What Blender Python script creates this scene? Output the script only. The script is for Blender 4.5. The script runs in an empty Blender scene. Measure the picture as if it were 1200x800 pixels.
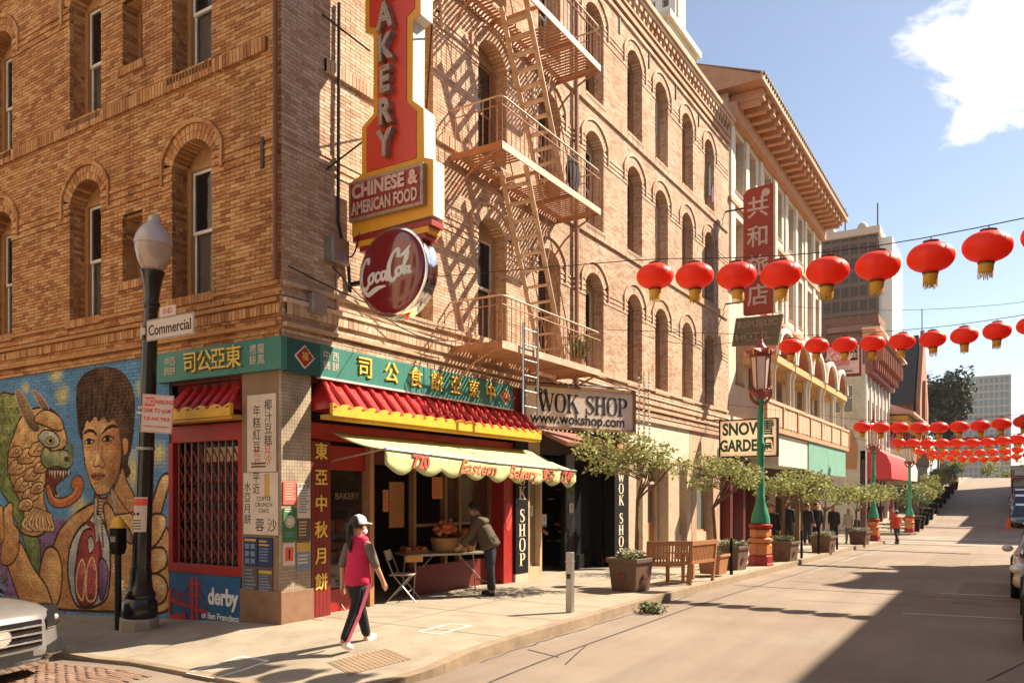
import bpy, bmesh, math, random
import numpy as np
from mathutils import Vector, Matrix
from mathutils import noise as mnoise

S = bpy.context.scene
COL = S.collection
R = math.radians
rnd = random.Random(7)

# ------------------------------------------------------------------ camera
cam_d = bpy.data.cameras.new('camera')
cam = bpy.data.objects.new('camera', cam_d)
COL.objects.link(cam)
cam.location = (0, 0, 1.8)
cam.rotation_euler = (R(90), 0, R(32.1))
cam_d.sensor_width = 36
cam_d.lens = 27.885
cam_d.shift_y = 0.1492
cam_d.clip_start = 0.1
cam_d.clip_end = 4000
S.camera = cam

# ------------------------------------------------------------------ light
SUN_AZ, SUN_EL = 37.0, 43.0            # degrees clockwise from +Y, above the horizon
w = bpy.data.worlds.new('World')
S.world = w
w.use_nodes = True
nt = w.node_tree
for n in list(nt.nodes):
    nt.nodes.remove(n)
N = nt.nodes.new
out = N('ShaderNodeOutputWorld')
bg = N('ShaderNodeBackground')
bg.inputs['Strength'].default_value = 0.062
sky = N('ShaderNodeTexSky')
sky.sky_type = 'NISHITA'
sky.sun_disc = False
sky.sun_elevation = R(SUN_EL)
sky.sun_rotation = R(SUN_AZ)
sky.altitude = 20
sky.air_density = 1.0
sky.dust_density = 0.45
sky.ozone_density = 1.0
hs = N('ShaderNodeHueSaturation')
hs.inputs['Saturation'].default_value = 0.86
nt.links.new(sky.outputs[0], hs.inputs['Color'])
# clouds: a noise field over the whole dome, one bank of it in view
tc = N('ShaderNodeTexCoord')
mp = N('ShaderNodeMapping')
mp.inputs['Scale'].default_value = (2.2, 2.2, 3.6)
nz = N('ShaderNodeTexNoise')
nz.inputs['Scale'].default_value = 2.6
nz.inputs['Detail'].default_value = 9
nz.inputs['Roughness'].default_value = 0.6
nz.inputs['Distortion'].default_value = 0.35
nt.links.new(tc.outputs['Generated'], mp.inputs['Vector'])
nt.links.new(mp.outputs['Vector'], nz.inputs['Vector'])
CLOUD_MAP = mp
# two cloud banks given by their directions
def bank(direction, inner, outer):
    d = N('ShaderNodeVectorMath'); d.operation = 'DISTANCE'
    nrm = N('ShaderNodeVectorMath'); nrm.operation = 'NORMALIZE'
    nt.links.new(tc.outputs['Generated'], nrm.inputs[0])
    nt.links.new(nrm.outputs[0], d.inputs[0])
    v = Vector(direction).normalized()
    d.inputs[1].default_value = v
    m = N('ShaderNodeMapRange')
    m.inputs['From Min'].default_value = inner; m.inputs['From Max'].default_value = outer
    m.inputs['To Min'].default_value = 1.0; m.inputs['To Max'].default_value = 0.0
    nt.links.new(d.outputs['Value'], m.inputs['Value'])
    return m.outputs[0]
def mth(op, a, b):
    m = N('ShaderNodeMath'); m.operation = op
    for k, x in enumerate((a, b)):
        if isinstance(x, (int, float)): m.inputs[k].default_value = x
        else: nt.links.new(x, m.inputs[k])
    return m.outputs[0]
bk = mth('MAXIMUM', bank((-0.005, 1.16, 0.525), .0, .17), bank((0.07, 1.12, 0.60), .0, .16))
bk = mth('MAXIMUM', bk, bank((-0.6, -0.7, 0.8), .1, .6))
amt = mth('ADD', mth('MULTIPLY', nz.outputs[0], 1.9), mth('MULTIPLY', bk, 0.85))
cr = N('ShaderNodeMapRange'); cr.interpolation_type = 'SMOOTHSTEP'
cr.inputs['From Min'].default_value = 1.38; cr.inputs['From Max'].default_value = 1.60
nt.links.new(amt, cr.inputs['Value'])
mx = N('ShaderNodeMix'); mx.data_type = 'RGBA'
nt.links.new(cr.outputs[0], mx.inputs['Factor'])
nt.links.new(hs.outputs[0], mx.inputs['A'])
mx.inputs['B'].default_value = (8.0, 7.9, 7.7, 1)
nt.links.new(mx.outputs['Result'], bg.inputs['Color'])
nt.links.new(bg.outputs[0], out.inputs[0])

sd = bpy.data.lights.new('sun', 'SUN')
sd.energy = 5.0
sd.angle = R(0.53)
sd.color = (1.0, 0.85, 0.67)
so = bpy.data.objects.new('sun', sd)
COL.objects.link(so)
so.rotation_euler = Vector((-math.sin(R(SUN_AZ)) * math.cos(R(SUN_EL)), -math.cos(R(SUN_AZ)) * math.cos(R(SUN_EL)),
                            -math.sin(R(SUN_EL)))).to_track_quat('-Z', 'Y').to_euler()
so.location = (20, 40, 60)

vs = S.view_settings
vs.view_transform = 'Standard'
vs.look = 'None'
vs.gamma = 1.0
vs.exposure = 1.38
S.cycles.use_denoising = True
S.cycles.max_bounces = 7
S.cycles.diffuse_bounces = 3
S.cycles.glossy_bounces = 3
S.cycles.transmission_bounces = 4
S.cycles.transparent_max_bounces = 8
S.cycles.sample_clamp_indirect = 6

# ------------------------------------------------------------------ helpers
ORG = {}                                   # world origin of every object that can be a parent

def tag(o, label=None, cat=None, group=None, kind=None):
    if label: o['label'] = label
    if cat: o['category'] = cat
    if group: o['group'] = group
    if kind: o['kind'] = kind
    return o

def thing(name, label, cat, loc=(0, 0, 0), group=None):
    o = bpy.data.objects.new(name, None)
    o.empty_display_size = .2
    COL.objects.link(o)
    o.location = loc
    ORG[o] = Vector(loc)
    return tag(o, label, cat, group)

def children(o):
    return [c for c in list(o.children)]

def copy_tree(o, parent=None):
    c = o.copy()
    COL.objects.link(c)
    if parent is not None:
        c.parent = parent
    for ch in children(o):
        copy_tree(ch, c)
    return c

def place(proto, loc, rz=0, label=None, group=None, first=False, sc=1.0, rx=0, ry=0):
    o = proto if first else copy_tree(proto)
    o.location = loc
    o.rotation_euler = (rx, ry, rz)
    o.scale = (sc, sc, sc)
    if label: o['label'] = label
    if group: o['group'] = group
    return o

class MB:
    def __init__(s):
        s.v = []; s.f = []; s.m = []
    def add(s, verts, faces, mi=0):
        b = len(s.v)
        s.v.extend([tuple(p) for p in verts])
        for f in faces:
            s.f.append(tuple(i + b for i in f)); s.m.append(mi)
        return s
    def poly(s, pts, mi=0):
        return s.add(pts, [tuple(range(len(pts)))], mi)
    def box(s, x0, x1, y0, y1, z0, z1, mi=0):
        v = [(x0,y0,z0),(x1,y0,z0),(x1,y1,z0),(x0,y1,z0),(x0,y0,z1),(x1,y0,z1),(x1,y1,z1),(x0,y1,z1)]
        return s.add(v, [(3,2,1,0),(4,5,6,7),(0,1,5,4),(1,2,6,5),(2,3,7,6),(3,0,4,7)], mi)
    def obox(s, c, ax, ay, az, mi=0):
        c = Vector(c); ax = Vector(ax); ay = Vector(ay); az = Vector(az)
        v = [c + ax*i + ay*j + az*k for i, j, k in ((-1,-1,-1),(1,-1,-1),(1,1,-1),(-1,1,-1),(-1,-1,1),(1,-1,1),(1,1,1),(-1,1,1))]
        return s.add(v, [(3,2,1,0),(4,5,6,7),(0,1,5,4),(1,2,6,5),(2,3,7,6),(3,0,4,7)], mi)
    def beam(s, p, q, wd, h, up=(0,0,1), mi=0):
        p = Vector(p); q = Vector(q); d = q - p
        if d.length < 1e-6: return s
        dn = d.normalized(); side = dn.cross(Vector(up))
        if side.length < 1e-4: side = dn.cross(Vector((1,0,0)))
        side.normalize(); u = side.cross(dn)
        return s.obox((p+q)/2, d/2, side*wd/2, u*h/2, mi)
    def tube(s, pts, r, n=8, mi=0, caps=True):
        pts = [Vector(p) for p in pts]; k = len(pts)
        rs = r if isinstance(r, (list, tuple)) else [r]*k
        b = len(s.v); ref = None
        for i, p in enumerate(pts):
            t = (pts[min(i+1,k-1)] - pts[max(i-1,0)])
            if t.length < 1e-9: t = Vector((0,0,1))
            t.normalize()
            if ref is None:
                ref = t.cross(Vector((0,0,1)))
                if ref.length < 1e-3: ref = Vector((1,0,0))
            ref = (ref - t*ref.dot(t))
            if ref.length < 1e-6: ref = t.orthogonal()
            ref.normalize(); bn = t.cross(ref)
            for j in range(n):
                a = 2*math.pi*j/n
                s.v.append(tuple(p + (ref*math.cos(a) + bn*math.sin(a))*rs[i]))
        for i in range(k-1):
            for j in range(n):
                s.f.append((b+i*n+j, b+i*n+(j+1)%n, b+(i+1)*n+(j+1)%n, b+(i+1)*n+j)); s.m.append(mi)
        if caps:
            s.f.append(tuple(b+j for j in reversed(range(n)))); s.m.append(mi)
            s.f.append(tuple(b+(k-1)*n+j for j in range(n))); s.m.append(mi)
        return s
    def lathe(s, prof, n=16, c=(0,0,0), mi=0, a0=0.0, sq=None):
        b = len(s.v); k = len(prof)
        for r, z in prof:
            for j in range(n):
                a = a0 + 2*math.pi*j/n
                s.v.append((c[0]+r*math.cos(a), c[1]+r*math.sin(a), c[2]+z))
        for i in range(k-1):
            for j in range(n):
                s.f.append((b+i*n+j, b+i*n+(j+1)%n, b+(i+1)*n+(j+1)%n, b+(i+1)*n+j)); s.m.append(mi)
        s.f.append(tuple(b+j for j in reversed(range(n)))); s.m.append(mi)
        s.f.append(tuple(b+(k-1)*n+j for j in range(n))); s.m.append(mi)
        return s
    def prism(s, poly, o, ux, uy, depth, mi=0):
        o = Vector(o); ux = Vector(ux); uy = Vector(uy); nn = ux.cross(uy).normalized()
        a = [o + ux*p[0] + uy*p[1] for p in poly]; c = [p + nn*depth for p in a]; k = len(a)
        area = sum(poly[i][0]*poly[(i+1)%k][1] - poly[(i+1)%k][0]*poly[i][1] for i in range(k))
        fs = [tuple(reversed(range(k))), tuple(range(k, 2*k))] + [(i, (i+1)%k, k+(i+1)%k, k+i) for i in range(k)]
        if area*depth < 0: fs = [tuple(reversed(f)) for f in fs]
        return s.add(a + c, fs, mi)
    def loft(s, rings, mi=0, caps=True, closed=True):
        b = len(s.v); n = len(rings[0])
        for r in rings: s.v.extend([tuple(p) for p in r])
        for i in range(len(rings)-1):
            for j in range(n if closed else n-1):
                s.f.append((b+i*n+j, b+i*n+(j+1)%n, b+(i+1)*n+(j+1)%n, b+(i+1)*n+j)); s.m.append(mi)
        if caps:
            s.f.append(tuple(b+j for j in reversed(range(n)))); s.m.append(mi)
            s.f.append(tuple(b+(len(rings)-1)*n+j for j in range(n))); s.m.append(mi)
        return s
    def ellipsoid(s, c, r, n=12, k=8, mi=0):
        prof = [(max(1e-4, math.sin(math.pi*i/k)), -math.cos(math.pi*i/k)) for i in range(k+1)]
        b = len(s.v); s.lathe(prof, n, mi=mi)
        for i in range(b, len(s.v)):
            p = s.v[i]; s.v[i] = (c[0]+p[0]*r[0], c[1]+p[1]*r[1], c[2]+p[2]*r[2])
        return s
    def xf(s, M, start=0):
        for i in range(start, len(s.v)): s.v[i] = tuple(M @ Vector(s.v[i]))
        return s
    def mesh(s, name, mats, smooth=False, off=(0,0,0)):
        me = bpy.data.meshes.new(name)
        off = Vector(off)
        if off.length > 0: vv = [(p[0]-off.x, p[1]-off.y, p[2]-off.z) for p in s.v]
        else: vv = s.v
        me.from_pydata(vv, [], s.f)
        if not isinstance(mats, (list, tuple)): mats = [mats]
        for m in mats: me.materials.append(m)
        if len(mats) > 1: me.polygons.foreach_set('material_index', s.m)
        if smooth:
            me.polygons.foreach_set('use_smooth', [True]*len(me.polygons))
            try: me.set_sharp_from_angle(angle=R(smooth if smooth is not True and smooth > 1 else 40))
            except Exception: pass
        me.update()
        return me
    def build(s, name, mats, parent=None, smooth=False, bevel=0, base=None):
        """geometry is given in world coordinates; the parent's origin is taken off"""
        if parent is not None:
            org = ORG[parent]
        else:
            if base is None:
                xs = [p[0] for p in s.v]; ys = [p[1] for p in s.v]; zs = [p[2] for p in s.v]
                base = ((min(xs)+max(xs))/2, (min(ys)+max(ys))/2, min(zs))
            org = Vector(base)
        o = bpy.data.objects.new(name, s.mesh(name, mats, smooth, org))
        COL.objects.link(o)
        ORG[o] = Vector(org)
        if parent is not None: o.parent = parent
        else: o.location = org
        if bevel:
            b = o.modifiers.new('bevel', 'BEVEL'); b.width = bevel; b.segments = 2; b.limit_method = 'ANGLE'; b.angle_limit = R(35)
        return o

def inst(me, name, parent, loc=(0,0,0), rz=0, sc=(1,1,1), rot=None):
    """one more object on an existing mesh; loc is in the parent's space"""
    o = bpy.data.objects.new(name, me)
    COL.objects.link(o)
    o.parent = parent
    o.location = loc
    o.rotation_euler = rot if rot else (0, 0, rz)
    o.scale = sc
    ORG[o] = ORG.get(parent, Vector((0,0,0))) + Vector(loc)
    return o

# ---- materials
def mat(name, col, rough=.6, metal=0.0, var=.12, scale=5.0, bump=0.0, bscale=60.0, rand=0.0, grime=0.0, gcol=(.05,.035,.02),
        gscale=1.3, spec=.5, coat=0.0, trans=0.0, emit=0.0, alpha=1.0, obj=False, sub=0.0, stretch=None):
    m = bpy.data.materials.new(name)
    m.use_nodes = True
    t = m.node_tree; nn = t.nodes; L = t.links
    p = nn['Principled BSDF']
    p.inputs['Roughness'].default_value = rough
    p.inputs['Metallic'].default_value = metal
    p.inputs['Specular IOR Level'].default_value = spec
    p.inputs['Coat Weight'].default_value = coat
    p.inputs['Transmission Weight'].default_value = trans
    p.inputs['Alpha'].default_value = alpha
    if emit:
        p.inputs['Emission Color'].default_value = (*col, 1); p.inputs['Emission Strength'].default_value = emit
    co = nn.new('ShaderNodeTexCoord' if obj else 'ShaderNodeNewGeometry')
    vec = co.outputs['Object'] if obj else co.outputs['Position']
    if stretch:
        mpn = nn.new('ShaderNodeMapping'); mpn.inputs['Scale'].default_value = stretch
        L.new(vec, mpn.inputs[0]); vec = mpn.outputs[0]
    c = None
    if var or rand or grime:
        nz = nn.new('ShaderNodeTexNoise'); nz.inputs['Scale'].default_value = scale; nz.inputs['Detail'].default_value = 6
        nz.inputs['Roughness'].default_value = .6
        L.new(vec, nz.inputs['Vector'])
        mr = nn.new('ShaderNodeMapRange'); mr.inputs[1].default_value = .3; mr.inputs[2].default_value = .7
        mr.inputs[3].default_value = 1-var; mr.inputs[4].default_value = 1+var
        L.new(nz.outputs[0], mr.inputs[0])
        fac = mr.outputs[0]
        if rand:
            g = nn.new('ShaderNodeNewGeometry'); oi = nn.new('ShaderNodeObjectInfo')
            ad = nn.new('ShaderNodeMath'); ad.operation = 'ADD'
            L.new(g.outputs['Random Per Island'], ad.inputs[0]); L.new(oi.outputs['Random'], ad.inputs[1])
            fr = nn.new('ShaderNodeMath'); fr.operation = 'FRACT'; L.new(ad.outputs[0], fr.inputs[0])
            r2 = nn.new('ShaderNodeMapRange'); r2.inputs[3].default_value = 1-rand; r2.inputs[4].default_value = 1+rand
            L.new(fr.outputs[0], r2.inputs[0])
            mu = nn.new('ShaderNodeMath'); mu.operation = 'MULTIPLY'; L.new(fac, mu.inputs[0]); L.new(r2.outputs[0], mu.inputs[1])
            fac = mu.outputs[0]
        vm = nn.new('ShaderNodeVectorMath'); vm.operation = 'SCALE'; vm.inputs[0].default_value = col
        L.new(fac, vm.inputs['Scale']); c = vm.outputs[0]
        if grime:
            gz = nn.new('ShaderNodeTexNoise'); gz.inputs['Scale'].default_value = gscale; gz.inputs['Detail'].default_value = 8
            gz.inputs['Roughness'].default_value = .7; L.new(vec, gz.inputs['Vector'])
            gr = nn.new('ShaderNodeMapRange'); gr.inputs[1].default_value = .48; gr.inputs[2].default_value = .72
            gr.inputs[3].default_value = 0; gr.inputs[4].default_value = grime; L.new(gz.outputs[0], gr.inputs[0])
            mx = nn.new('ShaderNodeMix'); mx.data_type = 'RGBA'; L.new(gr.outputs[0], mx.inputs['Factor'])
            L.new(c, mx.inputs['A']); mx.inputs['B'].default_value = (*gcol, 1); c = mx.outputs['Result']
        L.new(c, p.inputs['Base Color'])
    else:
        p.inputs['Base Color'].default_value = (*col, 1)
    if bump:
        b = nn.new('ShaderNodeBump'); b.inputs['Strength'].default_value = bump; b.inputs['Distance'].default_value = .01
        z2 = nn.new('ShaderNodeTexNoise'); z2.inputs['Scale'].default_value = bscale; z2.inputs['Detail'].default_value = 5
        L.new(vec, z2.inputs['Vector']); L.new(z2.outputs[0], b.inputs['Height']); L.new(b.outputs[0], p.inputs['Normal'])
    return m

def translucent(m, fac, tint=1.25):
    t = m.node_tree; p = t.nodes['Principled BSDF']; o = t.nodes['Material Output']
    tr = t.nodes.new('ShaderNodeBsdfTranslucent'); mx = t.nodes.new('ShaderNodeMixShader'); mx.inputs[0].default_value = fac
    s_ = p.inputs['Base Color']
    if s_.is_linked:
        vm = t.nodes.new('ShaderNodeVectorMath'); vm.operation = 'SCALE'; vm.inputs['Scale'].default_value = tint; t.links.new(s_.links[0].from_socket, vm.inputs[0]); t.links.new(vm.outputs[0], tr.inputs['Color'])
    else: tr.inputs['Color'].default_value = s_.default_value
    t.links.new(p.outputs[0], mx.inputs[1]); t.links.new(tr.outputs[0], mx.inputs[2]); t.links.new(mx.outputs[0], o.inputs['Surface']); return m

def brick_mat(name, tones, image=None, win=None, bump=.5):
    """per-brick tone from the island and object random numbers; optionally painted over with an image"""
    m = bpy.data.materials.new(name); m.use_nodes = True
    t = m.node_tree; nn = t.nodes; L = t.links; p = nn['Principled BSDF']
    p.inputs['Roughness'].default_value = .88; p.inputs['Specular IOR Level'].default_value = .25
    g = nn.new('ShaderNodeNewGeometry'); oi = nn.new('ShaderNodeObjectInfo')
    ad = nn.new('ShaderNodeMath'); ad.operation = 'ADD'
    L.new(g.outputs['Random Per Island'], ad.inputs[0]); L.new(oi.outputs['Random'], ad.inputs[1])
    fr = nn.new('ShaderNodeMath'); fr.operation = 'FRACT'; L.new(ad.outputs[0], fr.inputs[0])
    rp = nn.new('ShaderNodeValToRGB'); rp.color_ramp.interpolation = 'LINEAR'
    e = rp.color_ramp.elements
    while len(e) < len(tones): e.new(.5)
    for i, c in enumerate(tones):
        e[i].position = i/(len(tones)-1); e[i].color = (*c, 1)
    L.new(fr.outputs[0], rp.inputs[0])
    nz = nn.new('ShaderNodeTexNoise'); nz.inputs['Scale'].default_value = 28; nz.inputs['Detail'].default_value = 6
    L.new(g.outputs['Position'], nz.inputs['Vector'])
    mr = nn.new('ShaderNodeMapRange'); mr.inputs[1].default_value = .3; mr.inputs[2].default_value = .7
    mr.inputs[3].default_value = .78; mr.inputs[4].default_value = 1.16; L.new(nz.outputs[0], mr.inputs[0])
    vm = nn.new('ShaderNodeVectorMath'); vm.operation = 'SCALE'; L.new(rp.outputs[0], vm.inputs[0]); L.new(mr.outputs[0], vm.inputs['Scale'])
    c = vm.outputs[0]
    gz = nn.new('ShaderNodeTexNoise'); gz.inputs['Scale'].default_value = .55; gz.inputs['Detail'].default_value = 8; gz.inputs['Roughness'].default_value = .68
    L.new(g.outputs['Position'], gz.inputs['Vector'])
    gr = nn.new('ShaderNodeMapRange'); gr.inputs[1].default_value = .45; gr.inputs[2].default_value = .75; gr.inputs[4].default_value = .55
    L.new(gz.outputs[0], gr.inputs[0])
    mx = nn.new('ShaderNodeMix'); mx.data_type = 'RGBA'; L.new(gr.outputs[0], mx.inputs['Factor']); L.new(c, mx.inputs['A'])
    mx.inputs['B'].default_value = (tones[0][0]*.72, tones[0][1]*.62, tones[0][2]*.55, 1); c = mx.outputs['Result']
    st = nn.new('ShaderNodeMapping'); st.inputs['Scale'].default_value = (1.6,1.6,.13); L.new(g.outputs['Position'], st.inputs[0])
    sz_ = nn.new('ShaderNodeTexNoise'); sz_.inputs['Scale'].default_value = 1.7; sz_.inputs['Detail'].default_value = 7; sz_.inputs['Roughness'].default_value = .65; L.new(st.outputs[0], sz_.inputs['Vector'])
    sr = nn.new('ShaderNodeMapRange'); sr.inputs[1].default_value = .50; sr.inputs[2].default_value = .74; sr.inputs[3].default_value = 1.0; sr.inputs[4].default_value = .70; L.new(sz_.outputs[0], sr.inputs[0])
    sv = nn.new('ShaderNodeVectorMath'); sv.operation = 'SCALE'; L.new(c, sv.inputs[0]); L.new(sr.outputs[0], sv.inputs['Scale']); c = sv.outputs[0]
    if image:
        x0, x1, z0, z1 = win
        sp = nn.new('ShaderNodeSeparateXYZ'); L.new(g.outputs['Position'], sp.inputs[0])
        ra = nn.new('ShaderNodeMapRange'); ra.clamp = False; ra.inputs[1].default_value = x0; ra.inputs[2].default_value = x1; L.new(sp.outputs['X'], ra.inputs[0])
        rb = nn.new('ShaderNodeMapRange'); rb.clamp = False; rb.inputs[1].default_value = z0; rb.inputs[2].default_value = z1; L.new(sp.outputs['Z'], rb.inputs[0])
        cb = nn.new('ShaderNodeCombineXYZ'); L.new(ra.outputs[0], cb.inputs[0]); L.new(rb.outputs[0], cb.inputs[1])
        im = nn.new('ShaderNodeTexImage'); im.image = image; im.extension = 'EXTEND'; L.new(cb.outputs[0], im.inputs[0])
        m2 = nn.new('ShaderNodeVectorMath'); m2.operation = 'SCALE'
        r3 = nn.new('ShaderNodeMapRange'); r3.inputs[3].default_value = .88; r3.inputs[4].default_value = 1.1; L.new(fr.outputs[0], r3.inputs[0])
        m4 = nn.new('ShaderNodeMath'); m4.operation = 'MULTIPLY'; L.new(r3.outputs[0], m4.inputs[0]); L.new(mr.outputs[0], m4.inputs[1])
        L.new(im.outputs[0], m2.inputs[0]); L.new(m4.outputs[0], m2.inputs['Scale']); c = m2.outputs[0]
    L.new(c, p.inputs['Base Color'])
    b = nn.new('ShaderNodeBump'); b.inputs['Strength'].default_value = bump; b.inputs['Distance'].default_value = .006
    z2 = nn.new('ShaderNodeTexNoise'); z2.inputs['Scale'].default_value = 70; z2.inputs['Detail'].default_value = 5
    L.new(g.outputs['Position'], z2.inputs['Vector']); L.new(z2.outputs[0], b.inputs['Height']); L.new(b.outputs[0], p.inputs['Normal'])
    return m

def glass_mat(name, col=(.02,.02,.022), rough=.04, alpha=1.0):
    return mat(name, col, rough, 0, var=0, spec=.9, coat=.3, alpha=alpha)

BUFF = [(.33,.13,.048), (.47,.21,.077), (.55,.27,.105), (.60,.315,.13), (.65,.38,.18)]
SUNLIT_BUFF = [(.46,.275,.165), (.56,.385,.255), (.595,.425,.29), (.63,.46,.325), (.68,.52,.38)]  # the BUFF brick again, with sunlight on the street wall put into the tones
M = {}
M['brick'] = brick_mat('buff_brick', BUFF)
M['brick_grant'] = brick_mat('sunlit_buff_brick', SUNLIT_BUFF, bump=.2)
M['brick_red'] = brick_mat('red_brick', [(.20,.07,.035),(.26,.10,.05),(.31,.13,.065),(.36,.16,.08)])
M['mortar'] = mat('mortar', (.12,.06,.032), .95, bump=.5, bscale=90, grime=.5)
M['mortar_grant'] = mat('sunlit_mortar', (.44,.28,.185), .95, bump=.5, bscale=90, grime=.4)  # street wall mortar, lightened in colour to look sunlit
M['wood'] = mat('window_wood', (.33,.17,.075), .6, scale=9, grime=.4, stretch=(6,6,1))
M['glass'] = glass_mat('dark_glass'); M['glass_clear'] = glass_mat('see_through_glass', alpha=.35)
M['blind'] = mat('blind', (.55,.47,.36), .8)
M['white'] = mat('white_paint', (.72,.68,.60), .5, grime=.2, gcol=(.3,.22,.15))
M['white_clean'] = mat('clean_white', (.80,.79,.76), .45, var=.04)
M['concrete'] = mat('concrete', (.43,.36,.28), .85, var=.1, bump=.25, grime=.35, gcol=(.2,.15,.1))
M['red'] = mat('red_paint', (.34,.015,.012), .4, grime=.25, gcol=(.12,.01,.01))
M['dark_red'] = mat('dark_red_paint', (.16,.012,.010), .5, grime=.3)
M['black'] = mat('black_paint', (.009,.008,.008), .6, var=.2, spec=.15)
M['iron'] = mat('iron', (.02,.018,.016), .5, .3, var=.3, grime=.3, gcol=(.08,.04,.02))
M['yellow'] = mat('yellow_paint', (.74,.42,.03), .5, grime=.2)
M['gold'] = mat('gold_leaf', (.80,.52,.10), .38, .35, var=.15)
M['chrome'] = mat('chrome', (.75,.73,.70), .12, 1.0, var=.05)
M['steel'] = mat('galvanised_steel', (.42,.40,.37), .42, .8, var=.15, grime=.25)
M['green_sign'] = mat('green_enamel', (.035,.20,.155), .45, var=.1, grime=.2, gcol=(.05,.12,.09))
M['tan'] = mat('tan_paint', (.50,.36,.22), .6, grime=.3)
M['cream'] = mat('cream_paint', (.62,.55,.42), .65, grime=.3, gcol=(.3,.22,.14))

# ---- text
def text_mesh(body, size, depth=.004, bold=0.0, shear=0.0, ax='CENTER', sx=1.0, spacing=1.0, line=1.0):
    cu = bpy.data.curves.new('lettering', 'FONT')
    cu.body = body; cu.size = size; cu.extrude = depth; cu.offset = bold; cu.shear = shear
    cu.align_x = ax; cu.align_y = 'CENTER'; cu.space_character = spacing; cu.space_line = line; cu.resolution_u = 3
    o = bpy.data.objects.new('lettering', cu); COL.objects.link(o)
    bpy.context.view_layer.update()
    me = bpy.data.meshes.new_from_object(o.evaluated_get(bpy.context.evaluated_depsgraph_get()))
    bpy.data.objects.remove(o); bpy.data.curves.remove(cu)
    if sx != 1.0:
        for v in me.vertices: v.co.x *= sx
    me.materials.clear()
    return me

def text(name, body, size, m, org, ux, uy, parent, depth=.004, **k):
    """lettering as real geometry standing on the plane (ux, uy) at org (world)"""
    me = text_mesh(body, size, depth, **k)
    ux = Vector(ux).normalized(); uy = Vector(uy).normalized(); nn_ = ux.cross(uy)
    o_ = Vector(org) - (ORG[parent] if parent is not None else Vector((0,0,0)))
    T = Matrix(((ux.x, uy.x, nn_.x, o_.x), (ux.y, uy.y, nn_.y, o_.y), (ux.z, uy.z, nn_.z, o_.z), (0,0,0,1)))
    me.transform(T); me.materials.append(m); me.name = name
    o = bpy.data.objects.new(name, me); COL.objects.link(o)
    if parent is not None: o.parent = parent; ORG[o] = ORG[parent]
    return o

def catmull(pts, n=8, closed=False):
    P = [np.array(p, float) for p in pts]; k = len(P); outp = []
    rng = range(k) if closed else range(k-1)
    for i in rng:
        p0 = P[(i-1) % k] if closed or i > 0 else P[0]; p1 = P[i]; p2 = P[(i+1) % k]
        p3 = P[(i+2) % k] if closed or i+2 < k else P[-1]
        for j in range(n):
            t = j/n
            outp.append(.5*((2*p1) + (-p0+p2)*t + (2*p0-5*p1+4*p2-p3)*t*t + (-p0+3*p1-3*p2+p3)*t**3))
    if not closed: outp.append(P[-1])
    return outp

def ribbon(mb, pts, wd, o, ux, uy, depth=.004, n=6, mi=0):
    """a brush stroke: pts (x, y, relative width) smoothed, as a flat raised band on a plane"""
    C = catmull(pts, n); o = Vector(o); ux = Vector(ux); uy = Vector(uy); nn_ = ux.cross(uy).normalized()
    L, Rr = [], []
    for i, c in enumerate(C):
        a = C[max(i-1,0)]; b = C[min(i+1,len(C)-1)]
        t = b[:2]-a[:2]; l = np.hypot(*t) or 1; nx = np.array([-t[1], t[0]])/l*wd*(c[2] if len(c) > 2 else 1)/2
        L.append(c[:2]+nx); Rr.append(c[:2]-nx)
    for i in range(len(C)-1):
        q = [L[i], Rr[i], Rr[i+1], L[i+1]]
        top = [o + ux*float(p[0]) + uy*float(p[1]) + nn_*depth for p in q]; bot = [p - nn_*depth for p in top]
        mb.add(top+bot, [(0,1,2,3),(0,4,5,1),(2,6,7,3),(1,5,6,2),(3,7,4,0)], mi)
    return mb

# ------------------------------------------------------------------ the ground
FX = -8.62          # Grant-side house line (x), street runs along +y
FY = 7.68           # Commercial-side house line (y), alley runs along -x
PROF = [(-60,-2.0),(-20,-.75),(0,-.36),(3,-.22),(7.5,0),(14,0),(21.8,-.12),(33.9,-.27),(43,-.52),(50,-.68),(58,-.75),(63,-.72),
        (70,-.33),(81,.52),(95,1.5),(108,2.5),(130,3.9),(142,4.5),(155,4.6),(200,3.5),(400,0),(900,-4)]
def gp(y):
    if y <= PROF[0][0]: return PROF[0][1]
    for (a, za), (b, zb) in zip(PROF, PROF[1:]):
        if y <= b:
            t = (y-a)/(b-a); return za+(zb-za)*t
    return PROF[-1][1]
def gs(y):                                    # softened
    k = 1.2 if y < 60 else 4
    return (gp(y-k)+gp(y-k/2)+gp(y)+gp(y+k/2)+gp(y+k))/5
def alley(x):
    return -.055*max(0.0, -8.8-x) if x > -40 else -.055*31.2
def rz(x, y):                                 # carriageway level
    f = min(1, max(0, (12-y)/5)) if x < FX else 0
    return gs(y) - .135 + alley(x)*(1 if y < FY+.5 else f)
def sz(x, y):                                 # pavement level
    ramp = min(1, max(0, (7.5-y)/1.5)) if x > -9.8 else min(1, max(0, (7.5-y)/1.5))*max(0, 1-(-9.8-x)/1.4)
    return rz(x, y) + .135 - .10*ramp

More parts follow.
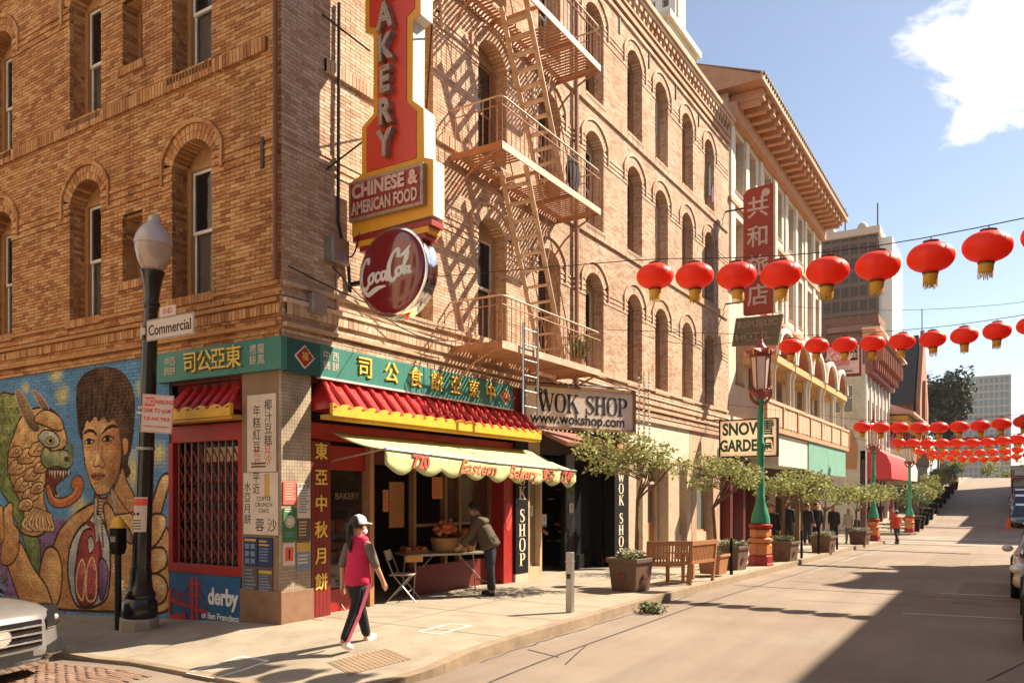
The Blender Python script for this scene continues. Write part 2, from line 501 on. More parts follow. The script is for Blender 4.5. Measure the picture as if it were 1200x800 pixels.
M['road'] = mat('asphalt', (.205,.165,.122), .9, var=.12, scale=1.2, bump=.55, bscale=130, grime=.5, gcol=(.13,.095,.065), gscale=.5)
def road_mat():
    m = bpy.data.materials.new('worn_asphalt'); m.use_nodes = True; t = m.node_tree; p = t.nodes['Principled BSDF']; L = t.links
    g = t.nodes.new('ShaderNodeNewGeometry')
    def nz(scale, det, st=(1,1,1), rough=.6):
        mp_ = t.nodes.new('ShaderNodeMapping'); mp_.inputs['Scale'].default_value = st; L.new(g.outputs['Position'], mp_.inputs[0])
        n_ = t.nodes.new('ShaderNodeTexNoise'); n_.inputs['Scale'].default_value = scale; n_.inputs['Detail'].default_value = det; n_.inputs['Roughness'].default_value = rough; L.new(mp_.outputs[0], n_.inputs['Vector']); return n_.outputs[0]
    def mr(x, a, b, c, d):
        r_ = t.nodes.new('ShaderNodeMapRange'); L.new(x, r_.inputs[0])
        for i, v in zip((1,2,3,4), (a,b,c,d)): r_.inputs[i].default_value = v
        return r_.outputs[0]
    def mix(f, a, b):
        x = t.nodes.new('ShaderNodeMix'); x.data_type = 'RGBA'; L.new(f, x.inputs['Factor'])
        for k, v in (('A', a), ('B', b)):
            if isinstance(v, tuple): x.inputs[k].default_value = (*v, 1)
            else: L.new(v, x.inputs[k])
        return x.outputs['Result']
    c = mix(mr(nz(.35, 6), .35, .65, 0, 1), (.21,.15,.107), (.29,.24,.185))
    c = mix(mr(nz(.8, 7, (2.2,.10,1)), .45, .75, 0, .55), c, (.13,.10,.075))
    c = mix(mr(nz(2.4, 8, rough=.75), .60, .72, 0, .55), c, (.10,.075,.055))
    c = mix(mr(nz(160, 3), .35, .7, 0, .5), c, (.33,.27,.20)); c = mix(mr(nz(230, 2), .55, .75, 0, .6), c, (.06,.045,.035))
    L.new(c, p.inputs['Base Color']); p.inputs['Roughness'].default_value = .85; p.inputs['Specular IOR Level'].default_value = .3
    b = t.nodes.new('ShaderNodeBump'); b.inputs['Strength'].default_value = .6; b.inputs['Distance'].default_value = .012; L.new(nz(120, 4), b.inputs['Height']); L.new(b.outputs[0], p.inputs['Normal'])
    return m
M['road'] = road_mat()
M['walk'] = mat('pavement_concrete', (.335,.285,.21), .85, var=.13, scale=2.0, bump=.3, bscale=110, grime=.6, gcol=(.19,.14,.095), gscale=1.6)
M['kerb'] = mat('kerb_stone', (.29,.215,.14), .85, var=.15, bump=.3, grime=.35)
M['paint_line'] = mat('road_paint', (.62,.58,.50), .7, grime=.55, gcol=(.25,.2,.15), gscale=3)
M['tar'] = mat('tar_seam', (.05,.04,.03), .8)

def sheet(name, xs, ys, zf, m, hole=None, kind='structure'):
    mb = MB(); idx = {}
    for j, y in enumerate(ys):
        for i, x in enumerate(xs):
            mb.v.append((x, y, zf(x, y)))
    nx = len(xs)
    for j in range(len(ys)-1):
        for i in range(nx-1):
            mb.f.append((j*nx+i, j*nx+i+1, (j+1)*nx+i+1, (j+1)*nx+i)); mb.m.append(0)
    o = mb.build(name, m, smooth=True, base=(0,0,0)); tag(o, kind=kind); return o
def lin(a, b, n): return [a+(b-a)*i/n for i in range(n+1)]
ROAD = sheet('road', [-900,-300,-120,-60,-40]+lin(-30,-8.8,42)+[-8.6,-5.2,-2,0,2.2,5.5,12,40,120,300,900],
      [-700,-200,-60,-30,-15]+lin(-8,14,44)+lin(15,145,65)+[155,170,200,300,400,650,900,2500], rz, M['road'])

# pavement outlines: outer kerb line and the inner line behind it
def pavement(name, outer, inner, m=None, kerb=True):
    mb = MB(); rows = 8
    n = len(outer); b = 0
    for k in range(n):
        for r_ in range(rows+1):
            t = r_/rows
            x = outer[k][0]+(inner[k][0]-outer[k][0])*t; y = outer[k][1]+(inner[k][1]-outer[k][1])*t
            mb.v.append((x, y, sz(x, y)))
    for k in range(n-1):
        for r_ in range(rows):
            a = k*(rows+1)+r_
            mb.f.append((a, a+1, a+rows+2, a+rows+1)); mb.m.append(0)
    o = mb.build(name, m or M['walk'], smooth=True, base=(0,0,0)); tag(o, kind='structure')
    if kerb:
        kb = MB()
        for k in range(n-1):
            (x0,y0),(x1,y1) = outer[k], outer[k+1]
            dx, dy = x1-x0, y1-y0; l = math.hypot(dx, dy) or 1
            ix, iy = inner[k][0]-x0, inner[k][1]-y0; li = math.hypot(ix, iy) or 1; nxk, nyk = ix/li, iy/li
            jx, jy = inner[k+1][0]-x1, inner[k+1][1]-y1; lj = math.hypot(jx, jy) or 1; mxk, myk = jx/lj, jy/lj
            A = [(x0-nxk*.02, y0-nyk*.02), (x1-mxk*.02, y1-myk*.02), (x1+mxk*.14, y1+myk*.14), (x0+nxk*.14, y0+nyk*.14)]
            top = [(p[0], p[1], sz(*q)+.006) for p, q in zip(A, [(x0,y0),(x1,y1),(x1,y1),(x0,y0)])]
            bot = [(p[0], p[1], p[2]-.22) for p in top]
            kb.add(top+bot, [(0,1,2,3),(4,5,1,0),(6,7,3,2)])
        ko = kb.build(name.replace('pavement','kerb'), M['kerb'], base=(0,0,0)); tag(ko, kind='structure')
    return o
arc = [(-6.68+1.4*math.cos(a), 7.0+1.4*math.sin(a)) for a in [R(-90)+R(90)*i/12 for i in range(13)]]
o1 = [(x, 5.6) for x in lin(-34, -6.9, 40)] + arc; i1 = [(x, FY+.4) for x in lin(-34, -9.0, 40)] + [(-9.0+.0*i, FY+.4) for i in range(13)]
pav_alley = pavement('corner_pavement', o1, i1)
ys = lin(7.0, 43.4, 90)
endarc = [(-6.9+1.6*math.cos(a), 43.4+1.6*math.sin(a)) for a in [R(0)+R(90)*i/8 for i in range(9)]]
pavement('street_pavement', [(-5.28, y) for y in ys] + endarc[1:] + [(-30, 45.0)], [(-13.5, y+(1.0 if y < 8.2 else 0)) for y in ys] + [(-13.5, 43.5)]*8 + [(-30, 43.2)])
ys2 = lin(58.6, 150, 60)
st = [(-30, 57.2), (-8, 57.2)] + [(-6.9+1.6*math.cos(a), 58.8+1.6*math.sin(a)) for a in [R(-90)+R(90)*i/6 for i in range(1,7)]]
pavement('uphill_pavement', st + [(-5.28, y) for y in ys2], [(-30, 61), (-9, 61)] + [(-9, 61)]*6 + [(-9.2, y+.01) for y in ys2])
ys3 = lin(-40, 43.4, 60)
pavement('far_pavement', [(2.2, y) for y in ys3], [(6.2, y) for y in ys3])
pavement('far_uphill_pavement', [(2.2, y) for y in ys2], [(6.2, y) for y in ys2])

# expansion joints, utility covers, tar seams and markings
def strip(mb, p, q, wd, zf, lift, n=8):
    p = Vector((*p, 0)); q = Vector((*q, 0)); d = (q-p).normalized(); s_ = Vector((-d.y, d.x, 0))*wd/2
    for i in range(n):
        a = p+(q-p)*i/n; b = p+(q-p)*(i+1)/n
        c = [a+s_, a-s_, b-s_, b+s_]
        pts = [(v.x, v.y, zf(v.x, v.y)+lift) for v in c]
        mb.poly([pts[0], pts[1], pts[2], pts[3]])
mb = MB()
for y in [8.45, 9.95, 11.45, 12.95, 14.45, 16, 17.5, 19, 20.5, 22, 24, 26, 28, 30, 32, 34]:
    strip(mb, (-9.4, y), (-5.44, y), .014, sz, .0025)
for x in (-7.35,): strip(mb, (x, 7.6), (x, 43), .014, sz, .0025, 60)
for x in [-9.2, -10.8, -12.4, -14, -15.6, -17.2]: strip(mb, (x, 5.75), (x, FY), .014, sz, .0025)
tag(mb.build('pavement_joints', mat('joint_dirt', (.17,.125,.085), .95), base=(0,0,0)), kind='structure')
mb = MB()
def cover(cx, cy, lx, ly, wd=.06):
    for (a, b, c, d) in ((cx-lx, cy-ly, cx+lx, cy-ly), (cx+lx, cy-ly, cx+lx, cy+ly), (cx+lx, cy+ly, cx-lx, cy+ly), (cx-lx, cy+ly, cx-lx, cy-ly)):
        strip(mb, (a, b), (c, d), wd, sz, .004, 2)
cover(-6.42, 8.55, .17, .36, .05); cover(-7.55, 5.95, .24, .36, .055)
tag(mb.build('utility_cover_outline', M['white'], base=(0,0,0)), kind='structure')
mb = MB()                                       # tactile ramp plate: rows of domes on a slab
strip(mb, (-6.30, 6.42), (-6.02, 7.12), .62, sz, .004, 4)
tp = mb.build('tactile_plate', mat('tactile_grey', (.30,.21,.13), .8), base=(0,0,0)); tag(tp, kind='structure')
mb = MB()
for i in range(13):
    for j in range(11):
        t = i/12; cx = -6.29+.26*t; cy = 6.45+.64*t; s_ = (j/10-.5)*.56
        x = cx-.93*s_; y = cy+.37*s_
        mb.lathe([(.016,0),(.012,.007)], 6, (x, y, sz(x, y)+.003))
d = mb.build('tactile_dome', mat('tactile_dome', (.27,.19,.12), .8), parent=None, base=(0,0,0)); tag(d, kind='stuff'); d['label'] = 'rows of small raised domes on the kerb ramp by the walking woman'; d['category'] = 'tactile paving'
mb = MB()
strip(mb, (-4.62, 4), (-4.62, 43), .03, rz, .0045, 60)
for p, q in (((-4.55, 8.3), (-5.1, 8.5)), ((-4.3,8.0),(-4.62,9.2)), ((-3.4,15.2),(-1.0,15.6)), ((.2,12.2),(1.4,12.0)), ((-.2,9.6),(.5,12.2))):
    strip(mb, p, q, .022, rz, .0045, 6)
for y in (17.3, 30.2, 34.4): strip(mb, (-5.1, y), (2.1, y+.25), .05, rz, .0045, 6)
pr = random.Random(3)                           # ragged crack along the gutter
x, y = -5.2, 7.6
while y < 15:
    nx_, ny_ = -5.20+pr.uniform(-.035,.035), y+pr.uniform(.08,.3)
    strip(mb, (x, y), (nx_, ny_), pr.uniform(.008,.03), rz, .0045, 1); x, y = nx_, ny_
tag(mb.build('tar_seams', M['tar'], base=(0,0,0)), kind='structure')
mb = MB()
for (x0, x1, y0, y1) in ((-.9,.6,16.5,21.5),(-4.4,-3.5,19,30),(-2.2,-1.0,27,33)):
    n_ = 6
    for i in range(n_):
        a, b = y0+(y1-y0)*i/n_, y0+(y1-y0)*(i+1)/n_; mb.poly([(x0,a,rz(x0,a)+.004),(x1,a,rz(x1,a)+.004),(x1,b,rz(x1,b)+.004),(x0,b,rz(x0,b)+.004)])
tag(mb.build('road_patches', mat('patch_asphalt', (.19,.145,.10), .9, var=.2, scale=3, bump=.5, bscale=140, grime=.5, gcol=(.3,.24,.17), gscale=2.5), base=(0,0,0)), kind='structure')
mb = MB()
for y in (45.4, 48.8): strip(mb, (-5.2, y), (2.2, y), .32, rz, .005, 8)
for y in (56.0, 53.4): strip(mb, (-5.2, y), (2.2, y), .32, rz, .005, 8)
strip(mb, (-1.5, 14.4), (1.2, 14.9), .07, rz, .005, 4)
strip(mb, (-1.2, 18.2), (1.0, 18.6), .09, rz, .005, 4)
for y in (66, 72, 79, 98, 101): strip(mb, (.2, y), (2.1, y), .12, rz, .005, 2)
tag(mb.build('road_markings', M['paint_line'], base=(0,0,0)), kind='structure')
# brick-paved mouth of the alley
pv = brick_mat('paver_brick', [(.20,.12,.085),(.24,.15,.105),(.26,.17,.125),(.28,.19,.14)])
mb = MB(); pr = random.Random(5)
for j in range(46):
    for i in range(24):
        x = -13.4 + i*.215 + (j % 2)*.107; y = 2.9+j*.054*1.05
        if y > 5.36 + min(0, (-7.4-x)*.0): continue
        z = rz(x, y)+.004+pr.uniform(0,.004)
        mb.box(x, x+.2125, y, y+.0555, z-.05, z+.006)
o = mb.build('brick_crossing', pv, base=(0,0,0)); tag(o, kind='structure')

# ------------------------------------------------------------------ the mural picture, painted in code
# wall window covered by the picture: x -17.6..-11.1, z -0.7..4.02 (metres), 170 px per metre
MX0, MX1, MZ0, MZ1, MPX = -17.6, -11.1, -.7, 4.02, 170
MW, MH = int((MX1-MX0)*MPX), int((MZ1-MZ0)*MPX)
_yy, _xx = np.mgrid[0:MH, 0:MW]
MXX = MX0 + (_xx+.5)/MPX; MZZ = MZ0 + (_yy+.5)/MPX
IMG = np.zeros((MH, MW, 3)); IMG[:] = (.11, .25, .42)
def vnoise(sc, seed):
    g = np.random.RandomState(seed); out_ = np.zeros((MH, MW)); amp = 1
    for o_ in range(4):
        n_ = g.rand(int(MH/MPX*sc)+3, int(MW/MPX*sc)+3)
        fy = (_yy/MPX*sc); fx = (_xx/MPX*sc); iy = fy.astype(int); ix = fx.astype(int); ty = fy-iy; tx = fx-ix
        ty = ty*ty*(3-2*ty); tx = tx*tx*(3-2*tx)
        out_ += amp*((n_[iy,ix]*(1-tx)+n_[iy,ix+1]*tx)*(1-ty)+(n_[iy+1,ix]*(1-tx)+n_[iy+1,ix+1]*tx)*ty)
        amp *= .5; sc *= 2
    return out_/1.875
VN = vnoise(2.2, 1); VN2 = vnoise(7, 2)
def inside(P):
    P = np.array(P); x = MXX; y = MZZ; r_ = np.zeros(x.shape, bool); n = len(P)
    x0, x1 = P[:,0].min(), P[:,0].max(); z0, z1 = P[:,1].min(), P[:,1].max()
    a = max(0, int((z0-MZ0)*MPX)-1); b = min(MH, int((z1-MZ0)*MPX)+2); c = max(0, int((x0-MX0)*MPX)-1); d = min(MW, int((x1-MX0)*MPX)+2)
    if a >= b or c >= d: return r_
    xs = x[a:b,c:d]; yv = y[a:b,c:d]; rr = np.zeros(xs.shape, bool); j = n-1
    for i in range(n):
        yi, yj, xi, xj = P[i,1], P[j,1], P[i,0], P[j,0]
        if yi != yj:
            rr ^= ((yi > yv) != (yj > yv)) & (xs < (xj-xi)*(yv-yi)/(yj-yi)+xi)
        j = i
    r_[a:b,c:d] = rr; return r_
def line(P, col, wd, closed=False, taper=False, n=8):
    C = catmull(P, n, closed)
    if closed: C = C+[C[0]]
    for i in range(len(C)-1):
        a, b = C[i][:2], C[i+1][:2]; w_ = wd*((1-abs(2*i/len(C)-1)**2)*.8+.2 if taper else 1)/2
        x0, x1 = min(a[0],b[0])-w_, max(a[0],b[0])+w_; z0, z1 = min(a[1],b[1])-w_, max(a[1],b[1])+w_
        r0 = max(0,int((z0-MZ0)*MPX)-1); r1 = min(MH,int((z1-MZ0)*MPX)+2); c0 = max(0,int((x0-MX0)*MPX)-1); c1 = min(MW,int((x1-MX0)*MPX)+2)
        if r0 >= r1 or c0 >= c1: continue
        X = MXX[r0:r1,c0:c1]; Z = MZZ[r0:r1,c0:c1]; d = b-a; l2 = max(1e-9, d@d)
        t = np.clip(((X-a[0])*d[0]+(Z-a[1])*d[1])/l2, 0, 1)
        m_ = np.hypot(X-a[0]-t*d[0], Z-a[1]-t*d[1]) < w_
        IMG[r0:r1,c0:c1][m_] = col
def blob(P, c0, c1=None, ang=0.0, edge=None, ew=.03, smooth=True, tex=.18, n=7):
    C = [p[:2] for p in (catmull(P, n, True) if smooth else P)]
    m_ = inside(C)
    if not m_.any(): return
    c0 = np.array(c0); c1 = np.array(c1 if c1 is not None else c0)
    q = MXX*math.cos(ang)+MZZ*math.sin(ang); lo, hi = q[m_].min(), q[m_].max(); t = ((q-lo)/(hi-lo+1e-6))[m_][:,None]
    t = np.clip(t+(VN[m_][:,None]-.5)*.5, 0, 1)
    IMG[m_] = (c0*(1-t)+c1*t)*(1+tex*(VN2[m_][:,None]-.5)*2)
    if edge is not None: line(P, edge, ew, True, n=n) if smooth else line(P+[P[0]], edge, ew, n=1)
IMG *= (.75+.5*VN)[:,:,None]
def spot(x, z, rx, rz_, col, k):
    d = np.hypot((MXX-x)/rx, (MZZ-z)/rz_); k = (np.clip(1.3-d, 0, 1)**1.3)[:,:,None]*k
    IMG[:] = IMG*(1-k)+np.array(col)*k
YL = (.62,.52,.20); PU = (.17,.085,.19); GR = (.11,.16,.05); OR, OR2, DK = (.44,.22,.07), (.64,.42,.18), (.06,.025,.012); SK, SK2, HR = (.36,.155,.05), (.64,.37,.15), (.05,.024,.012)
spot(-14.43,3.92,0.25,0.15,YL,0.85)
spot(-14.23,3.56,0.25,0.20,YL,0.85)
spot(-11.84,3.51,0.21,0.19,YL,0.85)
spot(-11.43,2.44,0.24,0.21,YL,0.85)
spot(-12.11,2.18,0.27,0.38,YL,0.85)
spot(-13.71,1.61,0.31,0.19,YL,0.85)
spot(-15.48,3.77,0.18,0.11,YL,0.85)
spot(-11.74,2.88,0.15,0.16,YL,0.85)
blob([(-16.49,-0.02),(-16.42,1.46),(-15.79,0.82),(-15.03,0.07)], PU, (.27,.17,.30), 1.2, None, 0.03, tex=0.5)
blob([(-14.31,-0.11),(-14.60,0.56),(-14.18,1.11),(-13.82,1.26),(-13.63,0.90),(-14.04,-0.24)], PU, (.27,.17,.30), 1.2, None, 0.03, tex=0.5)
blob([(-15.18,0.84),(-14.60,1.32),(-14.04,1.30),(-14.31,0.87),(-14.74,0.47)], PU, (.25,.15,.28), 1.2, None, 0.03, tex=0.5)
blob([(-16.49,3.59),(-15.97,3.69),(-15.57,3.53),(-15.57,2.74),(-15.79,2.10),(-15.54,1.47),(-15.18,1.31),(-14.94,0.70),(-15.18,0.06),(-15.48,0.83),(-16.10,1.62),(-16.49,2.11)], GR, (.27,.28,.09), 1.0, DK, 0.03, tex=0.6)
line([(-16.54,3.46),(-16.45,3.36),(-16.37,3.45)], (.06,.085,.03), 0.022)
line([(-16.34,3.45),(-16.26,3.35),(-16.18,3.44)], (.06,.085,.03), 0.022)
line([(-16.15,3.44),(-16.07,3.34),(-15.99,3.43)], (.06,.085,.03), 0.022)
line([(-15.96,3.43),(-15.88,3.33),(-15.80,3.42)], (.06,.085,.03), 0.022)
line([(-15.77,3.42),(-15.69,3.32),(-15.61,3.41)], (.06,.085,.03), 0.022)
line([(-16.44,3.24),(-16.36,3.14),(-16.27,3.23)], (.06,.085,.03), 0.022)
line([(-16.25,3.23),(-16.16,3.13),(-16.08,3.22)], (.06,.085,.03), 0.022)
line([(-16.06,3.22),(-15.97,3.12),(-15.89,3.22)], (.06,.085,.03), 0.022)
line([(-15.87,3.21),(-15.79,3.11),(-15.71,3.21)], (.06,.085,.03), 0.022)
line([(-15.68,3.20),(-15.60,3.11),(-15.52,3.20)], (.06,.085,.03), 0.022)
line([(-16.54,3.03),(-16.45,2.93),(-16.37,3.03)], (.06,.085,.03), 0.022)
line([(-16.34,3.03),(-16.26,2.92),(-16.18,3.02)], (.06,.085,.03), 0.022)
line([(-16.15,3.02),(-16.07,2.92),(-15.99,3.01)], (.06,.085,.03), 0.022)
line([(-15.96,3.01),(-15.88,2.91),(-15.80,3.00)], (.06,.085,.03), 0.022)
line([(-15.77,3.00),(-15.69,2.90),(-15.61,2.99)], (.06,.085,.03), 0.022)
line([(-16.44,2.82),(-16.36,2.72),(-16.27,2.81)], (.06,.085,.03), 0.022)
line([(-16.25,2.81),(-16.16,2.71),(-16.08,2.80)], (.06,.085,.03), 0.022)
line([(-16.06,2.80),(-15.97,2.70),(-15.89,2.80)], (.06,.085,.03), 0.022)
line([(-15.87,2.80),(-15.79,2.70),(-15.71,2.79)], (.06,.085,.03), 0.022)
line([(-15.68,2.79),(-15.60,2.69),(-15.52,2.78)], (.06,.085,.03), 0.022)
line([(-16.54,2.61),(-16.45,2.51),(-16.37,2.60)], (.06,.085,.03), 0.022)
line([(-16.34,2.60),(-16.26,2.50),(-16.18,2.60)], (.06,.085,.03), 0.022)
line([(-16.15,2.60),(-16.07,2.50),(-15.99,2.59)], (.06,.085,.03), 0.022)
line([(-15.96,2.59),(-15.88,2.49),(-15.80,2.59)], (.06,.085,.03), 0.022)
line([(-15.77,2.58),(-15.69,2.49),(-15.61,2.58)], (.06,.085,.03), 0.022)
line([(-16.44,2.39),(-16.36,2.29),(-16.27,2.39)], (.06,.085,.03), 0.022)
line([(-16.25,2.39),(-16.16,2.29),(-16.08,2.38)], (.06,.085,.03), 0.022)
line([(-16.06,2.38),(-15.97,2.28),(-15.89,2.38)], (.06,.085,.03), 0.022)
line([(-15.87,2.38),(-15.79,2.28),(-15.71,2.38)], (.06,.085,.03), 0.022)
line([(-15.68,2.37),(-15.60,2.28),(-15.52,2.37)], (.06,.085,.03), 0.022)
line([(-16.54,2.18),(-16.45,2.08),(-16.37,2.18)], (.06,.085,.03), 0.022)
line([(-16.34,2.18),(-16.26,2.08),(-16.18,2.17)], (.06,.085,.03), 0.022)
line([(-16.15,2.17),(-16.07,2.08),(-15.99,2.17)], (.06,.085,.03), 0.022)
line([(-15.96,2.17),(-15.88,2.07),(-15.80,2.17)], (.06,.085,.03), 0.022)
blob([(-15.66,3.22),(-15.30,3.36),(-14.74,3.36),(-14.37,3.20),(-14.15,2.96),(-14.09,2.69),(-14.31,2.54),(-14.74,2.09),(-14.83,1.71),(-14.60,1.29),(-15.03,1.04),(-15.63,1.11),(-15.54,1.47),(-16.04,2.11),(-16.10,2.59),(-15.85,2.99)], OR, OR2, .8, DK, 0.04, tex=0.45)
blob([(-15.85,3.68),(-15.66,3.73),(-15.33,3.44),(-14.97,3.03),(-15.18,2.94),(-15.54,3.21)], (.13,.07,.04), (.36,.22,.12), 1.4, (.5,.4,.28), 0.02)
blob([(-15.24,3.69),(-15.09,3.69),(-14.83,3.52),(-14.65,3.32),(-14.88,3.34)], (.13,.07,.04), (.36,.22,.12), 1.4, (.5,.4,.28), 0.02)
blob([(-16.13,2.20),(-15.96,2.42),(-15.58,2.45),(-15.45,2.29),(-15.68,2.17)], (.34,.14,.05), (.70,.48,.22), 1.3, DK, 0.024, tex=0.3)
line([(-15.92,2.25),(-15.72,2.38),(-15.58,2.31),(-15.75,2.26),(-15.79,2.30)], DK, 0.018)
blob([(-15.75,2.40),(-15.59,2.62),(-15.22,2.65),(-15.09,2.49),(-15.32,2.37)], (.34,.14,.05), (.70,.48,.22), 1.3, DK, 0.024, tex=0.3)
line([(-15.55,2.45),(-15.35,2.58),(-15.22,2.51),(-15.38,2.46),(-15.42,2.50)], DK, 0.018)
blob([(-15.36,2.53),(-15.21,2.73),(-14.88,2.75),(-14.77,2.60),(-14.97,2.50)], (.34,.14,.05), (.70,.48,.22), 1.3, DK, 0.024, tex=0.3)
line([(-15.18,2.57),(-15.00,2.69),(-14.88,2.62),(-15.03,2.58),(-15.06,2.61)], DK, 0.018)
blob([(-15.91,1.87),(-15.74,2.10),(-15.37,2.13),(-15.24,1.97),(-15.47,1.85)], (.34,.14,.05), (.70,.48,.22), 1.3, DK, 0.024, tex=0.3)
line([(-15.71,1.92),(-15.50,2.06),(-15.37,1.99),(-15.54,1.94),(-15.57,1.97)], DK, 0.018)
blob([(-15.54,2.07),(-15.39,2.27),(-15.06,2.30),(-14.94,2.16),(-15.15,2.05)], (.34,.14,.05), (.70,.48,.22), 1.3, DK, 0.024, tex=0.3)
line([(-15.36,2.12),(-15.18,2.24),(-15.06,2.17),(-15.21,2.13),(-15.24,2.16)], DK, 0.018)
blob([(-16.10,2.52),(-15.97,2.68),(-15.70,2.70),(-15.60,2.58),(-15.77,2.50)], (.34,.14,.05), (.70,.48,.22), 1.3, DK, 0.024, tex=0.3)
line([(-15.95,2.55),(-15.80,2.65),(-15.70,2.60),(-15.82,2.56),(-15.85,2.59)], DK, 0.018)
blob([(-15.60,1.69),(-15.45,1.89),(-15.12,1.93),(-15.00,1.78),(-15.21,1.67)], (.34,.14,.05), (.70,.48,.22), 1.3, DK, 0.024, tex=0.3)
line([(-15.42,1.74),(-15.24,1.86),(-15.12,1.80),(-15.27,1.75),(-15.30,1.78)], DK, 0.018)
blob([(-15.18,2.21),(-15.06,2.37),(-14.80,2.39),(-14.71,2.28),(-14.87,2.19)], (.34,.14,.05), (.70,.48,.22), 1.3, DK, 0.024, tex=0.3)
line([(-15.04,2.25),(-14.90,2.34),(-14.80,2.29),(-14.92,2.26),(-14.94,2.28)], DK, 0.018)
blob([(-15.75,1.51),(-15.62,1.69),(-15.32,1.72),(-15.21,1.60),(-15.40,1.50)], (.34,.14,.05), (.70,.48,.22), 1.3, DK, 0.024, tex=0.3)
line([(-15.59,1.55),(-15.42,1.67),(-15.32,1.61),(-15.45,1.57),(-15.48,1.59)], DK, 0.018)
blob([(-15.30,1.83),(-15.18,2.00),(-14.92,2.02),(-14.83,1.91),(-14.99,1.82)], (.34,.14,.05), (.70,.48,.22), 1.3, DK, 0.024, tex=0.3)
line([(-15.15,1.87),(-15.01,1.97),(-14.92,1.92),(-15.04,1.88),(-15.06,1.91)], DK, 0.018)
blob([(-15.18,3.16),(-14.83,3.33),(-14.37,3.21),(-14.18,2.99),(-14.37,2.93),(-14.74,3.02)], (.42,.2,.07), (.62,.42,.2), 1.2, DK, 0.03)
blob([(-15.03,2.83),(-14.83,2.96),(-14.51,2.92),(-14.31,2.76),(-14.43,2.64),(-14.77,2.66)], (.28,.30,.24), (.62,.60,.5), 1.2, DK, 0.03)
blob([(-14.77,2.77),(-14.62,2.84),(-14.48,2.76),(-14.62,2.69)], (.5,.42,.1), None, 0, DK, 0.02)
blob([(-14.68,2.77),(-14.61,2.81),(-14.54,2.76),(-14.61,2.72)], (.02,.02,.02), None, 0, None, 0.03)
blob([(-14.83,2.65),(-14.54,2.58),(-14.20,2.59),(-13.93,2.49),(-13.90,2.34),(-14.09,2.25),(-14.43,2.30),(-14.71,2.26),(-14.94,2.41)], (.12,.17,.07), (.45,.42,.22), 1.3, DK, 0.032, tex=0.5)
blob([(-14.15,2.46),(-13.98,2.44),(-14.01,2.37),(-14.15,2.39)], (.05,.05,.02), None, 0, None, 0.03)
blob([(-14.74,2.23),(-14.43,2.26),(-14.04,2.22),(-14.09,2.12),(-14.43,1.94),(-14.37,1.72),(-14.60,1.63),(-14.77,1.86)], (.09,.02,.015), (.2,.05,.03), 1.4, DK, 0.028)
blob([(-14.68,2.23),(-14.61,2.23),(-14.64,2.12)], (.68,.62,.47), None, 0, DK, .010, smooth=False)
blob([(-14.59,2.23),(-14.52,2.23),(-14.55,2.08)], (.68,.62,.47), None, 0, DK, .010, smooth=False)
blob([(-14.50,2.23),(-14.43,2.23),(-14.46,2.03)], (.68,.62,.47), None, 0, DK, .010, smooth=False)
blob([(-14.41,2.23),(-14.34,2.23),(-14.37,2.12)], (.68,.62,.47), None, 0, DK, .010, smooth=False)
blob([(-14.32,2.23),(-14.25,2.22),(-14.28,2.07)], (.68,.62,.47), None, 0, DK, .010, smooth=False)
blob([(-14.23,2.22),(-14.16,2.22),(-14.19,2.03)], (.68,.62,.47), None, 0, DK, .010, smooth=False)
blob([(-14.14,2.22),(-14.08,2.22),(-14.10,2.12)], (.68,.62,.47), None, 0, DK, .010, smooth=False)
blob([(-14.05,2.22),(-13.99,2.22),(-14.02,2.07)], (.68,.62,.47), None, 0, DK, .010, smooth=False)
blob([(-14.68,1.66),(-14.62,1.66),(-14.65,1.78)], (.68,.62,.47), None, 0, DK, .010, smooth=False)
blob([(-14.61,1.68),(-14.55,1.69),(-14.58,1.80)], (.68,.62,.47), None, 0, DK, .010, smooth=False)
blob([(-14.53,1.71),(-14.48,1.71),(-14.50,1.82)], (.68,.62,.47), None, 0, DK, .010, smooth=False)
blob([(-14.46,1.73),(-14.40,1.73),(-14.43,1.83)], (.68,.62,.47), None, 0, DK, .010, smooth=False)
blob([(-14.39,1.75),(-14.33,1.75),(-14.36,1.85)], (.68,.62,.47), None, 0, DK, .010, smooth=False)
line([(-14.68,1.91),(-14.57,1.71),(-14.31,1.65),(-13.98,1.70),(-13.74,1.81),(-13.63,1.96),(-13.71,2.04),(-13.85,1.99),(-13.79,1.92)], DK, 0.2)
line([(-14.68,1.91),(-14.57,1.71),(-14.31,1.65),(-13.98,1.70),(-13.74,1.81),(-13.63,1.96),(-13.71,2.04),(-13.85,1.99),(-13.79,1.92)], (.44,.14,.05), 0.155)
line([(-14.62,1.85),(-14.48,1.71),(-14.20,1.69),(-13.90,1.79),(-13.74,1.92)], (.62,.27,.1), 0.05)
line([(-15.18,1.53),(-15.42,1.37),(-15.57,1.24),(-15.30,1.15)], DK, 0.1)
line([(-15.18,1.53),(-15.42,1.37),(-15.57,1.24),(-15.30,1.15)], (.70,.48,.24), 0.065)
line([(-15.11,1.52),(-15.33,1.37),(-15.45,1.18),(-15.22,1.16)], DK, 0.1)
line([(-15.11,1.52),(-15.33,1.37),(-15.45,1.18),(-15.22,1.16)], (.60,.38,.16), 0.065)
line([(-15.05,1.51),(-15.24,1.38),(-15.33,1.25),(-15.14,1.16)], DK, 0.1)
line([(-15.05,1.51),(-15.24,1.38),(-15.33,1.25),(-15.14,1.16)], (.70,.48,.24), 0.065)
line([(-14.98,1.50),(-15.15,1.38),(-15.21,1.19),(-15.07,1.16)], DK, 0.1)
line([(-14.98,1.50),(-15.15,1.38),(-15.21,1.19),(-15.07,1.16)], (.60,.38,.16), 0.065)
line([(-14.92,1.49),(-15.06,1.38),(-15.09,1.25),(-14.99,1.16)], DK, 0.1)
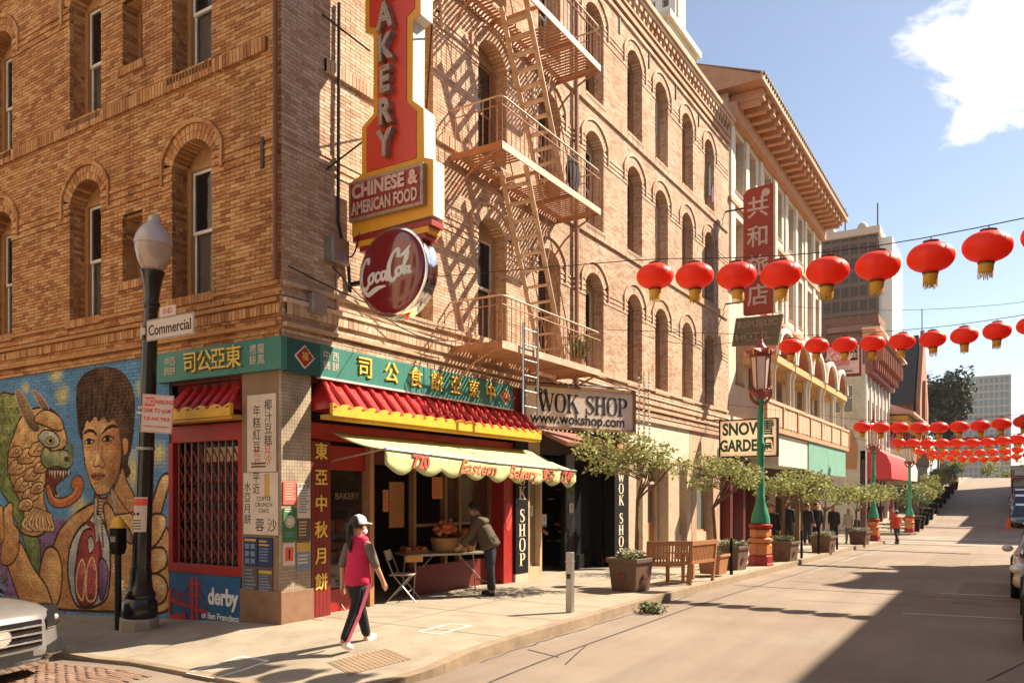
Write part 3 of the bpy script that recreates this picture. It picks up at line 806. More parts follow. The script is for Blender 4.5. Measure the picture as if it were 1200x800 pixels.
line([(-14.92,1.49),(-15.06,1.38),(-15.09,1.25),(-14.99,1.16)], (.70,.48,.24), 0.065)
line([(-14.85,1.47),(-14.97,1.38),(-14.97,1.19),(-14.91,1.16)], DK, 0.1)
line([(-14.85,1.47),(-14.97,1.38),(-14.97,1.19),(-14.91,1.16)], (.60,.38,.16), 0.065)
line([(-14.79,1.46),(-14.88,1.38),(-14.85,1.26),(-14.84,1.17)], DK, 0.1)
line([(-14.79,1.46),(-14.88,1.38),(-14.85,1.26),(-14.84,1.17)], (.70,.48,.24), 0.065)
line([(-14.73,1.45),(-14.80,1.38),(-14.74,1.20),(-14.76,1.17)], DK, 0.1)
line([(-14.73,1.45),(-14.80,1.38),(-14.74,1.20),(-14.76,1.17)], (.60,.38,.16), 0.065)
line([(-14.66,1.44),(-14.71,1.38),(-14.62,1.26),(-14.69,1.17)], DK, 0.1)
line([(-14.66,1.44),(-14.71,1.38),(-14.62,1.26),(-14.69,1.17)], (.70,.48,.24), 0.065)
line([(-14.60,1.43),(-14.62,1.39),(-14.51,1.20),(-14.61,1.17)], DK, 0.1)
line([(-14.60,1.43),(-14.62,1.39),(-14.51,1.20),(-14.61,1.17)], (.60,.38,.16), 0.065)
line([(-14.12,2.66),(-13.98,2.71),(-13.87,2.64)], (.14,.16,.07), 0.03)
line([(-14.10,2.62),(-13.97,2.67),(-13.87,2.60)], (.14,.16,.07), 0.03)
line([(-14.09,2.58),(-13.96,2.63),(-13.87,2.56)], (.14,.16,.07), 0.03)
line([(-14.07,2.54),(-13.95,2.59),(-13.87,2.53)], (.14,.16,.07), 0.03)
line([(-14.05,2.50),(-13.94,2.55),(-13.87,2.49)], (.14,.16,.07), 0.03)
line([(-14.04,2.46),(-13.93,2.50),(-13.87,2.46)], (.14,.16,.07), 0.03)
line([(-14.02,2.42),(-13.92,2.46),(-13.87,2.42)], (.14,.16,.07), 0.03)
line([(-14.01,2.38),(-13.91,2.42),(-13.87,2.39)], (.14,.16,.07), 0.03)
line([(-13.99,2.34),(-13.90,2.38),(-13.87,2.35)], (.14,.16,.07), 0.03)
blob([(-13.19,1.67),(-13.50,1.58),(-13.82,1.46),(-14.26,1.21),(-14.54,0.87),(-14.88,0.47),(-14.94,-0.08),(-14.60,-0.24),(-12.79,-0.16),(-11.12,0.02),(-11.04,0.99),(-11.34,1.36),(-11.79,1.43),(-12.02,1.62),(-12.42,1.93),(-12.79,1.76)], SK, SK2, .9, DK, 0.045)
blob([(-15.06,0.07),(-14.88,0.67),(-14.65,0.86),(-14.37,0.78),(-14.23,0.45),(-14.31,-0.04),(-14.60,-0.27),(-15.00,-0.27)], (.30,.12,.04), (.66,.38,.15), .4, DK, 0.045)
blob([(-16.20,0.81),(-15.72,0.95),(-15.24,0.50),(-14.74,0.12),(-14.60,-0.24),(-15.48,-0.31),(-16.04,0.30)], SK, SK2, 1.0, DK, 0.045)
blob([(-16.36,0.80),(-16.29,1.46),(-16.16,1.59),(-16.04,1.65),(-15.94,1.59),(-15.91,1.27),(-15.72,1.11),(-15.72,0.74),(-15.97,0.49),(-16.36,0.48)], SK, SK2, 1.2, DK, 0.035)
blob([(-16.45,0.90),(-16.52,1.45),(-16.32,1.56),(-16.26,0.97)], SK, SK2, 1.2, DK, 0.03)
blob([(-16.62,0.73),(-16.68,1.29),(-16.49,1.39),(-16.42,0.80)], SK, SK2, 1.2, DK, 0.03)
spot(-13.87,1.31,0.24,0.19,(.68,.44,.19),0.5)
spot(-12.26,1.51,0.24,0.29,(.66,.42,.18),0.5)
spot(-14.6,0.43,0.20,0.35,(.72,.46,.21),0.45)
spot(-15.48,0.39,0.27,0.19,(.70,.45,.2),0.45)
blob([(-13.77,3.42),(-13.74,3.69),(-13.53,3.86),(-13.09,3.94),(-12.59,3.88),(-12.26,3.69),(-12.08,3.40),(-12.07,3.04),(-12.14,2.62),(-12.26,2.33),(-12.18,2.16),(-12.33,2.07),(-12.47,2.22),(-12.40,2.56),(-12.52,2.92),(-12.79,3.13),(-13.24,3.15),(-13.53,3.01),(-13.61,2.75),(-13.71,2.97)], HR, (.10,.052,.026), 1.2, DK, 0.02, tex=0.7)
blob([(-13.22,1.81),(-13.01,1.74),(-12.79,1.79),(-12.54,2.04),(-12.40,2.24),(-12.26,2.00),(-11.97,1.59),(-12.49,1.47),(-12.99,1.50),(-13.19,1.55)], (.22,.085,.03), (.52,.29,.12), .2, DK, 0.03)
blob([(-13.56,2.99),(-13.58,2.76),(-13.54,2.46),(-13.45,2.20),(-13.29,1.93),(-13.14,1.80),(-12.99,1.79),(-12.79,1.84),(-12.57,2.07),(-12.46,2.28),(-12.43,2.60),(-12.47,2.92),(-12.67,3.10),(-12.99,3.17),(-13.35,3.13)], (.64,.37,.15), (.30,.12,.045), .12, DK, 0.028)
spot(-13.19,2.37,0.15,0.19,(.74,.49,.24),0.7)
spot(-12.99,2.94,0.30,0.12,(.70,.45,.21),0.6)
spot(-12.67,2.18,0.15,0.24,(.26,.10,.035),0.65)
spot(-13.37,2.14,0.10,0.16,(.36,.16,.06),0.5)
spot(-13.04,1.89,0.15,0.08,(.66,.40,.18),0.5)
spot(-12.79,2.5,0.15,0.11,(.60,.35,.15),0.5)
blob([(-13.61,2.97),(-13.53,3.20),(-13.19,3.27),(-12.84,3.26),(-12.49,3.09),(-12.40,2.84),(-12.47,2.69),(-12.52,2.92),(-12.69,3.05),(-12.81,3.00),(-12.94,3.11),(-13.09,3.03),(-13.19,3.12),(-13.35,3.03),(-13.45,3.06),(-13.56,2.89)], HR, (.09,.045,.025), 1.0, None, 0.03, tex=0.6)
line([(-13.58,3.63),(-13.63,3.44),(-13.56,3.08)], (.025,.012,.008), 0.014, taper=True)
line([(-13.51,3.64),(-13.55,3.44),(-13.49,3.08)], (.13,.07,.04), 0.014, taper=True)
line([(-13.43,3.65),(-13.47,3.43),(-13.43,3.08)], (.025,.012,.008), 0.014, taper=True)
line([(-13.35,3.65),(-13.39,3.43),(-13.37,3.07)], (.13,.07,.04), 0.014, taper=True)
line([(-13.28,3.66),(-13.31,3.42),(-13.32,3.07)], (.025,.012,.008), 0.014, taper=True)
line([(-13.20,3.67),(-13.23,3.42),(-13.26,3.07)], (.13,.07,.04), 0.014, taper=True)
line([(-13.13,3.68),(-13.15,3.41),(-13.20,3.07)], (.025,.012,.008), 0.014, taper=True)
line([(-13.06,3.68),(-13.07,3.41),(-13.14,3.06)], (.13,.07,.04), 0.014, taper=True)
line([(-12.98,3.69),(-12.99,3.40),(-13.08,3.06)], (.025,.012,.008), 0.014, taper=True)
line([(-12.91,3.70),(-12.92,3.40),(-13.02,3.06)], (.13,.07,.04), 0.014, taper=True)
line([(-12.84,3.71),(-12.84,3.39),(-12.96,3.05)], (.025,.012,.008), 0.014, taper=True)
line([(-12.77,3.69),(-12.76,3.39),(-12.91,3.05)], (.13,.07,.04), 0.014, taper=True)
line([(-12.70,3.67),(-12.69,3.38),(-12.85,3.05)], (.025,.012,.008), 0.014, taper=True)
line([(-12.62,3.65),(-12.61,3.38),(-12.79,3.05)], (.13,.07,.04), 0.014, taper=True)
line([(-12.55,3.63),(-12.53,3.37),(-12.73,3.04)], (.025,.012,.008), 0.014, taper=True)
line([(-12.48,3.62),(-12.46,3.37),(-12.68,3.04)], (.13,.07,.04), 0.014, taper=True)
line([(-12.41,3.60),(-12.38,3.36),(-12.62,3.04)], (.025,.012,.008), 0.014, taper=True)
line([(-12.34,3.58),(-12.31,3.36),(-12.57,3.03)], (.13,.07,.04), 0.014, taper=True)
line([(-12.27,3.56),(-12.24,3.35),(-12.51,3.03)], (.025,.012,.008), 0.014, taper=True)
line([(-12.21,3.55),(-12.16,3.35),(-12.45,3.03)], (.13,.07,.04), 0.014, taper=True)
line([(-13.56,2.83),(-13.42,2.89),(-13.27,2.88),(-13.14,2.81)], (.03,.014,.008), 0.055, taper=True)
line([(-13.01,2.81),(-12.86,2.90),(-12.69,2.94),(-12.54,2.91)], (.03,.014,.008), 0.058, taper=True)
blob([(-13.52,2.69),(-13.40,2.74),(-13.23,2.70),(-13.37,2.66)], (.56,.47,.37), None, 0, DK, 0.016)
blob([(-13.43,2.73),(-13.33,2.73),(-13.33,2.66),(-13.42,2.67)], (.02,.01,.01), None, 0, None, 0.03)
line([(-13.53,2.70),(-13.40,2.75),(-13.21,2.71)], (.03,.014,.008), 0.028, taper=True)
line([(-13.49,2.63),(-13.37,2.61),(-13.26,2.64)], (.28,.11,.04), 0.02, taper=True)
blob([(-12.99,2.72),(-12.85,2.77),(-12.67,2.73),(-12.83,2.69)], (.56,.47,.37), None, 0, DK, 0.016)
blob([(-12.88,2.76),(-12.78,2.76),(-12.78,2.69),(-12.88,2.70)], (.02,.01,.01), None, 0, None, 0.03)
line([(-13.00,2.73),(-12.85,2.78),(-12.65,2.74)], (.03,.014,.008), 0.028, taper=True)
line([(-12.96,2.66),(-12.83,2.64),(-12.69,2.67)], (.28,.11,.04), 0.02, taper=True)
line([(-13.06,2.83),(-13.09,2.65),(-13.17,2.45),(-13.26,2.32),(-13.19,2.27),(-13.09,2.29),(-12.96,2.25),(-12.91,2.32),(-12.98,2.41)], (.17,.065,.025), 0.022)
spot(-13.14,2.42,0.06,0.12,(.80,.56,.30),0.7)
spot(-13.0,2.54,0.06,0.13,(.30,.13,.05),0.55)
blob([(-13.32,2.11),(-13.22,2.16),(-13.13,2.14),(-13.04,2.16),(-12.91,2.12),(-13.03,2.06),(-13.19,2.05)], (.24,.075,.04), (.40,.16,.09), 1, DK, 0.012)
line([(-13.32,2.11),(-13.14,2.11),(-12.91,2.12)], (.07,.02,.012), 0.018)
line([(-13.24,1.99),(-13.09,2.00)], (.26,.10,.04), 0.025, taper=True)
blob([(-12.40,2.69),(-12.30,2.73),(-12.23,2.65),(-12.27,2.49),(-12.37,2.45)], (.34,.15,.06), (.55,.30,.13), 1, DK, 0.018)
blob([(-13.19,1.49),(-12.94,1.32),(-12.76,0.93),(-12.79,0.24),(-12.99,-0.03),(-13.56,-0.16),(-13.87,-0.04),(-14.04,0.40),(-13.98,0.86),(-13.71,1.19),(-13.40,1.35)], (.30,.31,.30), (.58,.57,.52), 1.2, DK, 0.05, tex=0.25)
blob([(-13.71,0.89),(-13.53,1.17),(-13.24,1.17),(-13.09,0.84),(-13.09,0.19),(-13.29,-0.08),(-13.71,-0.08),(-13.82,0.37)], (.20,.015,.02), (.46,.10,.09), .4, DK, 0.04)
line([(-13.40,1.32),(-13.19,1.17),(-13.04,0.80),(-13.06,0.34)], DK, 0.12)
line([(-13.40,1.32),(-13.19,1.17),(-13.04,0.80),(-13.06,0.34)], (.30,.03,.035), 0.09)
line([(-13.35,1.26),(-13.17,1.09),(-13.09,0.77)], (.5,.14,.12), 0.02)
blob([(-13.77,0.15),(-13.74,0.48),(-13.58,0.68),(-13.50,0.43),(-13.58,-0.02)], (.28,.03,.04), (.58,.16,.14), 1.2, (.66,.50,.22), 0.035, tex=0.4)
blob([(-13.45,0.02),(-13.45,0.49),(-13.29,0.73),(-13.17,0.51),(-13.19,0.04)], (.28,.03,.04), (.58,.16,.14), 1.2, (.66,.50,.22), 0.035, tex=0.4)
blob([(-13.09,0.63),(-12.94,0.71),(-12.81,0.50),(-12.89,0.13),(-13.06,0.05)], (.13,.05,.15), (.3,.18,.3), 1, DK, 0.03)
blob([(-13.42,1.02),(-13.29,1.08),(-13.22,0.91),(-13.37,0.79)], (.52,.46,.38), None, 0, DK, 0.025)
line([(-13.17,1.71),(-13.19,1.42),(-13.14,1.03)], DK, 0.1)
line([(-13.17,1.71),(-13.19,1.42),(-13.14,1.03)], (.42,.40,.36), 0.07)
line([(-13.04,1.70),(-13.01,1.38),(-12.96,0.92)], (.20,.12,.09), 0.06)
line([(-13.08,1.70),(-12.98,1.70)], (.56,.48,.38), 0.016)
line([(-13.08,1.65),(-12.98,1.65)], (.56,.48,.38), 0.016)
line([(-13.08,1.59),(-12.98,1.60)], (.56,.48,.38), 0.016)
line([(-13.08,1.54),(-12.98,1.54)], (.56,.48,.38), 0.016)
line([(-13.08,1.49),(-12.98,1.49)], (.56,.48,.38), 0.016)
line([(-13.08,1.44),(-12.98,1.44)], (.56,.48,.38), 0.016)
line([(-13.08,1.39),(-12.98,1.39)], (.56,.48,.38), 0.016)
line([(-13.08,1.33),(-12.98,1.34)], (.56,.48,.38), 0.016)
line([(-13.08,1.28),(-12.98,1.28)], (.56,.48,.38), 0.016)
line([(-13.08,1.23),(-12.98,1.23)], (.56,.48,.38), 0.016)
line([(-13.08,1.18),(-12.98,1.18)], (.56,.48,.38), 0.016)
line([(-13.08,1.13),(-12.98,1.13)], (.56,.48,.38), 0.016)
line([(-12.64,1.90),(-12.49,1.72),(-12.21,1.51),(-11.95,1.40)], (.22,.03,.03), 0.03)
line([(-12.71,1.86),(-12.62,1.50),(-12.67,0.93)], (.30,.32,.33), 0.05)
blob([(-12.94,1.61),(-12.79,1.63),(-12.59,1.42),(-12.45,1.15),(-12.54,0.94),(-12.74,1.01),(-12.89,1.33)], (.34,.15,.05), (.66,.40,.18), .5, DK, 0.035)
blob([(-12.47,1.36),(-12.26,1.27),(-12.09,1.06),(-12.21,1.00),(-12.40,1.14)], (.48,.48,.46), (.22,.08,.08), .4, DK, 0.03)
blob([(-11.84,0.96),(-11.74,1.35),(-11.47,1.92),(-11.32,2.10),(-11.19,2.12),(-11.13,2.03),(-11.28,1.68),(-11.47,1.27),(-11.61,0.97)], (.32,.13,.045), (.68,.43,.19), .7, DK, 0.04)
blob([(-12.02,0.95),(-11.65,1.43),(-11.41,1.49),(-11.23,1.42),(-11.28,1.22),(-11.56,0.97)], (.32,.13,.045), (.68,.43,.19), .7, DK, 0.04)
blob([(-11.97,0.62),(-11.65,0.91),(-11.34,0.96),(-11.21,0.85),(-11.25,0.66),(-11.61,0.53)], (.32,.13,.045), (.68,.43,.19), .7, DK, 0.04)
blob([(-11.93,0.27),(-11.61,0.53),(-11.30,0.49),(-11.19,0.31),(-11.34,0.09),(-11.79,0.03)], (.32,.13,.045), (.68,.43,.19), .7, DK, 0.04)
spot(-11.25,1.99,0.11,0.11,(.80,.62,.40),0.6)
spot(-11.32,1.36,0.11,0.11,(.80,.62,.40),0.6)
spot(-11.32,0.82,0.11,0.11,(.80,.62,.40),0.6)
spot(-11.34,0.33,0.11,0.11,(.80,.62,.40),0.6)
line([(-12.67,0.62),(-12.52,0.67)], (.74,.70,.62), 0.022)
line([(-12.67,0.57),(-12.52,0.60)], (.74,.70,.62), 0.022)
line([(-12.67,0.52),(-12.52,0.54)], (.74,.70,.62), 0.022)
line([(-12.59,0.69),(-12.57,0.48)], (.74,.70,.62), 0.022)
line([(-12.57,0.47),(-12.44,0.52)], (.74,.70,.62), 0.022)
line([(-12.57,0.42),(-12.44,0.45)], (.74,.70,.62), 0.022)
line([(-12.57,0.36),(-12.44,0.39)], (.74,.70,.62), 0.022)
line([(-12.50,0.54),(-12.49,0.33)], (.74,.70,.62), 0.022)
line([(-12.47,0.32),(-12.36,0.37)], (.74,.70,.62), 0.022)
line([(-12.47,0.27),(-12.36,0.30)], (.74,.70,.62), 0.022)
line([(-12.47,0.21),(-12.36,0.24)], (.74,.70,.62), 0.022)
line([(-12.42,0.39),(-12.40,0.18)], (.74,.70,.62), 0.022)
line([(-12.37,0.17),(-12.27,0.22)], (.74,.70,.62), 0.022)
line([(-12.37,0.12),(-12.27,0.15)], (.74,.70,.62), 0.022)
line([(-12.37,0.07),(-12.27,0.09)], (.74,.70,.62), 0.022)
line([(-12.33,0.24),(-12.32,0.03)], (.74,.70,.62), 0.022)
line([(-12.54,1.12),(-12.33,1.14)], (.20,.08,.03), 0.02)
line([(-12.45,1.16),(-12.45,1.04)], (.20,.08,.03), 0.02)
line([(-12.54,0.99),(-12.33,1.01)], (.20,.08,.03), 0.02)
line([(-12.45,1.04),(-12.45,0.91)], (.20,.08,.03), 0.02)
line([(-12.54,0.86),(-12.33,0.89)], (.20,.08,.03), 0.02)
line([(-12.45,0.91),(-12.45,0.78)], (.20,.08,.03), 0.02)
IMG *= 1.22*(.82+.36*VN2)[:,:,None]
mural = bpy.data.images.new('mural_paint', MW, MH, alpha=False, float_buffer=False)
_px = np.ones((MH, MW, 4), np.float32)
_l = np.clip(IMG, 0, 1); _px[:,:,:3] = np.where(_l < .0031308, _l*12.92, 1.055*np.power(_l, 1/2.4)-.055)
mural.pixels.foreach_set(_px.ravel()); mural.update(); mural.pack()
M['mural'] = brick_mat('painted_brick', BUFF, mural, (MX0, MX1, MZ0, MZ1))
M['mural_mortar'] = brick_mat('painted_mortar', BUFF, mural, (MX0, MX1, MZ0, MZ1))

# ------------------------------------------------------------------ the corner brick building
corner = thing('brick_building', 'four storey buff brick corner building with arched windows and painted mural wall', 'building', (FX, FY, 0))
def wC(s, d, z): return (s, FY+d, z)            # wall facing -y
def wG(s, d, z): return (FX-d, s, z)            # wall facing +x
def boxes(name, L, mapf, m, parent, kind=None):
    """many boxes (s0,s1,d0,d1,z0,z1) without backs as one mesh"""
    n = len(L); A = np.array(L, float); org = ORG[parent]
    v = np.zeros((n, 8, 3)); k = 0
    for zi in (4, 5):
        for (si, di) in ((0,2),(1,2),(1,3),(0,3)):
            v[:,k,0] = A[:,si]; v[:,k,1] = A[:,di]; v[:,k,2] = A[:,zi]; k += 1
    v = v.reshape(-1, 3)
    if mapf is wC: W = np.stack([v[:,0], FY+v[:,1], v[:,2]], 1)
    elif mapf is wG: W = np.stack([FX-v[:,1], v[:,0], v[:,2]], 1)
    else: W = np.array([mapf(*p) for p in v])
    W -= np.array(org)
    F = np.array([(0,1,5,4),(1,2,6,5),(3,0,4,7),(4,5,6,7),(3,2,1,0)])
    f = (np.arange(n)[:,None,None]*8+F[None]).reshape(-1, 4)
    me = bpy.data.meshes.new(name)
    me.vertices.add(len(W)); me.vertices.foreach_set('co', W.ravel())
    me.loops.add(f.size); me.loops.foreach_set('vertex_index', f.ravel().astype(np.int32))
    me.polygons.add(len(f)); me.polygons.foreach_set('loop_start', np.arange(0, f.size, 4, dtype=np.int32)); me.polygons.foreach_set('loop_total', np.full(len(f), 4, dtype=np.int32))
    me.polygons.foreach_set('use_smooth', np.zeros(len(f), dtype=bool)); me.update(calc_edges=True); me.validate()
    me.materials.append(m)
    o = bpy.data.objects.new(name, me); COL.objects.link(o); o.parent = parent; ORG[o] = ORG[parent]
    if kind: o['kind'] = kind
    return o

BH, BL, JT = .0585, .218, .009                    # course pitch, brick pitch, joint
def spans(s0, s1, z0, z1, holes):
    """parts of [s0,s1] left free by the openings on the course z0..z1"""
    cuts = []
    for h in holes:
        c = h(z0, z1)
        if c: cuts.append(c)
    cuts.sort(); outp = []; a = s0
    for c0, c1 in cuts:
        if c0 > a: outp.append((a, min(c0, s1)))
        a = max(a, c1)
    if a < s1: outp.append((a, s1))
    return outp
def arched(s0, s1, zb, zs, rise):
    w_ = s1-s0; c = (s0+s1)/2
    r_ = (w_*w_/4+rise*rise)/(2*rise); zc = zs+rise-r_
    def hole(z0, z1, ring=0.0):
        if z1 <= zb or z0 >= zs+rise+ring: return None
        zz = max(z0, zs) if z0 >= zs-.02 else zs
        if z0 < zs-.01: return (s0, s1)
        R_ = r_+ring; q = R_*R_-(z0-zc)**2
        if q <= 0: return None
        hw = math.sqrt(q)
        if ring == 0: hw = min(hw, w_/2)
        return (c-hw, c+hw)
    hole.p = (s0, s1, zb, zs, rise, r_, zc, c)
    return hole
def rect(s0, s1, z0_, z1_):
    def hole(z0, z1): return (s0, s1) if (z1 > z0_+.005 and z0 < z1_-.005) else None
    return hole
RINGH = .235
def ringed(h):
    def f(z0, z1):
        p = h.p
        if z0 < p[3]-.01: return h(z0, z1)
        return h(z0, z1, RINGH)
    return f

def brick_wall(s0, s1, z0, z1, holes, seed, proud=None, jit=.0035, pr0=.008, mdep=.004):
    """returns brick boxes and mortar boxes"""
    g = random.Random(seed); B, Mo = [], []
    n = int(round((z1-z0)/BH))
    for k in range(n):
        a = z0+k*BH; b = a+BH; off = (BL/2 if k % 2 else 0)
        sp = spans(s0, s1, a, b, holes)
        pr_ = proud(a+BH/2) if proud else 0.0
        for (p, q) in sp:
            if q-p < .015: continue
            Mo.append((p+.004, q-.004, mdep, .05, a, b))
            i = math.floor((p-off)/BL); e = off+i*BL
            while e < q:
                x0 = max(p, e+JT/2); x1 = min(q, e+BL-JT/2)
                if x1-x0 > .02:
                    j = g.uniform(-jit, jit)
                    B.append((x0, x1, -pr0-pr_+j, .06, a+JT/2+g.uniform(0,.002), b-JT/2))
                e += BL
    return B, Mo
def reveal(holes, m, parent, mapf, depth=.33):
    L = []
    for h in holes:
        if not hasattr(h, 'p'): continue
        s0, s1, zb, zs = h.p[:4]; n = int((zs-zb)/BH)+1
        for k in range(n):
            a = zb+k*BH; b = min(zs, a+BH-JT)
            if b-a < .02: continue
            cut = .19 if k % 2 else .12
            for (p, q) in ((s0-.12, s0), (s1, s1+.12)):
                L.append((p, q, .066, cut-JT/2, a, b)); L.append((p, q, cut+JT/2, depth, a, b))
        # mortar backing behind those
        L.append((s0-.14, s0-.008, .066, depth, zb, zs)); L.append((s1+.008, s1+.14, .066, depth, zb, zs))
    return L
def arch_mesh(w_, rise, mapname, m, depth=.33):
    """voussoirs, hood mould and its ear, in local window coordinates (x, depth y, z from springing)"""
    r_ = (w_*w_/4+rise*rise)/(2*rise); zc = rise-r_; a1 = math.asin(min(1, (w_/2)/r_))
    mb = MB(); n = 15
    for i in range(n):
        t0 = -a1+2*a1*i/n+.006/r_; t1 = -a1+2*a1*(i+1)/n-.006/r_
        for (ra, rb, d0) in ((r_, r_+.112, -.010), (r_+.122, r_+RINGH, -.010)):
            P = [(rr*math.sin(t), zc+rr*math.cos(t)) for rr, t in ((ra,t0),(ra,t1),(rb,t1),(rb,t0))]
            d1 = depth if ra == r_ else .05
            v = [(p[0], d0, p[1]) for p in P] + [(p[0], d1, p[1]) for p in P]
            mb.add(v, [(3,2,1,0),(0,1,5,4),(1,2,6,5),(2,3,7,6),(3,0,4,7)])
    # hood: narrow projecting band with a drop at each end
    ro, ri = r_+RINGH+.065, r_+RINGH+.005; a2 = a1*1.0
    for i in range(n):
        t0 = -a2+2*a2*i/n; t1 = -a2+2*a2*(i+1)/n
        P = [(rr*math.sin(t), zc+rr*math.cos(t)) for rr, t in ((ri,t0),(ri,t1),(ro,t1),(ro,t0))]
        v = [(p[0], -.045, p[1]) for p in P] + [(p[0], .01, p[1]) for p in P]
        mb.add(v, [(3,2,1,0),(0,1,5,4),(2,3,7,6)])
    for sg in (-1, 1):
        x = sg*(ro*math.sin(a2)); z = zc+ro*math.cos(a2)
        mb.box(min(x, x-sg*.06), max(x, x-sg*.06), -.045, .01, z-.40, z+.01)
    # spandrel mortar behind the ring
    P = [((r_+RINGH+.03)*math.sin(-a1*1.05+2.1*a1*i/14), .006, zc+(r_+RINGH+.03)*math.cos(-a1*1.05+2.1*a1*i/14)) for i in range(15)]
    Q = [((r_+.004)*math.sin(-a1+2*a1*i/14), .006, zc+(r_+.004)*math.cos(-a1+2*a1*i/14)) for i in range(15)]
    for i in range(14): mb.poly([Q[i], Q[i+1], P[i+1], P[i]])
    return mb.mesh('brick_arch', m)

# openings
FLOORS = [(4.83, 6.92, .30), (8.30, 10.37, .30), (11.45, 13.50, .30)]
GCOL = [10.12, 12.52, 14.80, 17.06, 19.52, 21.48, 23.68, 25.85]
CCOL = [-11.08, -13.98, -16.92, -19.85]
CSM = [-12.40, -18.3]
Gh, Ch = [], []
for (zb, zs, ri) in FLOORS:
    for s_ in GCOL: Gh.append(arched(s_, s_+(1.0 if s_ < 25 else .98), zb, zs, ri))
    for s_ in CCOL: Ch.append(arched(s_, s_+.96, zb, zs, ri))
Csm = []
for (zb, zt) in ((5.28, 6.36), (8.80, 9.90), (11.9, 13.0)):
    for s_ in CSM: Csm.append(rect(s_, s_+.55, zb, zt)); Csm[-1].q = (s_, s_+.55, zb, zt)
GEND, CEND = 28.45, -24.0
SP = [f[1] for f in FLOORS]
def proudband(z):
    for zs in SP:
        for k in range(4):
            if abs(z-(zs-.06-k*.132)) < BH*.5: return .016 if k < 3 else 0
    if 4.02 < z < 4.10: return .035
    if 4.58 < z < 4.66: return .03
    if 14.22 < z < 14.34: return .05
    return 0
Bg, Mg = brick_wall(FY+.002, GEND, 4.0, 14.55, [ringed(h) for h in Gh], 1, proudband, .0016, .002, .003)
Bc, Mc = brick_wall(CEND, FX-.001, 4.0, 14.55, [ringed(h) for h in Ch]+Csm, 2, proudband)
Bm, Mm = brick_wall(CEND, -11.16, -1.6, 3.99, [], 3)
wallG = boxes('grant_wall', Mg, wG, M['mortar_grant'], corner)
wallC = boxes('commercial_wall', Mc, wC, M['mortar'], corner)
wallM = boxes('mural_wall', Mm, wC, M['mural_mortar'], corner)
wallM['label'] = 'brick wall painted with a dragon and a dark-haired young man'
# the bricks that show largest are single objects, the rest one mesh per wall
def split_bricks(B, mapf, m, parent, name, want, order):
    idx = sorted(range(len(B)), key=order)
    full = [i for i in idx if abs((B[i][1]-B[i][0])-(BL-JT)) < .003][:want]
    fs = set(full)
    rest = [b for i, b in enumerate(B) if i not in fs]
    boxes(name, rest, mapf, m, parent, 'stuff')
    bw, bd, bh = BL-JT, .068, BH-JT-.001
    mb = MB(); mb.box(-bw/2, bw/2, 0, bd, 0, bh); me = mb.mesh('brick', m)
    for i in full:
        b = B[i]; p = mapf((b[0]+b[1])/2, b[2], b[4])
        inst(me, 'brick', parent, Vector(p)-ORG[parent], rz=0 if mapf is wC else R(90))
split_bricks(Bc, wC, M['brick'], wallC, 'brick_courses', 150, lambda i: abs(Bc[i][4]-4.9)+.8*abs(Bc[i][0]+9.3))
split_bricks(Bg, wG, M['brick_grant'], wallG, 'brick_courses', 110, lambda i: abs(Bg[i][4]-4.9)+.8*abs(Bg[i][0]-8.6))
split_bricks(Bm, wC, M['mural'], wallM, 'painted_brick_courses', 40, lambda i: abs(Bm[i][4]-3.8)+.8*abs(Bm[i][0]+11.6))
Lg = reveal(Gh, None, corner, wG); Lc = reveal(Ch, None, corner, wC)
for h in Csm:
    s0, s1, zb, zt = h.q
    for k in range(int((zt-zb)/BH)):
        a = zb+k*BH
        for (p, q) in ((s0-.12, s0), (s1, s1+.12)): Lc.append((p, q, .066, .30, a, a+BH-JT))
    Lc.append((s0-.14, s0-.006, .066, .31, zb, zt)); Lc.append((s1+.006, s1+.14, .066, .31, zb, zt)); Lc.append((s0, s1, .07, .31, zt, zt+.1))
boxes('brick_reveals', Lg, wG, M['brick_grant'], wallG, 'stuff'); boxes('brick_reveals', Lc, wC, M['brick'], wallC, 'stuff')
# soldier-course string courses, sills, dentils
def soldier(z, h, s0, s1, d, step=.078):
    L = []; s_ = s0
    while s_ < s1: L.append((s_, s_+step-.012, -d, .05, z, z+h)); s_ += step
    L.append((s0, s1, -d+.012, .05, z+.004, z+h-.004)); return L
L = []
for z in (8.07, 11.2): L += soldier(z, .20, 8.5, 28.3, .055)
L += soldier(4.34, .16, 7.75, 28.3, .045, .11); L.append((7.7, 28.35, -.075, .05, 4.50, 4.56)); L.append((7.7, 28.35, -.085, .05, 4.16, 4.215))
L.append((7.7, 28.35, -.06, .05, 4.74, 4.80))
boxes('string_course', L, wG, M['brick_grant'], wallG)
L = []
for z in (8.07, 11.2): L += soldier(z, .20, -23, -8.95, .055)
L += [(-23.9, -8.66, -.07, .05, 4.50, 4.56), (-23.9, -8.66, -.085, .05, 4.16, 4.215), (-23.9, -8.66, -.05, .05, 4.74, 4.79)]; L += soldier(4.34, .13, -23.9, -8.66, .04)
boxes('string_course', L, wC, M['brick'], wallC)
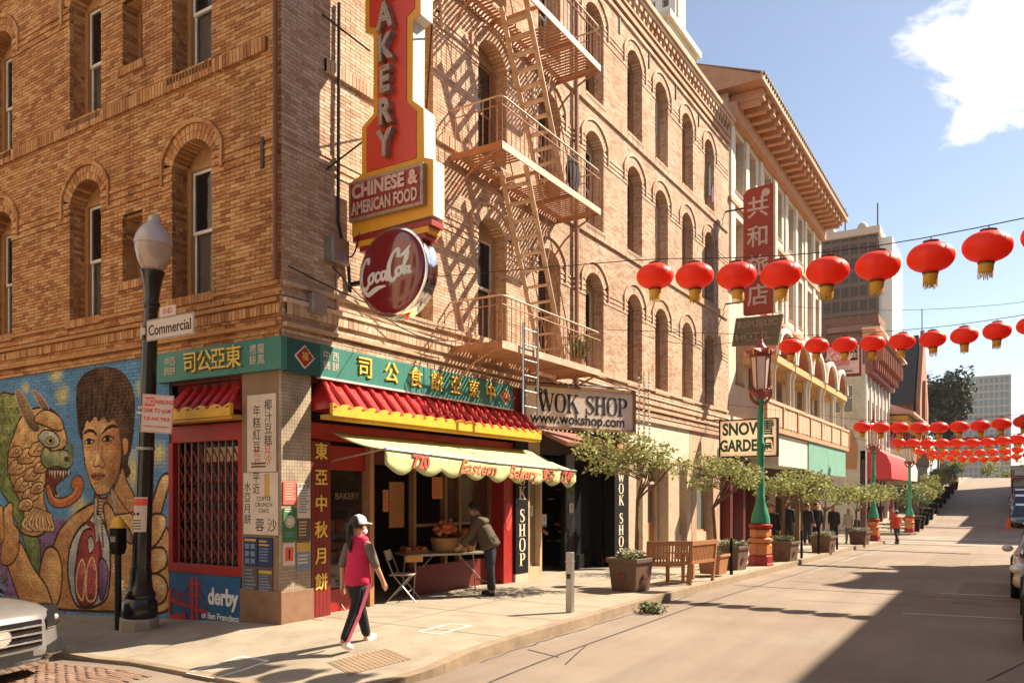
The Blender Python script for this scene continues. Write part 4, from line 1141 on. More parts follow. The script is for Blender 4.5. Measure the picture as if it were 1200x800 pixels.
# parapet cornice with corbels
def cornice(mapf, s0, s1, m, parent):
    L = [(s0, s1, -.06, .05, 14.55, 15.20), (s0, s1, -.10, .05, 14.42, 14.55), (s0, s1, -.05, .05, 14.25, 14.30), (s0, s1, -.14, .05, 14.62, 14.68), (s0, s1, -.22, .05, 15.06, 15.16), (s0, s1, -.28, .3, 15.16, 15.30)]
    s_ = s0+.1
    while s_ < s1-.2:
        L.append((s_, s_+.16, -.18, .0, 14.90, 15.06)); L.append((s_+.03, s_+.13, -.125, .0, 14.74, 14.90)); s_ += .31
    boxes('cornice', L, mapf, m, parent)
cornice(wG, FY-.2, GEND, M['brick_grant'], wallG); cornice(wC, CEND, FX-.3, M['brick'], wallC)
# rear, roof and end wall so that it is a solid block
mb = MB()
mb.box(-23.95, FX-.36, GEND-.25, GEND-.01, -1, 15.1); mb.box(-24.0, -23.8, FY+.36, GEND-.3, -1.5, 15.1)
mb.box(-23.7, FX-.36, FY+.36, GEND-.3, 14.5, 14.62)
mb.build('rear_wall', M['brick_red'], corner)
mb = MB()
for z in (4.05, 7.6, 11.0): mb.box(-23.7, FX-.40, FY+.40, GEND-.3, z-.25, z)
mb.box(-13.2, -13.0, FY+2.2, GEND-.3, -.2, 14.4); mb.box(-23.7, FX-3.2, FY+3.2, FY+3.4, 4.1, 14.4)
mb.build('floor_slab', mat('interior_plaster', (.10,.07,.05), .9), corner)
# arches
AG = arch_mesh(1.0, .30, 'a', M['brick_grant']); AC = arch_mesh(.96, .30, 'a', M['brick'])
for h in Gh:
    if h.p[0] == 10.12 and False: continue
    p = wG(h.p[7], 0, h.p[3]); inst(AG, 'brick_arch', wallG, Vector(p)-ORG[wallG], R(90), sc=((h.p[1]-h.p[0]), 1, 1))
for h in Ch:
    p = wC(h.p[7], 0, h.p[3]); inst(AC, 'brick_arch', wallC, Vector(p)-ORG[wallC])
# sash windows: frame > sash, pane, blind, sill
def window_proto(w_, hz, rise, org, wood, blind, open_=0.0, arch=True):
    f = MB(); d = .26; fw = .10
    f.box(-w_/2, -w_/2+fw, d, d+.09, 0, hz); f.box(w_/2-fw, w_/2, d, d+.09, 0, hz); f.box(-w_/2+fw, w_/2-fw, d, d+.09, 0, .07)
    f.box(-w_/2+fw, w_/2-fw, d+.001, d+.09, hz-.03, hz+.06)
    if arch:
        r_ = (w_*w_/4+rise*rise)/(2*rise); zc = hz+rise-r_; a1 = math.asin(w_/2/r_)
        P = [(-w_/2, hz)] + [(r_*math.sin(-a1+2*a1*i/10), zc+r_*math.cos(-a1+2*a1*i/10)) for i in range(11)] + [(w_/2, hz)]
        f.prism([(p[0], p[1]) for p in P[1:-1]], (0, d+.03, 0), (1,0,0), (0,0,1), -.05)
    else: f.box(-w_/2, w_/2, d, d+.09, hz-.08, hz)
    fo = f.build('window', wood, None, base=(0,0,0))
    x0, x1 = -w_/2+fw, w_/2-fw; zm = hz*.52
    s_ = MB()
    for (za, zb_, dd) in ((zm-.02, hz-.03, d+.04), (.07, zm+.03, d+.07)):
        s_.box(x0, x0+.045, dd, dd+.04, za, zb_); s_.box(x1-.045, x1, dd, dd+.04, za, zb_); s_.box(x0+.045, x1-.045, dd, dd+.04, za, za+.05); s_.box(x0+.045, x1-.045, dd+.001, dd+.04, zb_-.045, zb_)
    so_ = s_.build('sash', M['white'] if blind else wood, fo)
    for (za, zb_, dd) in ((zm+.03, hz-.075, d+.055), (.12, zm-.015, d+.085)):
        g_ = MB(); g_.box(x0+.045, x1-.045, dd, dd+.008, za, zb_); g_.build('pane', M['glass_clear'] if blind else M['glass'], fo)
    if blind:
        b_ = MB(); b_.box(x0+.02, x1-.02, d+.13, d+.14, blind[0], blind[1]); b_.build('blind', M['blind'], fo)
    sl = MB(); n = int((w_+.16)/.078)
    for i in range(n): a = -w_/2-.08+i*.078; sl.box(a, a+.067, -.055, d, -.13, 0.0)
    sl.box(-w_/2-.08, w_/2+.08, -.04, d, -.125, -.006)
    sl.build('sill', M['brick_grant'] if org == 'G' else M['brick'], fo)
    return fo
WG = window_proto(1.0, 2.07, .30, 'G', M['wood'], None)
WG2 = window_proto(1.0, 2.07, .30, 'G', mat('window_wood_pale', (.42,.26,.13), .6, scale=9, grime=.4, stretch=(6,6,1)), (.1, 1.0))
WC = window_proto(.96, 2.09, .30, 'C', mat('window_wood_ochre', (.40,.20,.075), .6, scale=9, grime=.4, stretch=(6,6,1)), (.12, 1.08))
WS = window_proto(.55, 1.08, .1, 'C', M['wood'], None, arch=False)
def put_window(proto, p, rz_, parent, used=set()):
    if proto.name not in used:
        used.add(proto.name); o = proto
        o.parent = parent
    else: o = copy_tree(proto, parent)
    o.location = Vector(p)-ORG[parent]; o.rotation_euler = (0, 0, rz_); return o
k = 0
for h in Gh:
    put_window(WG2 if k % 5 in (1, 3) else WG, wG(h.p[7], 0, h.p[2]), R(90), corner); k += 1
for h in Ch: put_window(WC, wC(h.p[7], 0, h.p[2]), 0, corner)
for h in Csm: put_window(WS, wC((h.q[0]+h.q[1])/2, 0, h.q[2]), 0, corner)
# iron wall anchors and the drain pipe down the corner
for (s_, z) in ((19.0,14.0),(21.0,14.0),(23.1,14.0),(25.2,14.0)): mb = MB(); mb.box(FX, FX+.03, s_-.03, s_+.03, z-.2, z+.2); mb.build('wall_anchor', M['iron'], corner)
mb = MB(); mb.box(-9.02, -8.96, FY-.03, FY, 6.43, 6.87); mb.build('wall_anchor', M['iron'], corner)
mb = MB(); mb.tube([(FX-.05, FY-.07, 4.8), (FX-.05, FY-.07, 14.2)], .035, 8); mb.tube([(FX+.05, 24.95, 4.2), (FX+.05, 24.95, 4.3)], .03, 6)
mb.build('corner_pipe', mat('rusty_pipe', (.22,.07,.035), .6, grime=.3), corner)
mb = MB(); mb.tube([(FX+.08, 16.45, 4.3), (FX+.08, 16.45, 13.9)], .055, 8)
mb.build('drain_pipe', mat('painted_pipe', (.30,.14,.065), .6, grime=.3), corner)

# ------------------------------------------------------------------ lettering in a serif face
def serif(name, word, h, m, org, ux, uy, parent, pitch=.95, vertical=False, depth=.006, sx=1.0):
    """W O K S H O P drawn as thick and thin strokes with bracketed feet"""
    T, t, sf = .20, .075, .06
    ux = Vector(ux); uy = Vector(uy); objs = []
    x = 0.0
    for ch in word:
        if ch == ' ':
            if vertical: x += .62
            else: x += .55
            continue
        mb = MB(); cen = {'W': 1.25, 'O': .92, 'K': .95, 'S': .74, 'H': .98, 'P': .80}[ch]
        o = Vector(org)+(-uy*h*x - ux*h*cen*sx/2 if vertical else ux*h*x*sx)
        U = ux*h*sx; V = uy*h
        def st(a, b, w_): ribbon(mb, [(a[0],a[1],1),(b[0],b[1],1)], w_, o, U, V, depth, 1)
        def bar(x0, x1, y0, y1): mb.prism([(x0,y0),(x1,y0),(x1,y1),(x0,y1)], o, U, V, depth)
        if ch == 'H':
            for q in (.2, .74): bar(q-T/2, q+T/2, 0, 1); bar(q-T/2-.09, q+T/2+.09, 0, sf); bar(q-T/2-.09, q+T/2+.09, 1-sf, 1)
            bar(.3, .64, .48, .48+t)
        if ch == 'P':
            bar(.12, .12+T, 0, 1); bar(.03, .42, 0, sf); bar(.03, .3, 1-sf, 1)
            ribbon(mb, [(.3,.965,.4),(.5,.95,.7),(.66,.85,1.6),(.70,.72,2.1),(.66,.58,1.6),(.5,.48,.7),(.3,.46,.4)], .10, o, U, V, depth, 5)
        if ch == 'K':
            bar(.12, .12+T, 0, 1); bar(.03, .42, 0, sf); bar(.03, .42, 1-sf, 1)
            st((.32,.42), (.78,.97), t); st((.46,.6), (.84,.03), T*.95); bar(.64, .98, 0, sf); bar(.62, .93, 1-sf, 1)
        if ch == 'W':
            st((.14,.97), (.42,.02), T); st((.42,.02), (.64,.92), t); st((.60,.97), (.88,.02), T); st((.88,.02), (1.12,.97), t)
            bar(0, .32, 1-sf, 1); bar(.47, .76, 1-sf, 1); bar(1.0, 1.24, 1-sf, 1)
        if ch == 'O':
            ribbon(mb, [(.46,.98,.45),(.2,.88,1.3),(.12,.5,2.1),(.2,.12,1.3),(.46,.02,.45),(.72,.12,1.3),(.80,.5,2.1),(.72,.88,1.3),(.46,.98,.45)], .10, o, U, V, depth, 6)
        if ch == 'S':
            ribbon(mb, [(.62,.74,.6),(.58,.90,.6),(.38,.97,.7),(.17,.86,1.4),(.17,.68,1.8),(.38,.53,2.0),(.58,.38,1.9),(.62,.20,1.5),(.42,.03,.7),(.16,.10,.6),(.10,.28,.6)], .10, o, U, V, depth, 6)
            bar(.60, .65, .68, .97); bar(.08, .13, .03, .33)
        objs.append(mb.build(name, m, parent))
        x += (1.12 if vertical else cen*pitch)
    return objs

GX, GY, GZ = Vector((1,0,0)), Vector((0,1,0)), Vector((0,0,1))
def wallbox(mb, y0, y1, d0, d1, z0, z1, mi=0):         # on the street wall, d = depth behind the house line
    mb.box(FX-d1, FX-d0, y0, y1, z0, z1, mi)

# ---- corner pillar
pil = corner
mb = MB(); mb.box(-9.42, FX+.012, FY-.012, 8.22, .44, 3.54)
def tile_mat(name, c, c2, sc):
    m = bpy.data.materials.new(name); m.use_nodes = True; t = m.node_tree; p = t.nodes['Principled BSDF']
    g = t.nodes.new('ShaderNodeNewGeometry'); sp = t.nodes.new('ShaderNodeSeparateXYZ'); t.links.new(g.outputs['Position'], sp.inputs[0])
    ad = t.nodes.new('ShaderNodeMath'); ad.operation = 'ADD'; t.links.new(sp.outputs['X'], ad.inputs[0]); t.links.new(sp.outputs['Y'], ad.inputs[1])
    cb = t.nodes.new('ShaderNodeCombineXYZ'); t.links.new(ad.outputs[0], cb.inputs[0]); t.links.new(sp.outputs['Z'], cb.inputs[1])
    b = t.nodes.new('ShaderNodeTexBrick'); b.offset = 0; b.inputs['Scale'].default_value = sc
    b.inputs['Brick Width'].default_value = .5; b.inputs['Row Height'].default_value = .5; b.inputs['Mortar Size'].default_value = .03
    b.inputs['Color1'].default_value = (*c, 1); b.inputs['Color2'].default_value = (c[0]*.85, c[1]*.85, c[2]*.82, 1); b.inputs['Mortar'].default_value = (*c2, 1)
    t.links.new(cb.outputs[0], b.inputs['Vector'])
    nz = t.nodes.new('ShaderNodeTexNoise'); nz.inputs['Scale'].default_value = 3; nz.inputs['Detail'].default_value = 8; t.links.new(g.outputs['Position'], nz.inputs['Vector'])
    mr = t.nodes.new('ShaderNodeMapRange'); mr.inputs[1].default_value = .35; mr.inputs[2].default_value = .7; mr.inputs[3].default_value = 1.05; mr.inputs[4].default_value = .6
    t.links.new(nz.outputs[0], mr.inputs[0]); vm = t.nodes.new('ShaderNodeVectorMath'); vm.operation = 'SCALE'
    t.links.new(b.outputs[0], vm.inputs[0]); t.links.new(mr.outputs[0], vm.inputs['Scale']); t.links.new(vm.outputs[0], p.inputs['Base Color'])
    bp = t.nodes.new('ShaderNodeBump'); bp.invert = True; bp.inputs['Strength'].default_value = .4; bp.inputs['Distance'].default_value = .004
    t.links.new(b.outputs['Fac'], bp.inputs['Height']); t.links.new(bp.outputs[0], p.inputs['Normal'])
    p.inputs['Roughness'].default_value = .45
    return m
M['mosaic'] = tile_mat('mosaic_tile', (.47,.38,.27), (.16,.11,.07), 10)
mb.build('tiled_pillar', M['mosaic'], corner)
mb = MB(); mb.box(-9.43, FX-.04, FY-.0155, FY-.0125, .44, 3.54); mb.build('render_facing', mat('brown_render', (.27,.165,.10), .85, bump=.3, grime=.5, gcol=(.12,.07,.045), gscale=2.5), corner)
mb = MB(); mb.box(-9.46, FX+.03, FY-.035, 8.26, -.35, .44)
mb.build('pillar_plinth', mat('brown_plinth', (.24,.13,.07), .7, grime=.5), corner, bevel=.01)
mb = MB(); mb.box(-11.2, FX-.02, FY+.05, FY+.36, 3.5, 4.0); mb.box(FX-.36, FX-.05, FY+.4, GEND-.3, 3.45, 4.0)
mb.build('lintel_beam', M['dark_red'], corner)

# ---- posters on the pillar
M['paper'] = mat('white_paper', (.66,.55,.45), .85, var=.08, grime=.25, gcol=(.4,.3,.2)); M['ink'] = mat('black_ink', (.02,.015,.012), .8)
M['paper_red'] = mat('red_paper', (.72,.10,.07), .8, var=.06); M['paper_green'] = mat('green_print', (.03,.16,.055), .6, var=.06)
M['paper_blue'] = mat('blue_print', (.02,.03,.10), .6); M['ink_red'] = mat('red_ink', (.62,.07,.04), .7); M['paper_dark'] = mat('dark_print', (.10,.075,.06), .7)
M['gold_print'] = mat('gold_print', (.55,.34,.06), .6); M['grey_blue'] = mat('grey_blue_print', (.16,.22,.33), .6)
def poster(label, face, a0, a1, z0, z1, m, marks, grp=None, out=.016):
    """face 'C' -> on the alley face of the pillar (a = x), 'G' -> on the street face (a = y)"""
    mb = MB()
    if face == 'C':
        yf = FY-.0155-out; t = thing('poster', label, 'poster', ((a0+a1)/2, yf, z0), grp); mb.box(a0, a1, yf, FY-.016, z0, z1); ux, uy = GX, GZ; P = lambda a, z: Vector((a0+(a1-a0)*a, yf, z0+(z1-z0)*z))
    else:
        xf = FX+.012+out; t = thing('poster', label, 'poster', (xf, (a0+a1)/2, z0), grp); mb.box(FX+.0125, xf, a0, a1, z0, z1); ux, uy = GY, GZ; P = lambda a, z: Vector((xf, a0+(a1-a0)*a, z0+(z1-z0)*z))
    mb.build('sheet', m, t)
    for mk in marks:
        if mk[0] == 'T':
            _, s_, size, a, z, mm = mk[:6]; text('lettering', s_, size, mm, P(a, z), ux, uy, t, .002, **(mk[6] if len(mk) > 6 else {}))
        if mk[0] == 'B':
            _, A0, A1, Z0, Z1, mm = mk; q = MB(); nn_ = ux.cross(uy)
            q.prism([(0,0),((a1-a0)*(A1-A0),0),((a1-a0)*(A1-A0),(z1-z0)*(Z1-Z0)),(0,(z1-z0)*(Z1-Z0))], P(A0, Z0), ux, uy, .002); q.build('print_block', mm, t)
        if mk[0] == 'L':
            _, A0, A1, Z0, Z1, n, mm = mk; q = MB(); pr_ = random.Random(n)
            for k in range(n):
                z = Z1-(Z1-Z0)*k/n; e = A1-(A1-A0)*pr_.uniform(0, .35); h = (z1-z0)*(Z1-Z0)/n*.45
                q.prism([(0,0),((a1-a0)*(e-A0),0),((a1-a0)*(e-A0),h),(0,h)], P(A0, z), ux, uy, .002)
            q.build('print_lines', mm, t)['kind'] = 'stuff'
    return t
I, RI = M['ink'], M['ink_red']
poster('tall off-white sheet with brushed black and red characters high on the corner pillar', 'C', -9.30, -8.70, 2.12, 3.22, M['paper'],
   [('T','椰\n汁\n豆\n糕',.165,.74,.62,I,{}), ('T','年\n糕\n紅\n豆',.17,.34,.55,I,{}), ('T','豆\n沙',.16,.72,.22,RI,{}),('T','紅\n豆',.15,.36,.18,RI,{}), ('L',.15,.9,.02,.10,2,I)])
poster('white handwritten sheet with black characters and a cake list on the pillar', 'C', -9.38, -8.66, 1.23, 2.11, M['paper'],
   [('T','水\n亞\n月\n餅',.155,.12,.50,I,{}), ('T','平\n近',.16,.38,.82,I,{}), ('T','蓉',.2,.48,.14,I,{}), ('T','沙',.2,.84,.14,I,{}), ('T','COFFEE\nCRUNCH\nCAKE',.085,.6,.48,I,{}), ('B',.62,.76,.60,.98,M['gold_print'])])
PG = 'small blue notices in a block of four on the pillar'
poster('dark blue notice, upper left of the block of four low on the pillar', 'C', -9.38, -9.09, .77, 1.19, M['paper_blue'], [('B',.08,.92,.86,.94,M['gold_print'])]+[('B',.12+.42*i,.42+.42*i,.1+.25*j,.27+.25*j,M['grey_blue']) for i in (0,1) for j in (0,1,2)], PG)
poster('dark blue gold-titled notice, upper right of the block of four on the pillar', 'C', -9.07, -8.77, .77, 1.19, M['paper_blue'], [('B',.08,.75,.72,.78,M['gold_print']),('B',.08,.6,.84,.9,M['gold_print']),('L',.1,.9,.1,.6,5,M['grey_blue'])], PG)
poster('torn dark notice, lower left of the block of four low on the pillar', 'C', -9.38, -9.09, .31, .75, M['paper_dark'], [('L',.1,.9,.2,.9,6,M['grey_blue'])], PG)
poster('dark notice with gold strip, lower right of the block of four low on the pillar', 'C', -9.07, -8.77, .31, .75, M['paper_dark'], [('B',.05,.95,.84,.94,M['gold_print']),('L',.1,.9,.2,.75,6,M['grey_blue'])], PG)
poster('bright red paper notice on the street face of the pillar', 'G', 7.69, 7.92, 1.66, 1.98, M['paper_red'], [('L',.1,.9,.1,.9,7,mat('pale_red', (.8,.35,.27), .8))])
poster('green poster with white round emblem on the street face of the pillar', 'G', 7.69, 7.93, 1.14, 1.61, M['paper_green'], [('L',.12,.88,.82,.95,2,M['paper']),('L',.2,.8,.08,.25,3,M['grey_blue']),('T','◉',.22,.5,.56,M['paper'],{})])
poster('white flyer with a red square under the green poster', 'G', 7.69, 7.90, .80, 1.12, M['paper'], [('B',.15,.85,.2,.8,M['paper_red']),('B',.45,.55,.3,.7,M['paper'])])
poster('white notice with black headline beside the red paper notice', 'G', 7.95, 8.19, 1.46, 1.96, M['paper'], [('T','早餐粥',.075,.5,.9,I,{}),('L',.1,.9,.08,.78,9,M['grey_blue'])])
poster('dark flyer with faces beside the green poster', 'G', 7.95, 8.19, 1.13, 1.44, M['paper_dark'], [('L',.1,.9,.1,.85,5,M['tan'])])
poster('blue and gold flyer lowest on the street face of the pillar', 'G', 7.93, 8.19, .72, 1.11, M['grey_blue'], [('B',0,1,.66,1,M['gold_print']),('L',.1,.9,.1,.5,3,M['paper'])])

# ---- green fascia sign round the corner
t = thing('fascia_sign', 'long green fascia sign with gold characters wrapping the bakery corner', 'sign', (FX, FY, 3.54))
mb = MB(); mb.box(-11.34, FX+.09, FY-.09, FY+.02, 3.54, 4.0); mb.build('alley_panel', M['green_sign'], t, bevel=.006)
mb = MB(); mb.box(FX+.001, FX+.088, FY+.021, 8.33, 3.52, 3.99); mb.build('corner_panel', mat('shadowed_green_enamel', (.012,.085,.07), .4), t)  # green enamel darkened: the blade sign's shadow is put into its colour
mb = MB(); mb.box(FX, FX+.075, 8.331, 13.66, 3.53, 3.99); mb.build('street_panel', M['green_sign'], t, bevel=.004)
mb = MB(); mb.box(FX, FX+.09, 8.331, 13.66, 3.50, 3.528); mb.build('white_trim', M['white'], t)
CH = mat('char_gold', (.86,.58,.10), .45, .1)
SH = mat('char_backing', (.06,.05,.03), .6)
for c_, x in zip('司公亞東', (-10.50,-10.16,-9.84,-9.50)):
    text('gold_character', c_, .35, CH, (x, FY-.105, 3.77), GX, GZ, t, .012, bold=.0015); text('character_shadow', c_, .35, SH, (x+.015, FY-.0925, 3.755), GX, GZ, t, .001, bold=.007)
for k, s_ in enumerate(('中飾','西餅')): text('small_character', s_[0]+'\n'+s_[1], .15, M['paper'], (-11.08+k*.14, FY-.095, 3.77), GX, GZ, t, .003)
for k, s_ in enumerate(('禮餅','龍鳳')): text('small_character', s_[0]+'\n'+s_[1], .15, M['paper'], (-9.10+k*.17, FY-.095, 3.77), GX, GZ, t, .003)
for c_, y in zip('司公食餅亞東中', (9.28,9.90,10.53,11.12,11.68,12.25,12.82)):
    text('gold_character', c_, .36, CH, (FX+.09, y, 3.76), GY, GZ, t, .012, bold=.0015); text('character_shadow', c_, .36, SH, (FX+.0775, y+.02, 3.745), GY, GZ, t, .001, bold=.002)
for k, s_ in enumerate(('中飾','西餅')): text('small_character', s_[0]+'\n'+s_[1], .15, M['paper'], (FX+.078, 8.47+k*.18, 3.77), GY, GZ, t, .003)
for (y, x) in ((8.02, FX+.0885), (13.36, FX+.0755)):
    mb = MB(); mb.prism([(-.19,0),(0,-.17),(.19,0),(0,.17)], (x, y, 3.76), GY, GZ, .012); mb.build('diamond', M['white'], t)
    mb = MB(); mb.prism([(-.16,0),(0,-.145),(.16,0),(0,.145)], (x+.012, y, 3.76), GY, GZ, .006); mb.build('diamond_field', M['red'], t)
    text('gold_character', '福', .13, CH, (x+.019, y, 3.76), GY, GZ, t, .002)

# ---- little tiled roofs: slab > roof_tile rolls, scalloped gutter board
M['tile_red'] = mat('red_glazed_tile', (.52,.022,.022), .28, var=.1, grime=.2, gcol=(.2,.01,.01), coat=.3)
def tile_roof(name, label, mapf, s0, s1, zt, zb, dt, db, n, hip0=True, hip1=False):
    p0 = Vector(mapf((s0+s1)/2, db, zb)); t = thing(name, label, 'tiled roof', p0)
    A = Vector(mapf(0,0,0)); us = Vector(mapf(1,0,0))-A; ud = Vector(mapf(0,1,0))-A
    W = lambda s_, d, z: A+us*s_+ud*d+GZ*z
    inset = .26
    mb = MB(); a, b = s0+(inset if hip0 else 0), s1-(inset if hip1 else 0)
    top0, top1, bot0, bot1 = W(a, dt, zt), W(b, dt, zt), W(s0, db, zb), W(s1, db, zb)
    bk0, bk1 = W(s0, dt+.1, zb), W(s1, dt+.1, zb); tb0, tb1 = W(a, dt+.1, zt), W(b, dt+.1, zt)
    mb.add([bot0,bot1,top1,top0,bk0,bk1,tb0,tb1], [(0,1,2,3),(4,0,3,6),(1,5,7,2),(3,2,7,6),(0,4,5,1)])
    mb.build('roof_slab', M['tile_red'], t)
    L = (W(s0,dt,zt)-W(s0,db,zb)); rn = MB()
    pr_ = [(.052*math.cos(x), .052*math.sin(x)) for x in [math.pi*i/6 for i in range(7)]]
    for k in range(n+1):
        f = k/n; s_b = s0+.05+(s1-s0-.1)*f; s_t = min(max(s_b, a), b)
        q = MB(); P0, P1 = W(s_b, db-.03, zb), W(s_t, dt, zt); d = (P1-P0).normalized(); up = us.cross(d)
        if up.z < 0: up = -up
        rings = []
        for u_ in (0, .333, .34, .666, .673, 1):
            r_ = 1.0 if u_ in (0, .34, .673) else .88
            c = P0+(P1-P0)*u_; rings.append([c+us*x*r_+up*(y*r_) for x, y in pr_])
        q.loft(rings); q.build('roof_tile', M['tile_red'], t, smooth=35)
    g = MB(); h = .10
    prof = []; m_ = int((s1-s0)/.28)
    for k in range(m_+1):
        for u_ in range(8):
            if k == m_ and u_ > 0: break
            prof.append((k*(s1-s0)/m_+u_/8*(s1-s0)/m_, .02+.06*abs(math.cos(math.pi*u_/8))))
    g.prism([(0,-h)]+[((s1-s0),-h)]+list(reversed(prof)), W(s0, db-.05, zb), us, GZ, -.06 if us.cross(GZ).dot(ud) < 0 else .06)
    g.build('scalloped_board', M['yellow'], t)
    mb = MB(); c0 = W(s0, db-.02, zb-h-.045); c1 = W(s1, db+.2, zb-h+.02); mb.box(min(c0.x,c1.x), max(c0.x,c1.x), min(c0.y,c1.y), max(c0.y,c1.y), c0.z, c1.z); mb.build('gutter_strip', mat('amber_paint', (.60,.30,.03), .5, grime=.2), t)
    return t
tile_roof('tiled_canopy', 'long red tiled canopy with yellow scalloped edge above the bakery awning', wG, 8.24, 14.2, 3.50, 3.03, .03, -.38, 20)
tile_roof('tiled_canopy', 'short red tiled canopy over the barred alley window', wC, -11.1, -9.43, 3.50, 3.03, .22, -.18, 7, True, True)

# ---- alley window of the bakery with its folding gate
t = thing('barred_window', 'red framed alley window with folding gate and pastry boxes behind', 'window', (-10.22, FY, .66))
mb = MB()
mb.box(-11.16, -9.43, FY+.02, FY+.14, 2.60, 2.86); mb.box(-11.16, -9.43, FY-.03, FY+.14, .60, .74)
mb.box(-11.16, -11.05, FY-.02, FY+.14, .74, 2.60); mb.box(-9.52, -9.43, FY-.02, FY+.14, .74, 2.60)
mb.build('frame', M['red'], t, bevel=.008)
mb = MB(); mb.box(-11.05, -9.52, FY+.22, FY+.235, .74, 2.60); mb.build('pane', M['glass'], t)
bar = MB(); bar.box(-.010, .010, -.010, .010, 0, 1.86); bm_ = bar.mesh('gate_bar', mat('worn_gate', (.26,.15,.11), .5, .3, var=.5, scale=30, grime=.5, gcol=(.3,.02,.02), gscale=9))
for k in range(10): inst(bm_, 'gate_bar', t, (-11.0+k*.16+10.22, .06, .08))
lat = MB(); lat.beam((-.075, .0, -.12), (.075, .0, .12), .012, .018, (0,1,0)); lm = lat.mesh('lattice_strip', mat('lattice_red', (.36,.03,.025), .5, var=.3, scale=20))
for k in range(10):
    for j in range(6):
        for sg in (-1, 1): inst(lm, 'lattice_strip', t, (-11.0+k*.16+.08+10.22-.0, .09+.012*sg, .25+j*.29), sc=(sg,1,1))
mb = MB(); mb.box(-11.16, -9.43, FY+.15, FY+.2, 2.87, 3.5); mb.build('transom_board', M['dark_red'], t)
mb = MB()
for z in (1.0, 1.5, 2.0): mb.box(-11.05, -9.52, FY+.30, FY+.75, z-.02, z)
mb.box(-11.05, -9.52, FY+.76, FY+.80, .6, 2.7)
mb.build('display_shelf', mat('shelf_red', (.14,.018,.014), .6), t)
mb = MB(); mb.box(-10.55, -9.5, FY+.18, FY+.21, 2.3, 2.52); mb.build('price_strip', mat('pale_strip', (.5,.48,.3), .6), t)
pr = random.Random(2); bxs = [(.55,.5,.45),(.6,.12,.08),(.55,.4,.1),(.15,.3,.35),(.5,.45,.4)]
bmats = [mat('pastry_box_paint', c, .6) for c in bxs]
NTH = ['','first','second','third','fourth','fifth','sixth','seventh','eighth','ninth']; SHN = {.74:'lowest',1.0:'second lowest',1.5:'second highest',2.0:'highest',.34:'bottom',.75:'middle',1.2:'top'}
for z in (.74, 1.0, 1.5, 2.0):
    x = -11.0; bn = 0
    while x < -9.75:
        wd = pr.uniform(.14,.24); h = pr.uniform(.16,.3); b_ = MB(); b_.box(x, x+wd, FY+.32, FY+.5, z+.001, z+h); o = b_.build('pastry_box', bmats[pr.randrange(5)], None, bevel=.004)
        bn += 1; tag(o, f'pastry box, {NTH[bn]} from the left on the {SHN[z]} shelf of the barred window', 'box', 'pastry boxes behind the barred alley window'); x += wd+pr.uniform(.02,.08)

# ---- painted panel under it
t = thing('bridge_sign', 'blue panel with a red bridge and white derby lettering under the alley window', 'sign', (-10.3, FY, -.1))
mb = MB(); mb.box(-11.16, -9.47, FY-.01, FY+.12, -.16, .60); mb.build('board', mat('blue_board', (.015,.10,.23), .55, grime=.3, gcol=(.01,.05,.12)), t)
RP = mat('bridge_red', (.45,.022,.022), .6); q = MB(); yb = FY-.013
pqn = [0]
def pq(*P): pqn[0] += 1; q.prism([(a, b) for a, b in P], (0, yb-.0012*pqn[0], 0), GX, GZ, .002)
pq((-10.62,-.1),(-10.53,-.1),(-10.54,.54),(-10.61,.54)); pq((-10.49,-.1),(-10.42,-.1),(-10.43,.54),(-10.48,.54)); pq((-10.66,.42),(-10.38,.42),(-10.38,.46),(-10.66,.46)); pq((-10.64,.25),(-10.4,.25),(-10.4,.29),(-10.64,.29))
pq((-11.15,.34),(-11.08,.34),(-11.1,-.12),(-11.15,-.12)); pq((-11.15,.20),(-10.2,.05),(-10.2,.0),(-11.15,.13)); pq((-11.15,-.1),(-10.75,0),(-10.66,-.14),(-11.15,-.15))
ribbon(q, [(-11.12,.34,1),(-10.85,.24,1),(-10.68,.38,1),(-10.57,.54,1)], .025, (0, yb, 0), GX, GZ, -.003, 6); ribbon(q, [(-10.46,.54,1),(-10.35,.3,1),(-10.22,.08,1)], .025, (0, yb, 0), GX, GZ, -.003, 6)
for k in range(6): pq((-11.02+k*.075,.12),(-11.01+k*.075,.12),(-11.01+k*.075,.30),(-11.02+k*.075,.30))
q.build('bridge_picture', RP, t)
WHT = mat('sign_white', (.78,.76,.72), .5)
text('lettering', 'derby', .34, WHT, (-9.86, yb-.003, .27), GX, GZ, t, .004, bold=.012, sx=.85); text('lettering', 'of San Francisco', .13, WHT, (-9.92, yb-.003, -.02), GX, GZ, t, .003, bold=.004)

# ------------------------------------------------------------------ street shopfronts
M['maroon'] = mat('maroon_paint', (.115,.010,.010), .45, grime=.3)
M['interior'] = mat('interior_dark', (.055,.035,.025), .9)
M['pale_wood'] = mat('shop_wood', (.36,.15,.06), .5, scale=8, stretch=(6,6,1))
t = thing('bakery_shopfront', 'maroon bakery shopfront with display window, open doorway and counter window', 'shopfront', (FX, 11, 0))
mb = MB(); wallbox(mb, 8.24, 14.3, .04, .30, 2.62, 2.86); mb.build('red_fascia', M['red'], t)
mb = MB(); wallbox(mb, 8.64, 9.60, .20, .34, 2.18, 2.55); wallbox(mb, 8.64, 9.60, .20, .34, -.15, .34); wallbox(mb, 8.64, 8.72, .20, .34, .34, 2.18); mb.build('window_frame', M['red'], t, bevel=.006)
mb = MB(); wallbox(mb, 8.72, 9.60, .27, .285, .34, 2.18); mb.build('pane', glass_mat('shop_glass', (.03,.02,.018), alpha=.4), t)
text('window_lettering', 'BAKERY', .15, mat('faded_white_vinyl', (.24,.16,.12), .5), (FX-.262, 9.25, 1.77), GY, GZ, t, .002)
